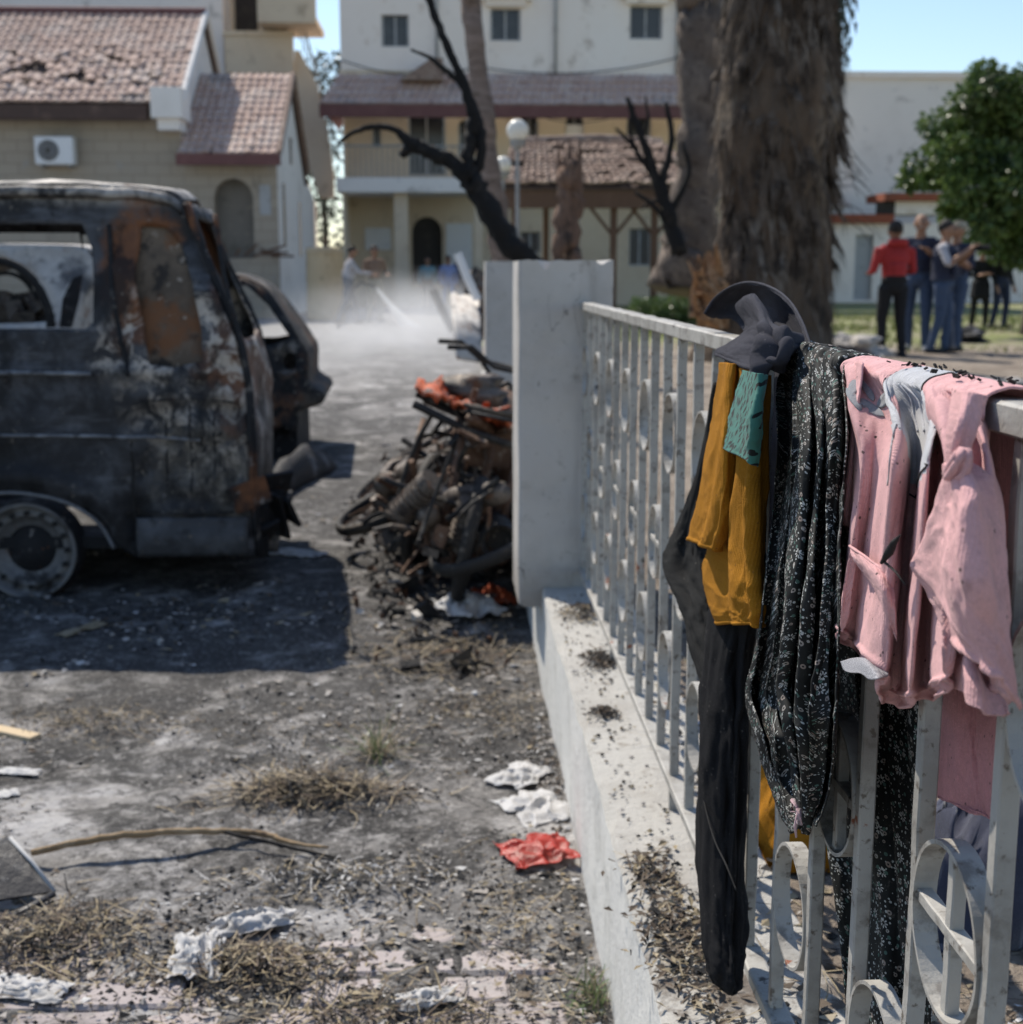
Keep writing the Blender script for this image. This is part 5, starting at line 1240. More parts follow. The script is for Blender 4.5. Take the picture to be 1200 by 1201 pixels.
# ------------------------------------------------------------------ people
SKIN = mat('skin', (.3, .17, .11), [(8, .5, .7, (.25, .14, .09))], .6, bump=None)
HAIR = mat('dark hair', (.02, .017, .015), [(30, .5, .7, (.05, .045, .04))], .7, bump=(80, .5))
def cloth_mat(n, c): return mat(n, c, [(5, .5, .7, tuple(a * .75 for a in c)), (60, .5, .7, tuple(a * .88 for a in c))], .9, bump=(25, .5), bdist=.02)
def person(loc, rz, H, label, group, shirt, pants, shoes, arms, hair=HAIR, stride=.1, lean=0.0, sleeve=1.0, turn=0.0, long_top=0.0, bald=False, extra=None):
    """one continuous remeshed body; arms = for each side (elbow, wrist) offsets from the shoulder in units of body height"""
    s = H / 1.75; segs = []          # (p, q, r0, r1, material index)
    L = lambda x, y, z: Vector((x * s, (y - lean * max(0, z - .9)) * s, z * s))
    mb = MB()
    def seg(p, q, r0, r1, mi, sq=1.0, n=10):
        segs.append((p, q, r0 * s, r1 * s, mi)); mb.tube([p + (p - q).normalized() * r0 * s * .3, p, q, q + (q - p).normalized() * r1 * s * .3], [r0 * s * .7, r0 * s, r1 * s, r1 * s * .7], n, squash=sq)
    def ball(c, r, sc, mi): segs.append((c, c, r * s, r * s, mi)); mb.sphere(c, r * s, 14, 10, sc=sc)
    # legs
    for sd in (-1, 1):
        hip = L(sd * .09, 0, .92); kn = L(sd * .105, -.03 + sd * stride * .45 * -1, .5); an = L(sd * .11, sd * stride * -1 + .03, .09)
        seg(hip, kn, .095, .065, 1); seg(kn, an, .062, .048, 1); toe = an + Vector((sd * .02, -.15, -.045)) * s
        seg(an + Vector((0, .05, -.05)) * s, toe, .042, .032, 2)
    # trunk
    seg(L(-.06, 0, .93), L(.06, 0, .93), .125, .125, 1)
    ball(L(0, .01, 1.0), .15, (1.05, .8, .75), 1 if not long_top else 0)
    seg(L(0, .0, 1.02), L(0, 0, 1.2), .14, .15, 0); ball(L(0, 0, 1.28), .175, (1.02, .68, .95), 0)
    seg(L(-.15, 0, 1.4), L(.15, 0, 1.4), .07, .07, 0); seg(L(0, 0, 1.42), L(0, -.015, 1.53), .062, .055, 3)
    if long_top: seg(L(0, 0, 1.0), L(0, 0, 1.0 - long_top), .17, .2, 0)
    # arms with hands
    for sd, (el, wr) in zip((-1, 1), arms):
        sh = L(sd * .19, 0, 1.405); e = sh + Vector(el) * s; w = sh + Vector(wr) * s
        seg(sh, e, .06, .046, 0); m2 = e.lerp(w, .1 if sleeve < 1 else .92)
        seg(e, w, .045, .032, 0 if sleeve >= 1 else 3); d = (w - e).normalized()
        side = d.cross(Vector((0, 0, 1))); side = side.normalized() if side.length > .1 else Vector((1, 0, 0))
        palm_ = w + d * .06 * s; seg(w, palm_, .032, .036, 3, .6)
        for k in range(4):
            b = palm_ + side * ((k - 1.5) * .021 * s) + d * .03 * s; t = b + (d * .05 + Vector((0, 0, -.018))) * s * (1, 1.12, 1.05, .8)[k]
            seg(b - d * .02 * s, t, .0125, .011, 3, n=6)
        seg(w + d * .03 * s + side * -.025 * s, w + d * .07 * s + side * -.058 * s, .014, .012, 3, n=6)
    # head
    hc = L(0, -.02, 1.64); Rt = Matrix.Rotation(turn, 3, 'Z')
    def hp(x, y, z): return hc + Rt @ (Vector((x, y, z)) * s)
    ball(hc, .1, (.8, .97, 1.12), 3); seg(hp(0, -.03, -.06), hp(0, -.05, -.085), .05, .035, 3)
    seg(hp(0, -.09, .015), hp(0, -.112, -.02), .012, .018, 3, n=6)
    for sd in (-1, 1): ball(hp(sd * .082, .01, -.01), .024, (.5, .9, 1.3), 3)
    if not bald: ball(hp(0, .022, .035), .102, (.83, .95, 1.0), 4)
    tmp = mb.build('tmp', SKIN, base=(0, 0, 0))
    md = tmp.modifiers.new('r', 'REMESH'); md.mode = 'VOXEL'; md.voxel_size = .0125; md2 = tmp.modifiers.new('s', 'SMOOTH'); md2.iterations = 3; md2.factor = .5
    dg = bpy.context.evaluated_depsgraph_get(); me = bpy.data.meshes.new_from_object(tmp.evaluated_get(dg)); bpy.data.objects.remove(tmp)
    me.name = 'person'; me.materials.clear()
    for m in (shirt, pants, shoes, SKIN, hair, W['coal']): me.materials.append(m)
    n = len(me.polygons); cen = np.empty(n * 3); me.polygons.foreach_get('center', cen); cen = cen.reshape(-1, 3)
    best = np.full(n, 1e9); mi = np.zeros(n, int)
    for p, q, r0, r1, m in segs:
        p_, q_ = np.array(p), np.array(q); d = q_ - p_; l2 = max(1e-9, d @ d); t = np.clip(((cen - p_) @ d) / l2, 0, 1)
        dist = np.linalg.norm(cen - p_ - t[:, None] * d, axis=1) - (r0 + (r1 - r0) * t)
        k = dist < best; best[k] = dist[k]; mi[k] = m
    loc_h = (cen - np.array(hc)) @ np.array(Rt) / s
    face = (np.linalg.norm(loc_h, axis=1) < .14) & (loc_h[:, 1] < -.055) & (loc_h[:, 2] < .055); mi[face & (mi == 4)] = 3
    eye = (loc_h[:, 1] < -.06) & (np.abs(np.abs(loc_h[:, 0]) - .033) < .014) & (np.abs(loc_h[:, 2] - .012) < .009); mi[eye & (np.linalg.norm(loc_h, axis=1) < .14)] = 5
    mouth = (loc_h[:, 1] < -.06) & (np.abs(loc_h[:, 0]) < .025) & (np.abs(loc_h[:, 2] + .052) < .006); mi[mouth & (np.linalg.norm(loc_h, axis=1) < .14)] = 2
    # fabric folds
    nv = len(me.vertices); co = np.empty(nv * 3); me.vertices.foreach_get('co', co); co = co.reshape(-1, 3)
    vm = np.zeros(nv, bool)
    for pol in range(0): pass
    for i in range(nv):
        c = co[i]
        if c[2] < 1.45 * s:
            k = .006 * noise.noise((c[0] * 9, c[1] * 9, c[2] * 14)); rr = math.hypot(c[0], c[1]) + 1e-6; co[i, 0] += c[0] / rr * k; co[i, 1] += c[1] / rr * k
    zmin = co[:, 2].min(); co[:, 2] -= zmin
    me.vertices.foreach_set('co', co.ravel()); me.polygons.foreach_set('material_index', mi.tolist()); me.polygons.foreach_set('use_smooth', [True] * n); me.update()
    o = link_mesh('person', me); o.location = loc; o.rotation_euler = (0, 0, rz); o.scale = (1.13, 1.13, 1)
    tag(o, label, 'person', group)
    if extra: extra(o, s, hc - Vector((0, 0, zmin)))
    return o
navy = cloth_mat('navy cloth', (.03, .035, .06)); blackc = cloth_mat('black cloth', (.015, .015, .017)); jeans = cloth_mat('blue jeans', (.06, .085, .14)); redc = cloth_mat('red hoodie cotton', (.36, .035, .035))
whitec = cloth_mat('white cotton', (.6, .6, .62)); greyc = cloth_mat('pale grey cotton', (.45, .43, .44)); tanc = cloth_mat('brown knit', (.26, .17, .12)); khaki = cloth_mat('khaki cotton', (.3, .28, .22)); bluec = cloth_mat('light blue cotton', (.22, .28, .5)); tealc = cloth_mat('teal cotton', (.1, .25, .3)); shoe = cloth_mat('dark shoe', (.03, .03, .032)); shoew = cloth_mat('pale shoe', (.5, .5, .5)); darkbl = cloth_mat('dark blue cotton', (.03, .04, .08))
def at_garden(px, py_feet, Y):
    p = on_y(px, py_feet, Y); return Vector((p.x, Y, garden_z(p.x, Y)))
hang = (((-.05, .03, -.3), (-.03, -.08, -.56)), ((.05, .03, -.3), (.03, -.08, -.56)))
fwdarm = (((-.06, -.02, -.28), (.02, -.26, -.3)), ((.06, -.02, -.28), (-.02, -.26, -.3)))
hold = (((-.09, -.06, -.27), (.06, -.3, -.12)), ((.09, -.06, -.27), (-.06, -.3, -.12)))
cross = (((-.06, -.05, -.27), (.2, -.22, -.24)), ((.06, -.05, -.27), (-.2, -.2, -.26)))
G2 = 'people standing in the garden'
def hood(o, s, hc):
    mb = MB(); P = [[(r * math.cos(t) * s, (.06 + r2 * math.sin(t)) * s, hc.z + (z - .0) * s) for t in np.linspace(-.6, math.pi + .6, 12)] for r, r2, z in ((.12, .07, -.2), (.125, .1, -.16), (.11, .1, -.12), (.085, .07, -.1))]
    mb.grid(P); me = bpy.data.meshes.new('hood'); me.from_pydata([tuple(v) for v in mb.v], [], mb.f); me.materials.append(redc); me.polygons.foreach_set('use_smooth', [True] * len(me.polygons)); h = link_mesh('hood', me, o); md = h.modifiers.new('s', 'SOLIDIFY'); md.thickness = .02
def cap(m):
    def f(o, s, hc):
        mb = MB(); mb.sphere((0, .01 * s, hc.z + .045 * s), .108 * s, 14, 8, sc=(.88, 1, .75)); mb.v = [v for v in mb.v]
        mb.box((0, -.13 * s, hc.z + .055 * s), (.14 * s, .1 * s, .012 * s))
        me = bpy.data.meshes.new('cap'); me.from_pydata([tuple(v) for v in mb.v], [], mb.f); me.materials.append(m); me.polygons.foreach_set('use_smooth', [True] * len(me.polygons)); link_mesh('cap', me, o)
    return f
def vest(m):
    def f(o, s, hc):
        mb = MB(); P = []
        for z, rx_, ry_ in ((.98, .185, .145), (1.08, .175, .14), (1.2, .185, .145), (1.3, .195, .145), (1.38, .19, .125), (1.44, .14, .1)):
            P.append([(rx_ * s * math.cos(t), ry_ * s * math.sin(t), z * s) for t in np.linspace(0, 2 * math.pi, 25)[:-1]])
        mb.grid(P, 0, True); mb.box((.0, -.155 * s, 1.3 * s), (.2 * s, .02 * s, .07 * s)); mb.box((-.09 * s, -.15 * s, 1.1 * s), (.12 * s, .04 * s, .12 * s)); mb.box((.09 * s, -.15 * s, 1.1 * s), (.12 * s, .04 * s, .12 * s))
        me = bpy.data.meshes.new('vest'); me.from_pydata([tuple(v) for v in mb.v], [], mb.f); me.materials.append(m); link_mesh('vest', me, o)
        cm = MB(); cm.box((0, -.36 * s, 1.4 * s), (.13 * s, .07 * s, .09 * s)); cm.lathe([(.001, -.12 * s), (.035 * s, -.12 * s), (.035 * s, 0)], (0, -.39 * s, 1.4 * s), 'y', 12)
        me = bpy.data.meshes.new('camera'); me.from_pydata([tuple(v) for v in cm.v], [], cm.f); me.materials.append(blackc)
        co_ = link_mesh('video_camera', me); co_.matrix_world = o.matrix_basis.copy(); tag(co_, 'black hand held camera raised by the person in the dark vest', 'camera')
    return f
PI = math.pi
person(at_garden(1044, 420, 18.0), PI + .15, 1.76, 'person in a red hoodie and black trousers seen from behind', G2, redc, blackc, shoe, fwdarm, turn=-.2, extra=hood, stride=.04)
person(at_garden(1074, 412, 19.4), -.5, 1.92, 'tall bald person in a dark and white top facing the red hoodie', G2, navy, jeans, shoew, hold, bald=True, stride=.08, sleeve=.5, extra=None)
person(at_garden(1102, 412, 19.0), PI * .62 - .9, 1.82, 'person in dark vest and jeans holding up a camera', G2, greyc, jeans, shoe, (((-.09, -.1, -.22), (.1, -.3, -.02)), ((.09, -.1, -.22), (-.1, -.3, -.02))), stride=.06, sleeve=.4, extra=vest(navy))
person(at_garden(1117, 410, 19.5), -1.1, 1.83, 'person in navy vest and pale cap standing beside the camera holder', G2, navy, jeans, shoe, hold, stride=.07, sleeve=.4, extra=cap(khaki))
person(at_garden(1147, 392, 27.0), -.1, 1.62, 'person in a long black top with folded arms under the tree', G2, blackc, blackc, shoe, cross, stride=.06, long_top=.32)
person(at_garden(1171, 392, 27.0), .5, 1.75, 'person in a black jacket and dark jeans by the tree', G2, blackc, darkbl, shoe, hang, stride=.04)
G3 = 'people around the water hose'
def at_street(px, Y): p = on_y(px, 372, Y); return Vector((p.x, Y, ground_z(p.x, Y)))
person(at_street(409, 31.5), PI * .5 + .1, 1.72, 'person in a pale sweater holding the water hose', G3, greyc, cloth_mat('grey trousers', (.12, .13, .15)), shoe, (((-.02, -.16, -.24), (.05, -.42, -.26)), ((.02, -.14, -.24), (-.05, -.4, -.3))), lean=.12, stride=.2)
person(at_street(440, 32.0), .5, 1.74, 'person in a brown knit top beside the hose', G3, tanc, khaki, shoe, fwdarm, stride=.05)
person(at_street(526, 41.0), .3, 1.62, 'person in a light blue shirt near the building entrance', 'people near the entrance', bluec, bluec, shoe, hang)
person(at_street(538, 42.0), -.3, 1.66, 'person in dark blue clothes near the building entrance', 'people near the entrance', darkbl, darkbl, shoe, hang)
person(at_street(502, 43.0), .0, 1.6, 'person in a teal top in front of the dark doorway', 'people near the entrance', tealc, blackc, shoe, hang)

# ------------------------------------------------------------------ hose, jet and mist
jn = on_y(441, 337, 30.9); je = on_y(485, 392, 29.3)
mb = MB(); hz = [(on_y(423, 330, 31.3)), jn]; mb.tube([on_z(396, 385, .2), on_y(404, 365, 31.6), on_y(414, 340, 31.4), hz[0], jn], [.03, .03, .03, .03, .022], 8)
tag(mb.build('water_hose', blackc, smooth=True), 'dark water hose held by the person in the pale sweater', 'hose')
def vol(name, density, col, falloff=None, aniso=.35):
    N = NT(name); N.out.inputs  # surface stays empty
    pv_ = N.n('VolumePrincipled'); pv_.inputs['Color'].default_value = (*col, 1); pv_.inputs['Anisotropy'].default_value = aniso
    if falloff is None: pv_.inputs['Density'].default_value = density
    else: N.put(pv_.inputs['Density'], falloff(N))
    N.t.links.new(pv_.outputs[0], N.out.inputs['Volume']); return N.m
mb = MB(); mb.tube([jn + Vector((0, 0, 0)), jn.lerp(je, .4), jn.lerp(je, .8), je], [.025, .07, .15, .22], 14)
tag(mb.build('water_jet', vol('dense spray', 9.0, (.95, .97, 1.0)), smooth=True), 'white water jet spraying from the hose nozzle', 'water jet', kind='stuff')
def mist_fall(N):
    o = N.tc.outputs['Object']
    ln = N.n('VectorMath', operation='LENGTH'); N.put(ln.inputs[0], N.vscale(o, (1 / 2.6, 1 / 8.2, 1 / 1.12)))
    base = N.math('SUBTRACT', 1.0, N.ramp(ln.outputs[1], .12, 1.0), clamp=True)
    nz = N.ramp(N.noise(N.vscale(o, (1, .35, 1.1)), 1.0, 4, .6), .3, .68)
    return N.math('MULTIPLY', N.math('MULTIPLY', base, nz), .24)
mb = MB(); mb.sphere((0, 0, 0), 1, 24, 14, sc=(2.65, 8.4, 1.3))
mc = on_y(478, 372, 23.0)
mm = mb.build('water_mist', vol('water mist', 1, (.96, .97, 1.0), mist_fall, .5), base=(0, 0, 0)); mm.location = (mc.x, 23.0, .42)
tag(mm, 'white cloud of water mist drifting over the street', 'mist', kind='stuff')
# wreck panels sticking out of the mist
for nm, lab, pts, Y, w, m in (('bent_strip', 'tilted pale metal strip standing above the mist', ((537, 297), (548, 325), (560, 352)), 16.0, .05, W['white_paint']), ('bent_plank', 'dark bent plank leaning inside the mist', ((508, 340), (520, 366), (531, 388)), 24.0, .07, W['burnt_alloy'])):
    P_ = [on_y(x, y, Y) for x, y in pts]; mb = MB(); mb.tube(P_, w, 6, squash=.5, jit=.2)
    tag(mb.build(nm, m), lab, 'debris')
c0 = on_y(528, 345, 16.0); c1 = on_y(562, 350, 16.2); c2 = on_y(566, 425, 14.8); c3 = on_y(536, 420, 14.6)
mb = MB(); mb.grid([[c0.lerp(c1, s) + Vector((0, .05 * noise.noise((s * 4, 0, 0)), .05 * noise.noise((s * 5, 1, 0)))) for s in np.linspace(0, 1, 8)], [c0.lerp(c3, .5).lerp(c1.lerp(c2, .5), s) + Vector((0, .12 * noise.noise((s * 4, 3, 0)), 0)) for s in np.linspace(0, 1, 8)], [c3.lerp(c2, s) for s in np.linspace(0, 1, 8)]])
tag(mb.build('wreck_sheet', W['burnt_pale'], smooth=True, solid=.03), 'pale burnt sheet of metal half hidden in the mist', 'sheet metal')
mb = MB(); rnd = random.Random(71)
for q in range(26): mb.box(on_y(rnd.uniform(556, 568), rnd.uniform(322, 392), 17.0) , (rnd.uniform(.05, .25), .2, rnd.uniform(.05, .25)), (rnd.random() * 3, rnd.random() * 3, rnd.random()))
tag(mb.build('scrap_pile', W['burnt_alloy']), 'dark scrap pile beside the second pillar', 'scrap')
# ------------------------------------------------------------------ litter on the street
def street_at(px, py):
    p = on_z(px, py, .012); p.z = street_z(p.x, p.y); return p
def crumple(name, label, cat, px, py, w, l, m, seed, h=.05, rot=0.0, n=34, freq=3.0, z=None, sharp=.5):
    c = street_at(px, py) if z is None else on_z(px, py, z); rnd = random.Random(seed); mb = MB(); P = []; R = Matrix.Rotation(rot, 2)
    for j in range(n):
        row = []
        for i in range(n):
            u, v = i / (n - 1) - .5, j / (n - 1) - .5
            e = 1 + .35 * noise.noise((math.atan2(v, u) * 1.4 + seed, seed, 0)); q = R @ Vector((u * w * e, v * l * e))
            x, y = c.x + q.x + .15 * w * noise.noise((u * 4, v * 4, seed + 5)), c.y + q.y + .15 * l * noise.noise((u * 4, v * 4, seed + 9))
            r1 = 1 - abs(noise.noise((u * freq * 2 + seed, v * freq * 2, seed))) * 2; r2 = 1 - abs(noise.noise((u * freq * 5, v * freq * 5 + seed, seed))) * 2
            zz = h * max(0, sharp * r1 + .16 * r2) * (1 - .7 * max(abs(u), abs(v)) * 2) + .004
            row.append((x, y, c.z + zz))
        P.append(row)
    mb.grid(P); o = mb.build(name, m, smooth=True, solid=.0012)
    return tag(o, label, cat)
crumple('plastic_bag', 'crumpled red plastic bag on the street beside the low wall', 'plastic bag', 630, 1012, .16, .15, W['red_plastic'], 3, .055, .3, freq=2.0)
crumple('plastic_bag', 'crumpled white plastic film beside the wall above the red bag', 'plastic bag', 630, 948, .15, .2, W['white_plastic'], 8, .05, .5, freq=1.8)
crumple('plastic_bag', 'torn white plastic scrap farther along the wall than the red bag', 'plastic bag', 610, 912, .17, .12, W['white_plastic'], 12, .045, 1.0, freq=2.0)
crumple('plastic_bag', 'dirty white plastic bag lying on brown dry leaves', 'plastic bag', 234, 1125, .10, .17, W['white_plastic'], 21, .085, .1, freq=2.0)
crumple('plastic_bag', 'white plastic strip folded over the dry leaf heap', 'plastic bag', 292, 1087, .17, .085, W['white_plastic'], 27, .075, .4, freq=2.0)
crumple('plastic_bag', 'greyish clear plastic scrap in the ash by small twigs', 'plastic bag', 498, 1172, .11, .06, W['white_plastic'], 31, .045, .3)
crumple('plastic_bag', 'shiny silver plastic packet in front of the motorcycle heap', 'plastic bag', 548, 722, .24, .26, W['white_plastic'], 35, .15, .2, freq=2.0)
crumple('plastic_bag', 'orange red melted plastic lump under the motorcycle heap', 'plastic bag', 576, 706, .18, .2, W['orange_burnt'], 36, .14, .2, freq=5)
crumple('cloth_rag', 'pale dirty rag among leaves in the street corner', 'rag', 32, 1158, .16, .08, W['white_plastic'], 41, .03, -.3)
crumple('paper_scrap', 'pale paper scrap lying flat on the ash', 'paper', 22, 906, .11, .05, W['ash'], 44, .014, -.2)
crumple('paper_scrap', 'small square pale paper scrap on the dirt', 'paper', 10, 935, .05, .05, W['ash'], 45, .01, .4)
crumple('plastic_bag', 'white and red plastic rag hanging at the van corner', 'plastic bag', 345, 650, .3, .14, W['white_plastic'], 51, .05, -.4)
crumple('plastic_bag', 'white plastic scrap lying in the shadow near the van wheel', 'plastic bag', 98, 740, .06, .22, W['straw'], 53, .02, -.5)
# plank and other pieces
a, b = street_at(-40, 852), street_at(42, 868); mb = MB(); mb.box((a + b) / 2 + Vector((0, 0, .012)), ((b - a).length, .045, .018), (0, .02, math.atan2(b.y - a.y, b.x - a.x)))
tag(mb.build('wood_plank', mat('fresh split wood', (.55, .43, .28), [(6, .5, .7, (.4, .29, .18))], .85, bump=(40, .4), stretch=(.2, 1, 1)), bevel=.003), 'pale split wooden plank lying on the ash', 'plank')
pts = [street_at(x, y) for x, y in ((38, 1012), (120, 1008), (200, 1000), (262, 992), (310, 988), (345, 998), (385, 1009))]
for i, p in enumerate(pts): p.z += .03 + .02 * math.sin(i)
br = empty('dry_branch', pts[0] - Vector((0, 0, .02)), 'long thin dry branch lying across the dirt', 'branch')
mb = MB(); limb(mb, pts, [.0085, .0085, .008, .008, .0075, .005, .003], 0, 8, 3, .25, 6); mb.build('stem', mat('dry twig bark', (.26, .18, .1), [(15, .45, .65, (.36, .27, .17)), (40, .55, .7, (.12, .08, .05))], .85, bump=(80, .6)), br, smooth=True)
mb = MB(); limb(mb, [pts[3], street_at(350, 1006) + Vector((0, 0, .015)), street_at(400, 1012)], [.005, .004, .002], 0, 6, 5); mb.build('twig', W['char'], br, smooth=True)
# black plastic corner piece bottom left
e = empty('broken_plastic', street_at(10, 1040), 'broken black plastic panel with a pale rim', 'plastic debris')
c = street_at(-10, 1050)
mb = MB(); q = [on_y(-40, 985, c.y + .06), on_y(12, 985, c.y + .08), on_y(64, 1046, c.y - .03), on_y(-40, 1062, c.y - .08)]; mb.add(q, [(0, 1, 2, 3)]); mb.build('sheet', W['black_plastic'], e, solid=.006)
mb = MB(); mb.tube([q[1] + Vector((0, 0, .004)), q[1].lerp(q[2], .5) + Vector((.002, 0, .006)), q[2]], .005, 6); mb.build('rim', W['frame_grey'], e, smooth=True)
mb = MB(); mb.tube([on_y(64, 1048, c.y - .04), on_y(20, 1072, c.y - .09), on_y(-30, 1098, c.y - .12)], [.012, .011, .011], 6, squash=.5); mb.build('lower_strip', W['black_plastic'], e, smooth=True)
mb = MB(); p = [street_at(452, 1000)]; 

# dry grass and leaf clumps: each clump one thing
def strand(mb, p, L, rnd, w=.0016, mi=0, up=.35):
    a = rnd.uniform(0, 6.28); d = Vector((math.cos(a), math.sin(a), rnd.uniform(0, up))); s = Vector((-d.y, d.x, 0)).normalized(); bend = Vector((rnd.gauss(0, .3), rnd.gauss(0, .3), rnd.gauss(-.15, .25)))
    P = [Vector(p) + d * (L * t) + bend * (L * t * t) for t in (0, .3, .6, 1)]
    for q in P: q.z = max(q.z, p[2] - .002)
    V = [];
    for i, q in enumerate(P): k = w * (1 - .5 * i / 3); V += [q - s * k, q + s * k]
    mb.add(V, [(0, 1, 3, 2), (2, 3, 5, 4), (4, 5, 7, 6)], mi)
def clump(name, label, px, py, sx, sy, n, L, seed, mats, cat='dry grass', z=None, up=.35, hump=.03, leafy=0.0, w=.0016):
    rnd = random.Random(seed); mb = MB(); c = street_at(px, py) if z is None else on_z(px, py, z)
    for q in range(n):
        g = (rnd.gauss(0, 1), rnd.gauss(0, 1)); x, y = c.x + g[0] * sx, c.y + g[1] * sy
        zz = (street_z(x, y) if z is None else c.z) + hump * math.exp(-(g[0] ** 2 + g[1] ** 2) / 2) * rnd.random() + .002
        mi = rnd.randrange(len(mats))
        if rnd.random() < leafy:
            a = rnd.uniform(0, 6.28); l = rnd.uniform(.004, .013); d = Vector((math.cos(a), math.sin(a), rnd.uniform(-.3, .5))) * l; s = Vector((-d.y, d.x, rnd.uniform(-.006, .006))) * .42; p = Vector((x, y, zz))
            mb.add([p - d, p + s + Vector((0, 0, .003)), p + d, p - s + Vector((0, 0, .002))], [(0, 1, 2), (0, 2, 3)], mi)
        else: strand(mb, (x, y, zz), L * rnd.uniform(.4, 1.2), rnd, w, mi, up)
    return tag(mb.build(name, mats), label, cat, kind='stuff' if name in ('moss_patch', 'leaf_litter') else None)
SM = [W['straw'], W['leafdry'], W['coal']]
clump('dry_grass', 'matted clump of dry grass in the middle of the sooty street', 362, 935, .12, .045, 750, .085, 1, SM, hump=.06, w=.0026)
clump('dry_grass', 'upright tuft of pale grass behind the matted clump', 440, 885, .022, .03, 130, .09, 2, [W['straw'], W['hedge_leaf'], W['straw']], up=1.6)
clump('leaf_litter', 'brown leaf heap under the dirty white bag', 290, 1135, .10, .05, 850, .05, 3, SM, 'leaves', leafy=.45, hump=.06, w=.0024)
clump('leaf_litter', 'brown leaf heap beside the black plastic panel', 40, 1105, .12, .085, 1100, .06, 4, SM, 'leaves', leafy=.4, hump=.06, w=.0024)
clump('leaf_litter', 'thin scatter of twigs and ash along the bottom edge', 420, 1190, .16, .05, 550, .06, 5, SM, 'leaves', leafy=.4, w=.0022)
clump('leaf_litter', 'loose straw lying near the wall foot', 600, 1085, .06, .09, 160, .05, 6, SM, 'leaves', leafy=.3)
clump('leaf_litter', 'dark leaf scatter by the wall above the white film', 565, 830, .12, .12, 260, .06, 7, SM, 'leaves', leafy=.3)
clump('weed_tuft', 'small green weed growing at the wall foot', 695, 1170, .015, .03, 120, .04, 8, [W['hedge_leaf'], W['straw'], W['hedge_leaf']], 'weed', up=1.8)
clump('leaf_litter', 'wispy black and straw coloured debris near the branch tip', 400, 1040, .13, .06, 420, .05, 14, [W['coal'], W['straw'], W['coal'], W['ash']], 'leaves', leafy=.4)
clump('leaf_litter', 'charred twigs and straw strewn in front of the motorcycle heap', 520, 770, .16, .14, 650, .08, 15, SM, 'leaves', leafy=.25, w=.003)
clump('leaf_litter', 'grey ash and leaf drift along the foot of the low wall', 652, 905, .035, .2, 700, .035, 16, [W['ash'], W['leafdry'], W['coal'], W['pebble']], 'leaves', leafy=.8, hump=.02)
clump('leaf_litter', 'scorched straw patch beside the wooden plank', 100, 850, .16, .09, 500, .05, 17, SM, 'leaves', leafy=.4)
KT = .345
clump('leaf_litter', 'drift of brown leaves on the wall top below the black trousers', 800, 1110, .03, .12, 620, .025, 9, [W['leafdry'], W['leafdry'], W['coal'], W['straw']], 'leaves', z=KT, leafy=.75, hump=.02)
clump('leaf_litter', 'leaf heap at the edge of the wall top where debris starts', 765, 1025, .025, .05, 170, .03, 10, [W['leafdry'], W['leafdry'], W['coal'], W['straw']], 'leaves', z=KT, leafy=.75, hump=.015)
clump('moss_patch', 'dark dry moss patch on the wall top near the pillar', 705, 775, .025, .045, 260, .02, 11, [W['leafdry'], W['coal']], 'moss', z=KT, leafy=.8, hump=.012)
clump('moss_patch', 'small brown moss patch alone on the wall top', 708, 836, .016, .022, 120, .018, 12, [W['leafdry'], W['coal']], 'moss', z=KT, leafy=.8, hump=.01)
clump('moss_patch', 'twiggy dirt patch at the foot of the chipped pillar', 680, 720, .03, .05, 300, .03, 13, [W['leafdry'], W['coal'], W['straw']], 'moss', z=KT, leafy=.5, hump=.03)
# countless crumbs: ash flakes, cinders, leaf bits and rubble crumbs
mb = MB(); rnd = random.Random(99)
def flake(x, y, z, s, mi):
    a = rnd.uniform(0, 6.28); V = []
    for k in range(4):
        t = a + k * 1.57 + rnd.uniform(-.5, .5); r = s * rnd.uniform(.4, 1.2); V.append((x + r * math.cos(t), y + r * math.sin(t) * rnd.uniform(.5, 1), z + rnd.uniform(.0, .6) * s))
    mb.add(V, [(0, 1, 2), (0, 2, 3)], mi)
def crumb(x, y, z, s, mi):
    V = [Vector((rnd.gauss(0, 1), rnd.gauss(0, 1), rnd.gauss(0, .6))).normalized() * s * rnd.uniform(.6, 1.2) for _ in range(6)]
    base = [(1, 0, 0), (0, 1, 0), (-1, 0, 0), (0, -1, 0), (0, 0, .8), (0, 0, -.6)]
    V = [Vector((x, y, z + s * .35)) + Vector(b) * s * rnd.uniform(.6, 1.3) for b in base]
    mb.add(V, [(0, 1, 4), (1, 2, 4), (2, 3, 4), (3, 0, 4), (1, 0, 5), (2, 1, 5), (3, 2, 5), (0, 3, 5)], mi)
for q in range(34000):
    y = 1.95 + 6.2 * rnd.random() ** 1.6; x = rnd.uniform(-.52 * y, .27)
    dn = noise.noise((x * 1.4, y * 1.4, 5)) + .5 * noise.noise((x * 5, y * 5, 2)); side_ = math.exp(-((x - .2) / .35) ** 2)
    if dn + .45 * side_ < rnd.uniform(-.15, .6): continue
    z = max(street_z(x, y), .004 if y < PV_Y1 else -1) + .001; s = abs(rnd.gauss(0, .0045)) + .0018
    if y > 4.2: s *= 1.6
    k = rnd.random()
    if k < .5: flake(x, y, z, s * 1.3, rnd.choice((0, 1, 1, 2, 3, 4, 4)))
    elif k < .8: crumb(x, y, z, s * .7, rnd.choice((1, 1, 1, 4, 2)))
    else: strand(mb, (x, y, z), rnd.uniform(.02, .07), rnd, .0012, rnd.choice((2, 3, 1)), .2)
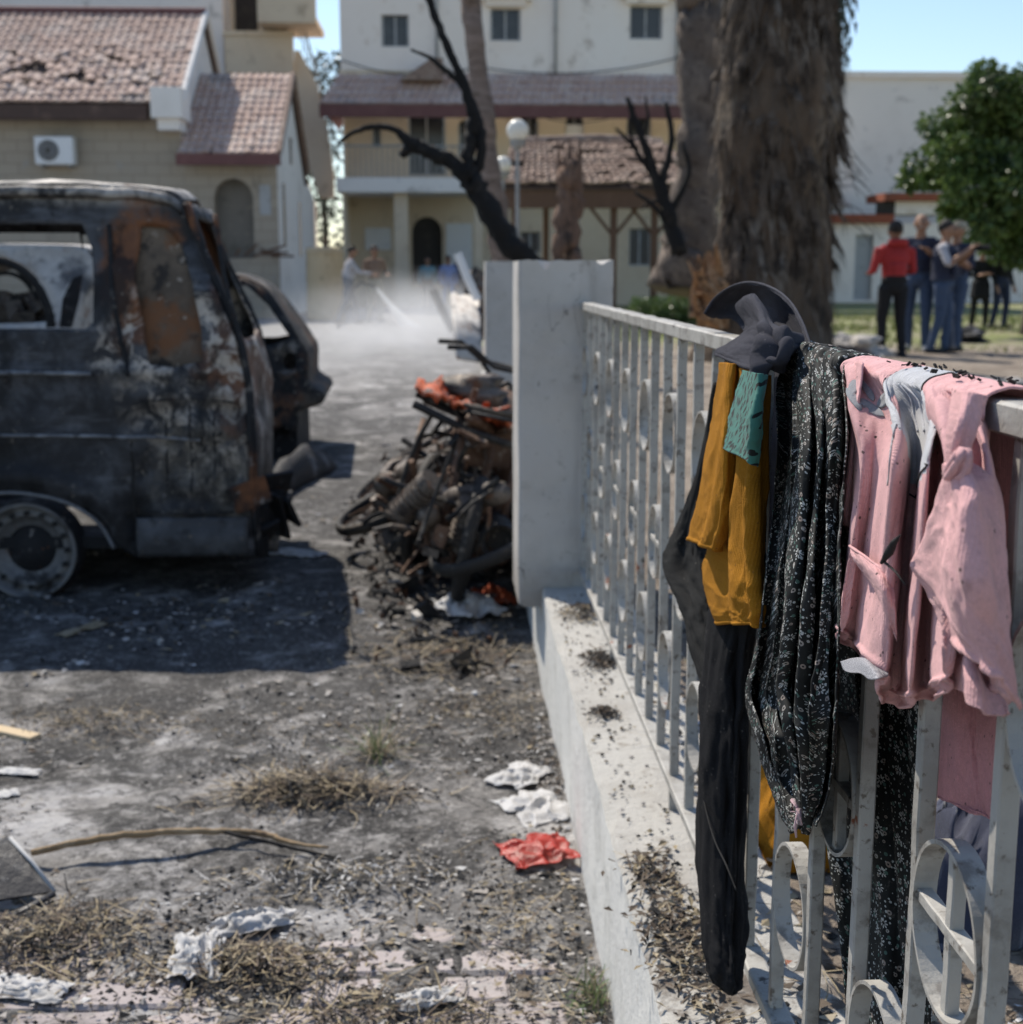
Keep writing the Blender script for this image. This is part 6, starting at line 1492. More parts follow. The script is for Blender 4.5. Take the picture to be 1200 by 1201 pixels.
for q in range(5000):
    y = .9 + 4 * rnd.random() ** 1.3; x = rnd.uniform(.43, .43 + .5 * y); z = garden_z(x, y)
    if x < .55: z = max(z, .344)
    k = rnd.random()
    if k < .6: flake(x, y, z + .002, rnd.uniform(.006, .02), rnd.choice((2, 2, 3, 1, 0)))
    elif k < .8: crumb(x, y, z, rnd.uniform(.003, .012), rnd.choice((4, 1, 0)))
    else: strand(mb, (x, y, z + .002), rnd.uniform(.03, .1), rnd, .0014, rnd.choice((2, 3, 3, 1)), .4)
for q in range(500):
    y = .9 + 3.3 * rnd.random(); x = rnd.uniform(.295, .4)
    (flake if rnd.random() < .6 else crumb)(x, y, .344, rnd.uniform(.002, .007), rnd.choice((1, 2, 4, 3)))
tag(mb.build('ground_debris', [W['ash'], W['coal'], W['leafdry'], W['straw'], W['pebble']]), 'fine ash flakes, cinders and straw strewn over the ground', 'debris', kind='stuff')
# rubble in the garden
rnd = random.Random(202)
LB = ['large grey rubble lump in the garden by the fence end', 'dark rubble lump half in shade behind the pink shirt', 'jagged concrete lump beside the dark rubble', 'low flat rubble piece near the people', 'small pale rubble piece on the garden dirt', 'brown clod near the palm base', 'grey stone close to the lawn edge', 'pale stone behind the red hoodie']
for i, (px, py, Y, r) in enumerate(((1195, 455, 9.5, .3), (1150, 452, 10, .32), (1188, 440, 11, .22), (1090, 430, 13, .16), (1020, 400, 18, .2), (1005, 392, 17, .3), (1130, 395, 22, .25), (985, 398, 20, .25))):
    p = on_y(px, py, Y); z = garden_z(p.x, Y); mb = MB(); mb.sphere((p.x, Y, z + r * .28), r, 18, 12, sc=(1.3, 1, .6), jit=.9, seed=i * 3.1)
    tag(mb.build('rubble_lump', W['pebble'] if i % 3 else W['burnt_dark']), LB[i], 'rubble', 'rubble lumps in the garden')
pl = [at_garden(985, 385, 15.2) + Vector((0, 0, .1)), at_garden(1010, 388, 15.0) + Vector((0, 0, .12)), at_garden(1042, 392, 14.8) + Vector((0, 0, .04))]
mb = MB(); limb(mb, pl, [.09, .07, .03], 0, 8, 4); tag(mb.build('palm_offcut', W['torn_wood'], smooth=True), 'orange brown torn palm piece lying right of the palm base', 'wood')
# ------------------------------------------------------------------ clothes on the fence
def wave_uv(me, uvs):
    ul = me.uv_layers.new(name='UVMap'); li = np.empty(len(me.loops), int); me.loops.foreach_get('vertex_index', li)
    ul.data.foreach_set('uv', uvs[li].ravel())
def cloth(name, mats, parent, G, thick=.0022, disp=None, mi=None, keep=None, uvk=1.0, hem=True):
    """G: (rows, cols, 3) array of dense points; UV in metres along the sheet"""
    nv, nu = G.shape[:2]
    if disp is not None:
        du = np.gradient(G, axis=1); dv = np.gradient(G, axis=0); N_ = np.cross(du, dv); N_ /= np.linalg.norm(N_, axis=2, keepdims=True) + 1e-9
        sgn = np.sign(-N_[..., 0].mean()) or 1
        G = G + N_ * sgn * disp[..., None]
    su = np.concatenate([np.zeros((nv, 1)), np.cumsum(np.linalg.norm(np.diff(G, axis=1), axis=2), axis=1)], axis=1)
    sv = np.concatenate([np.zeros((1, nu)), np.cumsum(np.linalg.norm(np.diff(G, axis=0), axis=2), axis=0)], axis=0)
    su = su - su[:, nu // 2:nu // 2 + 1]
    off = np.array(world_off(parent)) if parent else None
    V = G.reshape(-1, 3)
    base = None
    if parent is None:
        base = np.array([(V[:, 0].min() + V[:, 0].max()) / 2, (V[:, 1].min() + V[:, 1].max()) / 2, V[:, 2].min()]); off = base
    idx = np.arange(nv * nu).reshape(nv, nu)
    Fq = np.stack([idx[:-1, :-1], idx[:-1, 1:], idx[1:, 1:], idx[1:, :-1]], axis=-1).reshape(-1, 4)
    if keep is not None: kq = keep[:-1, :-1].reshape(-1); Fq = Fq[kq]
    me = bpy.data.meshes.new(name); me.from_pydata((V - off).tolist(), [], Fq.tolist())
    wave_uv(me, np.stack([su.ravel(), sv.ravel()], axis=1) * uvk)
    for m in (mats if isinstance(mats, (list, tuple)) else [mats]): me.materials.append(m)
    if mi is not None:
        q = mi[:-1, :-1].reshape(-1); q = q[kq] if keep is not None else q; me.polygons.foreach_set('material_index', q.astype(int).tolist())
    me.polygons.foreach_set('use_smooth', [True] * len(me.polygons)); me.update()
    o = link_mesh(name, me, parent)
    if parent is None: o.location = base
    md = o.modifiers.new('solid', 'SOLIDIFY'); md.thickness = thick; md.offset = 0
    return o, G
def gridpx(rows): return np.array([[tuple(on_x(px, py, X)) for px, py, X in r] for r in rows])
def dense(C, nv, nu): return crom(crom(C, nv, 0), nu, 1)
def fnoise(nv, nu, su, sv, seed, k=0):
    return np.array([[noise.fractal((i / nu * su, j / nv * sv, seed), .8, 2.0, 4) for i in range(nu)] for j in range(nv)])
def ridged(nv, nu, su, sv, seed, tilt=0.0, k=1.6):
    """sharp creases: ridges of noise drawn out along the hang of the cloth"""
    a = np.array([[1 - 2 * abs(noise.noise((i / nu * su + tilt * j / nv, j / nv * sv, seed)) + .35 * noise.noise((i / nu * su * 2.3 + tilt * j / nv, j / nv * sv * 2.1, seed + 5))) for i in range(nu)] for j in range(nv)])
    return np.sign(a) * np.abs(a) ** k
def uvm(nv, nu): return np.meshgrid(np.linspace(0, 1, nu), np.linspace(0, 1, nv))
def knit(name, c, dirt=.5, ribs=700., sheen=.4, dark=(.05, .04, .035), fuzz=.5):
    N = NT(name); uv = N.tc.outputs['UV']; ob = N.tc.outputs['Object']
    col = N.mix(N.ramp(N.noise(ob, 16, 5, .6), .4, .65), c, tuple(a * .84 for a in c))
    col = N.mix(N.math('MULTIPLY', N.ramp(N.noise(ob, 45, 6, .7), .56, .7), dirt * .8), col, tuple(a * .6 for a in c))
    vo = N.n('TexVoronoi'); N.put(vo.inputs['Vector'], ob); vo.inputs['Scale'].default_value = 95
    sp = N.math('MULTIPLY', N.math('SUBTRACT', 1.0, N.ramp(vo.outputs[0], .1, .17), clamp=True), N.ramp(N.noise(ob, 22, 3), .47, .55))
    col = N.mix(N.math('MULTIPLY', sp, dirt * 1.5, clamp=True), col, dark)
    st = N.math('MULTIPLY', N.ramp(N.noise(N.vscale(ob, (1, 1, .6), (4, 2, 7)), 11, 7, .72), .6, .68), dirt * .55)
    col = N.mix(st, col, tuple(a * .5 + .05 for a in c))
    wv = N.n('TexWave', wave_type='BANDS', bands_direction='X'); N.put(wv.inputs['Vector'], uv); wv.inputs['Scale'].default_value = ribs / 6.28; wv.inputs['Distortion'].default_value = 1.2
    fz = N.noise(ob, 520, 3, .7); fz2 = N.noise(ob, 150, 4, .7)
    col = N.mix(N.math('MULTIPLY', N.ramp(fz, .48, .66), .45 * fuzz * 2), col, tuple(min(1, a * 1.3 + .03) for a in c))
    col = N.mix(N.math('MULTIPLY', N.ramp(N.noise(ob, 260, 4, .75), .52, .64), .4 * fuzz * 2), col, tuple(a * .62 for a in c))
    h = N.math('ADD', N.math('MULTIPLY', wv.outputs[1], .25), N.math('ADD', N.math('MULTIPLY', fz, .6 * fuzz * 2), N.math('MULTIPLY', fz2, .5)))
    return N.finish(col, .95, 0, h, .6, .0022, sheen=sheen, trans=.08, spec=.1)
PINK = knit('pink fleece', (.69, .395, .395), .85, 700, .1); PINKB = knit('pink fleece inside', (.6, .28, .29), .5, 700, .1); GREYK = knit('pale grey knit', (.5, .5, .52), .3, 420)
NAVYK = knit('charcoal navy jersey', (.05, .05, .062), .1, 900, 0, (.3, .28, .26), .25); BLACKK = knit('black trouser jersey', (.015, .015, .0165), .15, 900, 0, (.25, .23, .2), .25)
GREYBK = knit('worn dark grey jersey', (.022, .022, .022), .2, 900, 0, (.25, .23, .2), .25); MUST = knit('mustard cotton', (.36, .155, .014), .35, 500, .0)
SEAM = mat('dark stitching', (.04, .035, .035), (), .9, bump=None); THREADP = knit('pink seam', (.5, .21, .225), .3)
def floral():
    N = NT('black floral print'); uv = N.tc.outputs['UV']; ob = N.tc.outputs['Object']
    def cells(sc, jit, off):
        v = N.n('TexVoronoi', voronoi_dimensions='2D', feature='F1'); N.put(v.inputs['Vector'], N.vscale(uv, (1, 1, 1), off)); v.inputs['Scale'].default_value = sc; v.inputs['Randomness'].default_value = jit
        return v
    col = N.mix(N.ramp(N.noise(ob, 30, 4), .4, .7), (.012, .013, .013), (.022, .023, .022))
    # tiny dots
    a = cells(190, 1, (0, 0, 0)); sa = N.n('SeparateColor'); N.put(sa.inputs[0], a.outputs['Color'])
    dot = N.math('MULTIPLY', N.math('LESS_THAN', a.outputs[0], N.math('MULTIPLY', sa.outputs[0], .30)), N.math('GREATER_THAN', sa.outputs[1], .35))
    col = N.mix(N.math('MULTIPLY', dot, .8), col, (.5, .52, .5))
    # ring blossoms
    b = cells(78, .9, (.31, .17, 0)); sb = N.n('SeparateColor'); N.put(sb.inputs[0], b.outputs['Color'])
    on = N.math('GREATER_THAN', sb.outputs[0], .45); rad = N.math('ADD', .12, N.math('MULTIPLY', sb.outputs[1], .12))
    ringm = N.math('MULTIPLY', on, N.math('MULTIPLY', N.math('LESS_THAN', b.outputs[0], rad), N.math('GREATER_THAN', b.outputs[0], N.math('MULTIPLY', rad, .38))))
    col = N.mix(N.math('MULTIPLY', ringm, .75), col, N.mix(sb.outputs[2], (.4, .38, .35), (.36, .28, .24)))
    # eight petal daisies
    c = cells(42, .85, (.6, .4, 0)); sc = N.n('SeparateColor'); N.put(sc.inputs[0], c.outputs['Color'])
    df = N.n('VectorMath', operation='SUBTRACT'); N.put(df.inputs[0], N.vscale(uv, (42, 42, 42), (.6 * 42, .4 * 42, 0)))
    ps = N.n('VectorMath', operation='SCALE'); N.put(ps.inputs[0], c.outputs['Position']); ps.inputs['Scale'].default_value = 42
    N.put(df.inputs[1], ps.outputs[0]); sx = N.n('SeparateXYZ'); N.put(sx.inputs[0], df.outputs[0])
    ang = N.math('ARCTAN2', sx.outputs[1], sx.outputs[0]); pet = N.math('COSINE', N.math('MULTIPLY', ang, 8.0))
    dz = N.math('MULTIPLY', N.math('MULTIPLY', N.math('LESS_THAN', c.outputs[0], N.math('ADD', .17, N.math('MULTIPLY', pet, .06))), N.math('GREATER_THAN', c.outputs[0], .07)), N.math('MULTIPLY', N.math('GREATER_THAN', sc.outputs[0], .4), N.math('GREATER_THAN', pet, -.1)))
    col = N.mix(N.math('MULTIPLY', dz, .8), col, (.55, .55, .53))
    # teal sprigs
    d = cells(100, 1, (.9, .1, 0)); sd = N.n('SeparateColor'); N.put(sd.inputs[0], d.outputs['Color'])
    col = N.mix(N.math('MULTIPLY', N.math('LESS_THAN', d.outputs[0], .2), N.math('GREATER_THAN', sd.outputs[0], .72)), col, (.07, .13, .11))
    col = N.mix(N.math('MULTIPLY', N.ramp(N.noise(ob, 60, 5, .7), .6, .72), .35), col, (.2, .18, .16))
    return N.finish(col, .72, 0, N.noise(ob, 600, 3, .7), .3, .0006, sheen=0, trans=.03, spec=.2)
FLORAL = floral()
def tealm():
    N = NT('teal print with black marks'); uv = N.tc.outputs['UV']
    v = N.n('TexVoronoi', voronoi_dimensions='2D'); N.put(v.inputs['Vector'], N.vscale(N.n('VectorRotate', rotation_type='Z_AXIS', i_Vector=uv, i_Angle=.7).outputs[0], (9, 28, 1))); v.inputs['Randomness'].default_value = 1
    nz = N.noise(uv, 45, 3, .6); s = N.n('SeparateColor'); N.put(s.inputs[0], v.outputs['Color'])
    m = N.math('MULTIPLY', N.math('LESS_THAN', N.math('ADD', v.outputs[0], N.math('MULTIPLY', nz, .3)), .47), N.math('GREATER_THAN', s.outputs[0], .25))
    c = N.mix(m, N.mix(N.noise(uv, 30, 4), (.04, .15, .125), (.06, .19, .155)), (.012, .016, .016))
    return N.finish(c, .85, 0, N.noise(uv, 700, 3), .3, .0006, sheen=.1, trans=.1, spec=.15)
TEAL = tealm()
RZ = RT + .004
def over(col_pts, back_z=1.17, n_back=2, xb=.447):
    """rows that come up behind the rail and over it; col_pts = list of (px,py) on the rail top; returns control rows (n,cols,3)"""
    top = [on_x(px, py, .40) for px, py in col_pts]; R = []
    for k in range(n_back): z = back_z + (RT - .05 - back_z) * k / n_back; R.append([(xb + .004 * math.sin(i * 2.1 + k), t.y, z) for i, t in enumerate(top)])
    for x, z in ((.438, RT - .02), (.434, RT + .001), (.42, RZ + .004), (.402, RZ + .004), (.3855, RT + .0)): R.append([(x, t.y, z) for t in top])
    return np.array(R)

# --- pink fleece sweatshirt
COLS = [[(1003, 424), (999, 520), (991, 640), (982, 700), (977, 738)], [(1014, 427), (1006, 530), (997, 650), (988, 720), (985, 752)], [(1034, 431), (1030, 545), (1016, 660), (1008, 730), (1004, 765)], [(1050, 435), (1046, 545), (1034, 670), (1026, 745), (1024, 792)],
        [(1060, 438), (1062, 520), (1055, 640), (1048, 760), (1040, 815)], [(1072, 441), (1073, 545), (1062, 680), (1052, 780), (1044, 829)], [(1088, 444), (1088, 545), (1078, 690), (1068, 790), (1062, 828)], [(1104, 447), (1103, 545), (1096, 690), (1092, 780), (1088, 822)],
        [(1116, 450), (1112, 548), (1112, 690), (1112, 770), (1110, 812)], [(1134, 455), (1140, 560), (1130, 690), (1132, 760), (1128, 806)], [(1152, 459), (1160, 580), (1156, 700), (1160, 780), (1160, 826)], [(1176, 464), (1180, 590), (1184, 720), (1184, 790), (1185, 838)]]
XO = [.390, .362, .380, .346, .358, .392, .356, .386, .346, .384, .356, .394]
C0 = over([c[0] for c in COLS], 1.13)
rows = []
for k in range(1, 5):
    rows.append([tuple(on_x(*c[k], XO[i] + (.0 if k < 4 else .004) + .004 * math.sin(i * 1.7 + k))) for i, c in enumerate(COLS)])
mid = [[tuple(.5 * (np.array(C0[-1][i]) + np.array(rows[0][i])) + np.array((.004 - .012 * math.sin(i * 1.9), 0, .01))) for i in range(len(COLS))]]
C = np.concatenate([C0, np.array(mid), np.array(rows)])
nv, nu = 190, 230
G = dense(C, nv, nu); U, V = uvm(nv, nu)
vis = np.clip((V - .38) * 4, 0, 1)
dsp = vis * (.0028 * np.sin(U * 42 + 4 * np.sin(V * 3) + 1.3 * np.sin(U * 9)) * (.5 + .5 * np.sin(V * 7 + U * 11)) + .0035 * fnoise(nv, nu, 9, 2.2, 3.3) + .0006 * fnoise(nv, nu, 40, 18, 8.3)) + (1 - vis) * .0008 * fnoise(nv, nu, 30, 14, 2.2)
dsp += vis * (.0035 * ridged(nv, nu, 7, 2.6, 4.7, 2.0) + .0016 * ridged(nv, nu, 16, 9, 9.7, 5.0))
# diagonal drag lines towards the knot, thick rolled hem
kn = np.exp(-((U - .745) / .1) ** 2); dsp += vis * .004 * np.sin((U - .745) * 60 + (V - .7) * 20) * kn * np.exp(-((V - .73) / .08) ** 2)
dsp += .0045 * np.exp(-((V - .985) / .012) ** 2) - .003 * np.exp(-((V - .958) / .007) ** 2)
shirt = empty('pink_sweatshirt', on_x(1090, 835, .37), 'pink fleece sweatshirt with a grey front panel hung over the fence', 'sweatshirt')
# grey front panel, its left edge curving under a fold and its tip pointing down
ULv = np.interp(V, [0, .5, .6, .655, .69, .72, .745, 1], [.385, .385, .345, .30, .305, .35, .45, .45]); URv = np.interp(V, [0, .3, .70, .715, .757, 1], [.64, .64, .625, .60, .45, .45])
grey = (U > ULv) & (U < URv) & (V < .757)
body, GP = cloth('body', [PINK, GREYK], shirt, G, .002, dsp, grey.astype(int))
def surf(Gd, u, v, lift=.0018):
    j, i = v * (Gd.shape[0] - 1), u * (Gd.shape[1] - 1); j0, i0 = int(min(max(j, 1), Gd.shape[0] - 2)), int(min(max(i, 1), Gd.shape[1] - 2))
    p = Gd[j0, i0] + (Gd[j0, i0 + 1] - Gd[j0, i0]) * (i - i0) + (Gd[j0 + 1, i0] - Gd[j0, i0]) * (j - j0)
    n = np.cross(Gd[j0, i0 + 1] - Gd[j0, i0 - 1], Gd[j0 + 1, i0] - Gd[j0 - 1, i0]); n /= np.linalg.norm(n) + 1e-9
    if n[0] > 0: n = -n
    return Vector(p + n * lift)
def seam(Gd, uvs, r, m, par, name='seam', lift=.0016, k=12):
    P = crom(np.array(uvs), (len(uvs) - 1) * k + 1); mb = MB(); mb.tube([surf(Gd, u, v, lift) for u, v in P], r, 6); return mb.build(name, m, par, smooth=True)
seam(GP, [(.385, .5), (.345, .6), (.30, .655), (.305, .69), (.37, .725), (.45, .757)], .0008, SEAM, body, lift=.0006)
seam(GP, [(.64, .4), (.632, .6), (.62, .705), (.53, .733), (.45, .757)], .0008, SEAM, body)
seam(GP, [(.44, .78), (.43, .84), (.42, .9), (.415, .985)], .0018, THREADP, body)
seam(GP, [(.03, .79), (.10, .80), (.18, .815), (.26, .85), (.31, .9), (.34, .95)], .0006, SEAM, body, lift=.0004)
for hv in (.962, .968): seam(GP, [(k / 16, hv) for k in range(17)], .0005, THREADP, body, 'hem_stitch', .0012, 6)
for ku in (.47, .49, .51, .53, .55): seam(GP, [(ku, .56), (ku + .004, .6), (ku - .003, .645), (ku, .68)], .0012, GREYK, body)
def applique(Gd, uc, vc, a, l, w, m, par, name):
    mb = MB(); ca, sa = math.cos(a), math.sin(a); P = []
    for q in np.linspace(-1, 1, 9):
        ww = w * math.sqrt(max(0, 1 - q * q)); P.append([surf(Gd, uc + (ca * q * l - sa * s * ww), vc + (sa * q * l + ca * s * ww) * .9, .002) for s in (-1, -.5, 0, .5, 1)])
    mb.grid(P); return mb.build(name, m, par, smooth=True, solid=.0014)
FLOW = knit('grey applique', (.24, .25, .27), .3, 400)
for k, (a_, du, dv) in enumerate(((.2, .0, -.022), (1.3, .02, .0), (2.4, .0, .022), (3.0, -.022, .012), (.8, -.02, -.015))): applique(GP, .15 + du * 1.6, .625 + dv * .9, a_ + 1.2, .028, .010, FLOW, body, 'flower_petal')
for k, (a_, du, dv) in enumerate(((1.9, -.012, .035), (.5, .02, -.012), (1.2, -.004, -.028))): applique(GP, .27 + du, .69 + dv * .7, a_, .036, .016, GREYK, body, 'leaf_applique')
# knotted sleeve fanning from the knot, in front of the body
S = gridpx([[(1118, 543, .342), (1121, 541, .336), (1124, 540, .333), (1128, 541, .338), (1133, 545, .345)],
            [(1108, 585, .346), (1116, 578, .333), (1124, 572, .326), (1138, 570, .334), (1153, 572, .352)],
            [(1090, 632, .35), (1108, 624, .333), (1126, 618, .324), (1148, 622, .334), (1172, 636, .358)],
            [(1074, 664, .352), (1104, 672, .334), (1130, 676, .326), (1158, 690, .336), (1183, 712, .362)],
            [(1092, 706, .356), (1116, 716, .338), (1140, 730, .332), (1164, 748, .342), (1186, 766, .364)],
            [(1118, 742, .358), (1140, 758, .346), (1160, 780, .342), (1176, 804, .348), (1188, 832, .366)]])
nv, nu = 110, 90; GS = dense(S, nv, nu); U, V = uvm(nv, nu)
dsp = .0035 * np.sin(U * 20 + 1.5 * V) * np.exp(-V * 1.8) + .0035 * np.sin((U * .8 + V * .5) * 9 + 1) * np.clip(V * 2, 0, 1) + .002 * fnoise(nv, nu, 3, 2, 5.1) + np.clip(V * 4, 0, 1) * (.003 * ridged(nv, nu, 3.2, 2.2, 6.6, -2.5) + .0012 * ridged(nv, nu, 9, 7, 2.6, -4))
dsp += .0035 * np.exp(-((V - .985) / .015) ** 2)
sl, GS = cloth('sleeve', PINK, shirt, GS, .002, dsp)
U2 = gridpx([[(1118, 456, .352), (1130, 459, .345), (1146, 462, .352), (1158, 464, .366)], [(1116, 490, .346), (1126, 492, .336), (1138, 494, .342), (1150, 500, .362)], [(1116, 520, .343), (1122, 521, .333), (1130, 522, .337), (1140, 526, .355)], [(1119, 543, .342), (1122, 542, .335), (1125, 541, .334), (1129, 543, .342)]])
GU = dense(U2, 60, 50); U, V = uvm(60, 50); cloth('sleeve_top', PINK, shirt, GU, .002, .003 * np.sin(U * 17 + V * 2) * np.clip(V * 2, 0, 1) + .0004 * fnoise(60, 50, 16, 16, 4))
mb = MB(); kc = on_x(1123, 545, .328)
for k in range(4):
    t = k * 1.1; mb.tube([kc + Vector((.004 * math.sin(t + q), .0085 * math.cos(t * 1.7 + q * 1.5), .009 * math.sin(q * 1.5 + t))) for q in np.linspace(0, 3.4, 9)], .0032, 8, jit=.3, seed=k)
mb.build('knot', PINK, shirt, smooth=True)
# folded cuff at the lower left
S = gridpx([[(998, 640, .362), (1012, 650, .352), (1030, 664, .349), (1046, 676, .356)], [(1000, 652, .356), (1016, 664, .346), (1034, 684, .343), (1050, 712, .352)], [(1008, 664, .360), (1026, 690, .350), (1040, 720, .348), (1052, 752, .358)]])
GC = dense(S, 40, 70); U, V = uvm(40, 70); cloth('cuff', PINK, shirt, GC, .002, .0008 * fnoise(40, 70, 8, 4, 2.5) + .002 * np.exp(-((V - .05) / .03) ** 2))
# inner fold at the lower right
S = gridpx([[(1108, 705, .372), (1126, 735, .366), (1150, 775, .364), (1186, 836, .372)], [(1106, 760, .366), (1124, 775, .352), (1148, 800, .352), (1180, 838, .37)], [(1110, 800, .365), (1126, 812, .352), (1150, 832, .35), (1176, 842, .366)]])
GC = dense(S, 60, 70); U6, V6 = uvm(60, 70); cloth('lower_fold', PINK, shirt, GC, .002, .003 * np.sin(U6 * 14) + .0006 * fnoise(60, 70, 6, 5, 7.5))
# back panel behind the fence
S = gridpx([[(1052, 480, .45), (1085, 480, .452), (1120, 480, .45), (1150, 480, .452), (1178, 480, .45)], [(1058, 640, .452), (1088, 640, .46), (1120, 640, .454), (1150, 640, .462), (1182, 640, .452)], [(1060, 790, .45), (1090, 800, .462), (1122, 800, .452), (1152, 800, .464), (1184, 800, .452)],
            [(1068, 855, .45), (1092, 870, .458), (1124, 870, .45), (1152, 880, .46), (1186, 890, .452)], [(1074, 915, .452), (1095, 925, .462), (1130, 938, .452), (1160, 948, .46), (1188, 962, .454)], [(1075, 932, .452), (1096, 934, .462), (1132, 948, .452), (1162, 960, .46), (1188, 976, .454)]])
GB = dense(S, 120, 120); U, V = uvm(120, 120)
cloth('back_panel', PINKB, shirt, GB, .002, .005 * fnoise(120, 120, 5, 1.5, 9.5) + .0004 * fnoise(120, 120, 30, 30, 1.5) + .002 * np.exp(-((V - .9) / .01) ** 2))
# side edge hanging at the far end
S = gridpx([[(1004, 424, .392), (1008, 424, .386), (1012, 426, .38)], [(996, 470, .388), (1001, 472, .376), (1008, 474, .374)], [(992, 520, .386), (998, 525, .372), (1004, 530, .376)], [(985, 590, .386), (990, 600, .372), (997, 612, .378)], [(990, 612, .388), (992, 618, .38), (994, 622, .386)]])
GC = dense(S, 70, 26); cloth('side_edge', PINK, shirt, GC, .002, .0015 * fnoise(70, 26, 4, 10, 3.5))
# twig caught on the cloth, soot crumbs on the rail
mb = MB(); mb.tube([on_x(1034, 660, .34), on_x(1044, 645, .338), on_x(1049, 637, .34), on_x(1056, 628, .338)], [.0015, .004, .003, .0008], 6, jit=.4); mb.tube([on_x(1036, 658, .34), on_x(1050, 670, .34), on_x(1062, 686, .342)], [.0012, .001, .0006], 5)
tag(mb.build('leaf_scrap', W['coal'], smooth=True), 'small dark dry leaf scrap stuck on the pink sweatshirt', 'leaf')
mb = MB(); rnd = random.Random(17)
for q in range(34):
    px = rnd.choice((1112, 1070, 1140)) + rnd.gauss(0, 14); p = on_x(px, 352 + .226 * (px - 680), .40); p.z = RZ + .0072; p.x = rnd.uniform(.395, .43); mb.box(p, (rnd.uniform(.001, .005), rnd.uniform(.001, .006), .0012), (rnd.random(), rnd.random(), rnd.random() * 3))
o = mb.build('soot_crumb', W['coal']); tag(o, 'black soot crumbs lying on top of the hung clothes', 'debris', kind='stuff')

# --- floral dress
TOPX = [(928, 409), (936, 411), (945, 413), (954, 415), (962, 417), (970, 419), (979, 420), (987, 421), (994, 422), (1000, 423), (1006, 424)]
LOWS = {520: (917, 992), 600: (912, 986), 680: (902, 981), 760: (890, 979), 815: (879, 978), 860: (892, 976), 905: (904, 972), 945: (918, 964), 965: (928, 955)}
n = len(TOPX); XF = [.384 if k % 2 else .362 for k in range(n)]
C0 = over(TOPX, 1.0, 3)
rows = []
for py, (xl, xr) in LOWS.items():
    rows.append([tuple(on_x(xl + (xr - xl) * (k / (n - 1)) ** .9, py + (12 * math.sin(k * 1.3) if py > 800 else 0), XF[k] - (.012 if 600 < py < 900 else 0) + .006 * math.sin(k * 2.3 + py * .013))) for k in range(n)])
C = np.concatenate([C0, np.array(rows)])
nv, nu = 260, 300; G = dense(C, nv, nu); U, V = uvm(nv, nu)
dpth = np.clip((V - .30) * 5, 0, 1)
ph = U * 2 * np.pi
fold = .008 * np.sin(ph * 5.2 + .9 * np.sin(V * 5) + 1.6 * np.sin(ph * 1.3 + .6)) * (.75 + .25 * np.sin(V * 6 + ph * 2)) + .004 * np.sin(ph * 13 + 1.5 * np.sin(V * 4 + 1)) * (.6 + .4 * np.sin(V * 9))
fold = np.sign(fold) * np.abs(fold) ** .85 * .0075 ** .15
dsp = fold * (.35 + .65 * dpth) * np.clip(1.15 - .55 * np.clip((V - .75) * 4, 0, 1), 0, 1) + .004 * fnoise(nv, nu, 10, 6, 4.4) * dpth + .001 * fnoise(nv, nu, 40, 30, 2.4)
dress = empty('floral_dress', on_x(940, 960, .38), 'black floral print dress gathered in folds over the fence rail', 'dress')
fr, GF = cloth('skirt', FLORAL, dress, G, .0014, dsp)
# long back part behind the fence
S = gridpx([[(935, 470, .452), (965, 470, .458), (995, 470, .45), (1025, 470, .458), (1050, 480, .45)], [(945, 700, .45), (980, 700, .462), (1010, 700, .45), (1040, 700, .46), (1070, 700, .45)], [(965, 900, .45), (995, 900, .464), (1025, 900, .45), (1055, 900, .462), (1084, 900, .45)], [(985, 1080, .45), (1010, 1080, .464), (1035, 1080, .45), (1060, 1080, .46), (1086, 1080, .452)], [(992, 1230, .45), (1016, 1240, .464), (1040, 1245, .45), (1064, 1240, .46), (1088, 1230, .452)]])
GB = dense(S, 160, 140); U, V = uvm(160, 140); cloth('back_skirt', FLORAL, dress, GB, .0014, .006 * np.sin(U * 26 + 2 * np.sin(V * 4)) + .004 * fnoise(160, 140, 6, 5, 6.4))
bw = on_x(937, 950, .345); mb = MB()
for s in (-1, 1): mb.tube([bw, bw + Vector((-.003, s * .012, .006)), bw + Vector((-.003, s * .016, -.008)), bw + Vector((0, s * .003, -.004))], [.0015, .0035, .0035, .0012], 6, squash=.5)
mb.tube([bw, bw + Vector((-.002, .004, -.02)), bw + Vector((0, .006, -.032))], [.002, .0018, .001], 5); mb.build('bow', knit('pale pink ribbon', (.5, .33, .36), .3), dress, smooth=True)
# paper tag
S = gridpx([[(986, 776, .352), (1000, 772, .349), (1014, 772, .346), (1026, 780, .348), (1042, 788, .354)], [(990, 786, .346), (1003, 781, .343), (1016, 780, .340), (1028, 786, .342), (1042, 792, .352)], [(998, 789, .341), (1010, 790, .338), (1020, 797, .336), (1030, 796, .338), (1040, 794, .35)]])
def tagm():
    N = NT('printed care label'); uv = N.tc.outputs['UV']
    c = N.mix(N.ramp(N.noise(N.vscale(uv, (420, 700, 1)), 1, 4, .7), .42, .58), (.5, .5, .53), (.13, .13, .15)); return N.finish(c, .8, 0, None, trans=.2)
o, _ = cloth('care_label', tagm(), None, dense(S, 20, 40), .0006); tag(o, 'small curled white care label with grey print under the pink shirt', 'label')

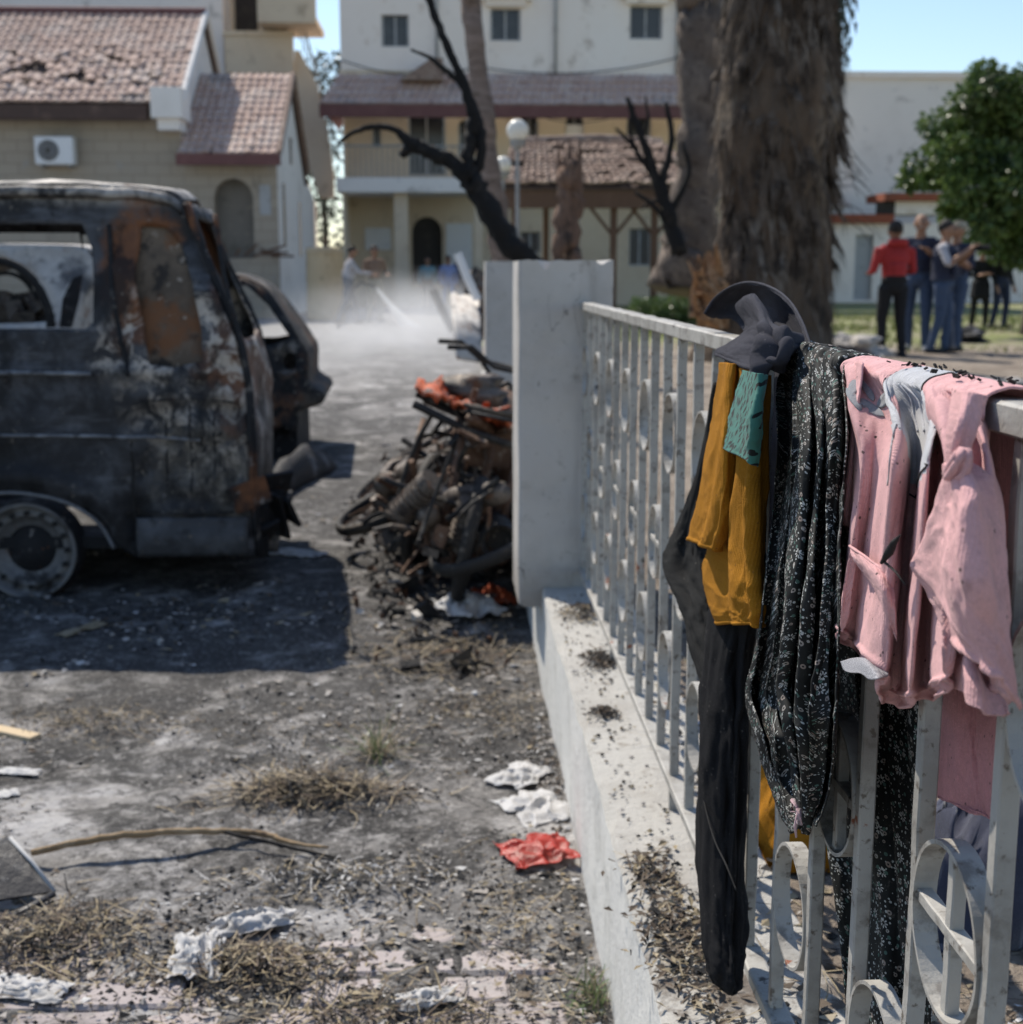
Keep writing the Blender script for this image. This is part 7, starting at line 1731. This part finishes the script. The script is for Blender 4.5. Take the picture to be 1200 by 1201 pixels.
# --- dark navy hood
hoodie = empty('navy_hood', on_x(890, 420, .40), 'dark navy cap like hood slumped over the top rail', 'hood')
S = np.array([[tuple(on_x(px, py, X)) for px, py, X in r] for r in (
    [(826, 368, .385), (838, 350, .40), (858, 336, .415), (880, 331, .425), (904, 337, .425), (925, 352, .42), (940, 376, .41), (951, 406, .40)],
    [(831, 371, .395), (845, 359, .412), (862, 348, .428), (882, 339, .44), (903, 345, .44), (920, 358, .435), (934, 380, .425), (944, 406, .41)],
    [(842, 373, .41), (856, 369, .425), (870, 360, .44), (885, 352, .455), (900, 357, .455), (914, 368, .45), (926, 386, .44), (936, 408, .42)],
    [(862, 376, .43), (870, 375, .436), (878, 373, .44), (888, 372, .45), (898, 375, .45), (908, 382, .445), (918, 394, .435), (928, 410, .42)],
    [(880, 398, .428), (884, 398, .43), (888, 398, .432), (894, 399, .434), (900, 400, .434), (908, 402, .432), (916, 406, .43), (924, 412, .425)])])
G = dense(S, 70, 140); U, V = uvm(70, 140)
cloth('hood', NAVYK, hoodie, G, .0035, .0012 * fnoise(70, 140, 12, 8, 1.1) + .0022 * np.exp(-((V - .02) / .02) ** 2) - .0016 * np.exp(-((V - .075) / .012) ** 2))
S = gridpx([[(876, 350, .402), (879, 347, .398), (882, 346, .396), (885, 347, .398), (888, 350, .402)],
            [(864, 360, .398), (871, 353, .384), (881, 350, .378), (891, 354, .384), (897, 366, .400)],
            [(874, 378, .392), (883, 372, .374), (893, 370, .366), (903, 377, .374), (912, 388, .396)],
            [(872, 391, .386), (885, 388, .364), (899, 387, .355), (914, 392, .364), (930, 396, .392)],
            [(856, 402, .382), (875, 402, .357), (897, 403, .348), (920, 402, .362), (942, 404, .39)],
            [(840, 411, .376), (861, 416, .353), (885, 423, .344), (908, 424, .350), (928, 416, .376)],
            [(841, 416, .374), (859, 425, .351), (879, 434, .342), (898, 439, .346), (914, 428, .364)]])
nv, nu = 130, 120; G = dense(S, nv, nu); U, V = uvm(nv, nu)
c1 = .46 + .30 * np.clip(V - .35, 0, 1) + .05 * np.sin(V * 7); lo_ = np.clip((V - .3) * 3, 0, 1)
tw = lo_ * (.011 * np.exp(-((U - c1) / .07) ** 2) - .012 * np.exp(-((U - c1 - .14) / .055) ** 2) + .007 * np.exp(-((U - c1 - .27) / .06) ** 2) - .006 * np.exp(-((U - c1 + .15) / .06) ** 2))
tw = tw + .007 * np.exp(-((V - .60 + .10 * np.sin(np.pi * U)) / .045) ** 2) * np.clip((U - .35) * 4, 0, 1) - .006 * np.exp(-((V - .68 + .10 * np.sin(np.pi * U)) / .035) ** 2) * np.clip((U - .35) * 4, 0, 1) + .0015 * fnoise(nv, nu, 5, 5, 3)
cloth('front_fold', NAVYK, hoodie, G, .0035, tw + .0022 * np.exp(-((V - .97) / .02) ** 2))
mb = MB(); P = [on_x(x, y, X) for x, y, X in ((826, 368, .383), (838, 350, .398), (858, 336, .413), (880, 331, .423), (904, 337, .423), (925, 352, .418), (940, 376, .408), (951, 406, .398))]
mb.tube([Vector(p) for p in crom(np.array([tuple(p) for p in P]), 60)], .0018, 8, jit=.2); mb.build('rim', knit('faded navy edge', (.06, .06, .072), .1, 900, 0, (.3, .28, .26), .25), hoodie, smooth=True)
# --- mustard blouse with teal strip
must = empty('mustard_blouse', on_x(860, 732, .38), 'mustard yellow cotton top hanging below the navy hood', 'top')
def band(name, m, par, rows, nv, nu, amp, fq, seed, thick=.002, fine=.0012, diag=0):
    G = dense(gridpx(rows), nv, nu); U, V = uvm(nv, nu)
    d = amp * np.sin(U * fq + diag * V + 1.6 * np.sin(V * 2.2 + seed)) * (.4 + .6 * np.clip(V * 2, 0, 1)) + amp * .6 * fnoise(nv, nu, 3, 1.6, seed) + fine * .25 * fnoise(nv, nu, 12, 6, seed + 4) + amp * .75 * ridged(nv, nu, 3.5, 2.4, seed + 7, 2.2) + amp * .25 * ridged(nv, nu, 8, 8, seed + 3, -3)
    d += thick * .8 * np.exp(-((V - .985) / .01) ** 2)
    return cloth(name, m, par, G, thick, d)
band('body', MUST, must, [[(862, 428, 0.362), (872, 430, 0.352), (884, 432, 0.348), (894, 436, 0.350), (898, 440, 0.362)], [(856, 520, 0.362), (866, 520, 0.348), (876, 522, 0.342), (886, 524, 0.346), (894, 526, 0.360)], [(846, 590, 0.364), (860, 592, 0.344), (872, 594, 0.338), (884, 596, 0.342), (894, 598, 0.360)],
     [(832, 642, 0.364), (850, 646, 0.342), (866, 650, 0.336), (882, 654, 0.342), (894, 658, 0.360)], [(826, 668, 0.364), (846, 676, 0.340), (864, 684, 0.334), (882, 690, 0.340), (896, 694, 0.360)], [(832, 705, 0.364), (848, 710, 0.342), (866, 714, 0.338), (884, 716, 0.342), (898, 716, 0.362)], [(836, 731, 0.366), (852, 732, 0.346), (868, 732, 0.340), (884, 733, 0.344), (899, 734, 0.364)]], 170, 110, .0055, 19, 2.2)
band('sleeve', MUST, must, [[(846, 427, 0.358), (852, 425, 0.344), (860, 427, 0.338), (868, 430, 0.350)], [(838, 490, 0.352), (846, 488, 0.334), (856, 490, 0.330), (866, 492, 0.344)], [(828, 550, 0.348), (838, 550, 0.328), (850, 552, 0.324), (862, 552, 0.340)], [(820, 600, 0.346), (832, 604, 0.326), (844, 608, 0.322), (856, 606, 0.338)], [(810, 634, 0.346), (822, 640, 0.326), (834, 644, 0.323), (846, 642, 0.340)]], 140, 70, .004, 15, 5.2)
teal = empty('teal_strip', on_x(870, 545, .36), 'teal cloth strip with black leaf print over the mustard top', 'cloth')
band('strip', TEAL, teal, [[(872, 434, 0.338), (880, 436, 0.328), (890, 438, 0.324), (899, 440, 0.334)], [(864, 470, 0.332), (874, 472, 0.322), (886, 474, 0.319), (896, 476, 0.330)], [(856, 500, 0.330), (868, 502, 0.319), (882, 506, 0.317), (894, 508, 0.329)], [(846, 524, 0.328), (862, 532, 0.318), (876, 540, 0.317), (890, 546, 0.329)]], 90, 70, .0022, 9, 7.2, .0014, .0006)

# --- black trousers
trou = empty('black_trousers', on_x(850, 1145, .38), 'long black trousers with one leg hanging down to the wall', 'trousers')
def legtube(name, m, par, cl, nseg, nr, amp, seed, crease=0):
    """cl: px, py of the middle, X, half width along the fence (m), half depth (m)"""
    C = crom(np.array([tuple(on_x(px, py, X)) + (hw, dp) for px, py, X, hw, dp in cl]), nseg)
    G = np.zeros((nseg, nr + 1, 3))
    for i in range(nseg):
        x, y, z, hw, dp = C[i]; q = i / nseg
        for k in range(nr + 1):
            t = 2 * math.pi * (k % nr) / nr; c, s = math.cos(t), math.sin(t)
            w = noise.fractal((c * 1.1, s * 1.1, q * 5 + seed), .8, 2, 4); f = 1 + amp * w + amp * .45 * math.sin(t * 3 + q * 4 + seed) + amp * .5 * noise.noise((c * 2.4 + q * 6, s * 2.4, q * 9 + seed))
            f -= crease * math.exp(-((t - 3.6) / .22) ** 2); f += .10 * (1 - abs(noise.noise((c * 1.8 + q * 1.5, s * 1.8 - q * 2, q * 5 + seed)))) ** 6 - .04
            f += .30 * (abs(math.sin(1.5 * t + 1.4 * math.sin(q * 3 + seed) + .8 * noise.noise((q * 4, seed, 1)))) - .62)
            G[i, k] = (x - dp * f * np.sign(s) * abs(s) ** 1.35, y + hw * f * c, z + .2 * dp * w * amp)
    return cloth(name, m, par, G, .002)
legtube('leg', BLACKK, trou, [(884, 455, .385, .03, .010), (880, 560, .384, .05, .014), (874, 660, .38, .07, .02), (860, 735, .372, .08, .024), (852, 800, .366, .085, .027), (848, 870, .360, .085, .027), (845, 950, .357, .085, .027), (844, 1030, .354, .08, .027), (846, 1085, .352, .07, .026), (848, 1120, .351, .06, .023), (849, 1140, .352, .055, .022), (850, 1147, .353, .04, .014)], 280, 84, .2, 3.1, .1)
legtube('upper_leg', GREYBK, trou, [(842, 450, .392, .02, .006), (828, 545, .39, .03, .010), (812, 620, .384, .06, .020), (809, 662, .378, .08, .030), (818, 700, .376, .075, .03), (826, 745, .374, .06, .026), (838, 800, .374, .045, .02), (846, 840, .374, .03, .012)], 170, 72, .3, 8.4)
seamP = [on_x(x, y, X) for x, y, X in ((818, 905, .335), (828, 950, .327), (838, 985, .320), (852, 1015, .314), (864, 1045, .318))]
mb = MB(); mb.tube([Vector(p) for p in crom(np.array([tuple(p) for p in seamP]), 30)], .0012, 6); mb.build('seam', GREYBK, trou, smooth=True)
# dark cloth hanging behind the rail between hood and dress
dk = empty('dark_cloth', on_x(920, 760, .45), 'plain dark cloth hanging behind the fence between hood and dress', 'cloth')
band('panel', NAVYK, dk, [[(903, 420, .447), (915, 422, .452), (930, 424, .447), (944, 426, .45)], [(900, 560, .447), (914, 560, .456), (928, 560, .448), (942, 560, .454)], [(896, 700, .447), (910, 700, .456), (924, 700, .448), (938, 700, .454)], [(894, 760, .447), (908, 765, .455), (920, 768, .448), (932, 770, .452)]], 70, 40, .005, 12, 1.2)
# heap of clothes on the garden side
def heap(name, label, px, py, X, w, l, h, m, seed):
    p = on_x(px, py, X); n = 40; mb = MB(); P = []; z0 = max(garden_z(p.x, p.y), .342 if p.x < .56 else 0)
    for j in range(n):
        row = []
        for i in range(n):
            u, v = i / (n - 1) * 2 - 1, j / (n - 1) * 2 - 1; r = min(1, math.hypot(u, v)); e = math.cos(r * math.pi / 2) ** .6
            f = noise.fractal((u * 2.2 + seed, v * 2.2, seed), .8, 2, 5); row.append((p.x + u * w + .04 * f, p.y + v * l, z0 + .003 + h * e * (1 + .55 * f)))
        P.append(row)
    mb.grid(P); tag(mb.build(name, m, smooth=True, solid=.003), label, 'clothes')
heap('clothes_heap', 'crumpled mustard cloth lying on the ground behind the fence', 925, 985, .62, .10, .16, .20, MUST, 1.5)
heap('clothes_heap', 'pale bluish white cloth lying behind the fence', 905, 1020, .70, .15, .2, .10, knit('pale blue white cotton', (.5, .52, .58), .4), 2.5)
heap('clothes_heap', 'dark blue and white bundle behind the fence under the pink shirt', 1135, 975, .85, .12, .16, .24, knit('dark blue bundle cotton', (.05, .055, .09), .5), 3.5)
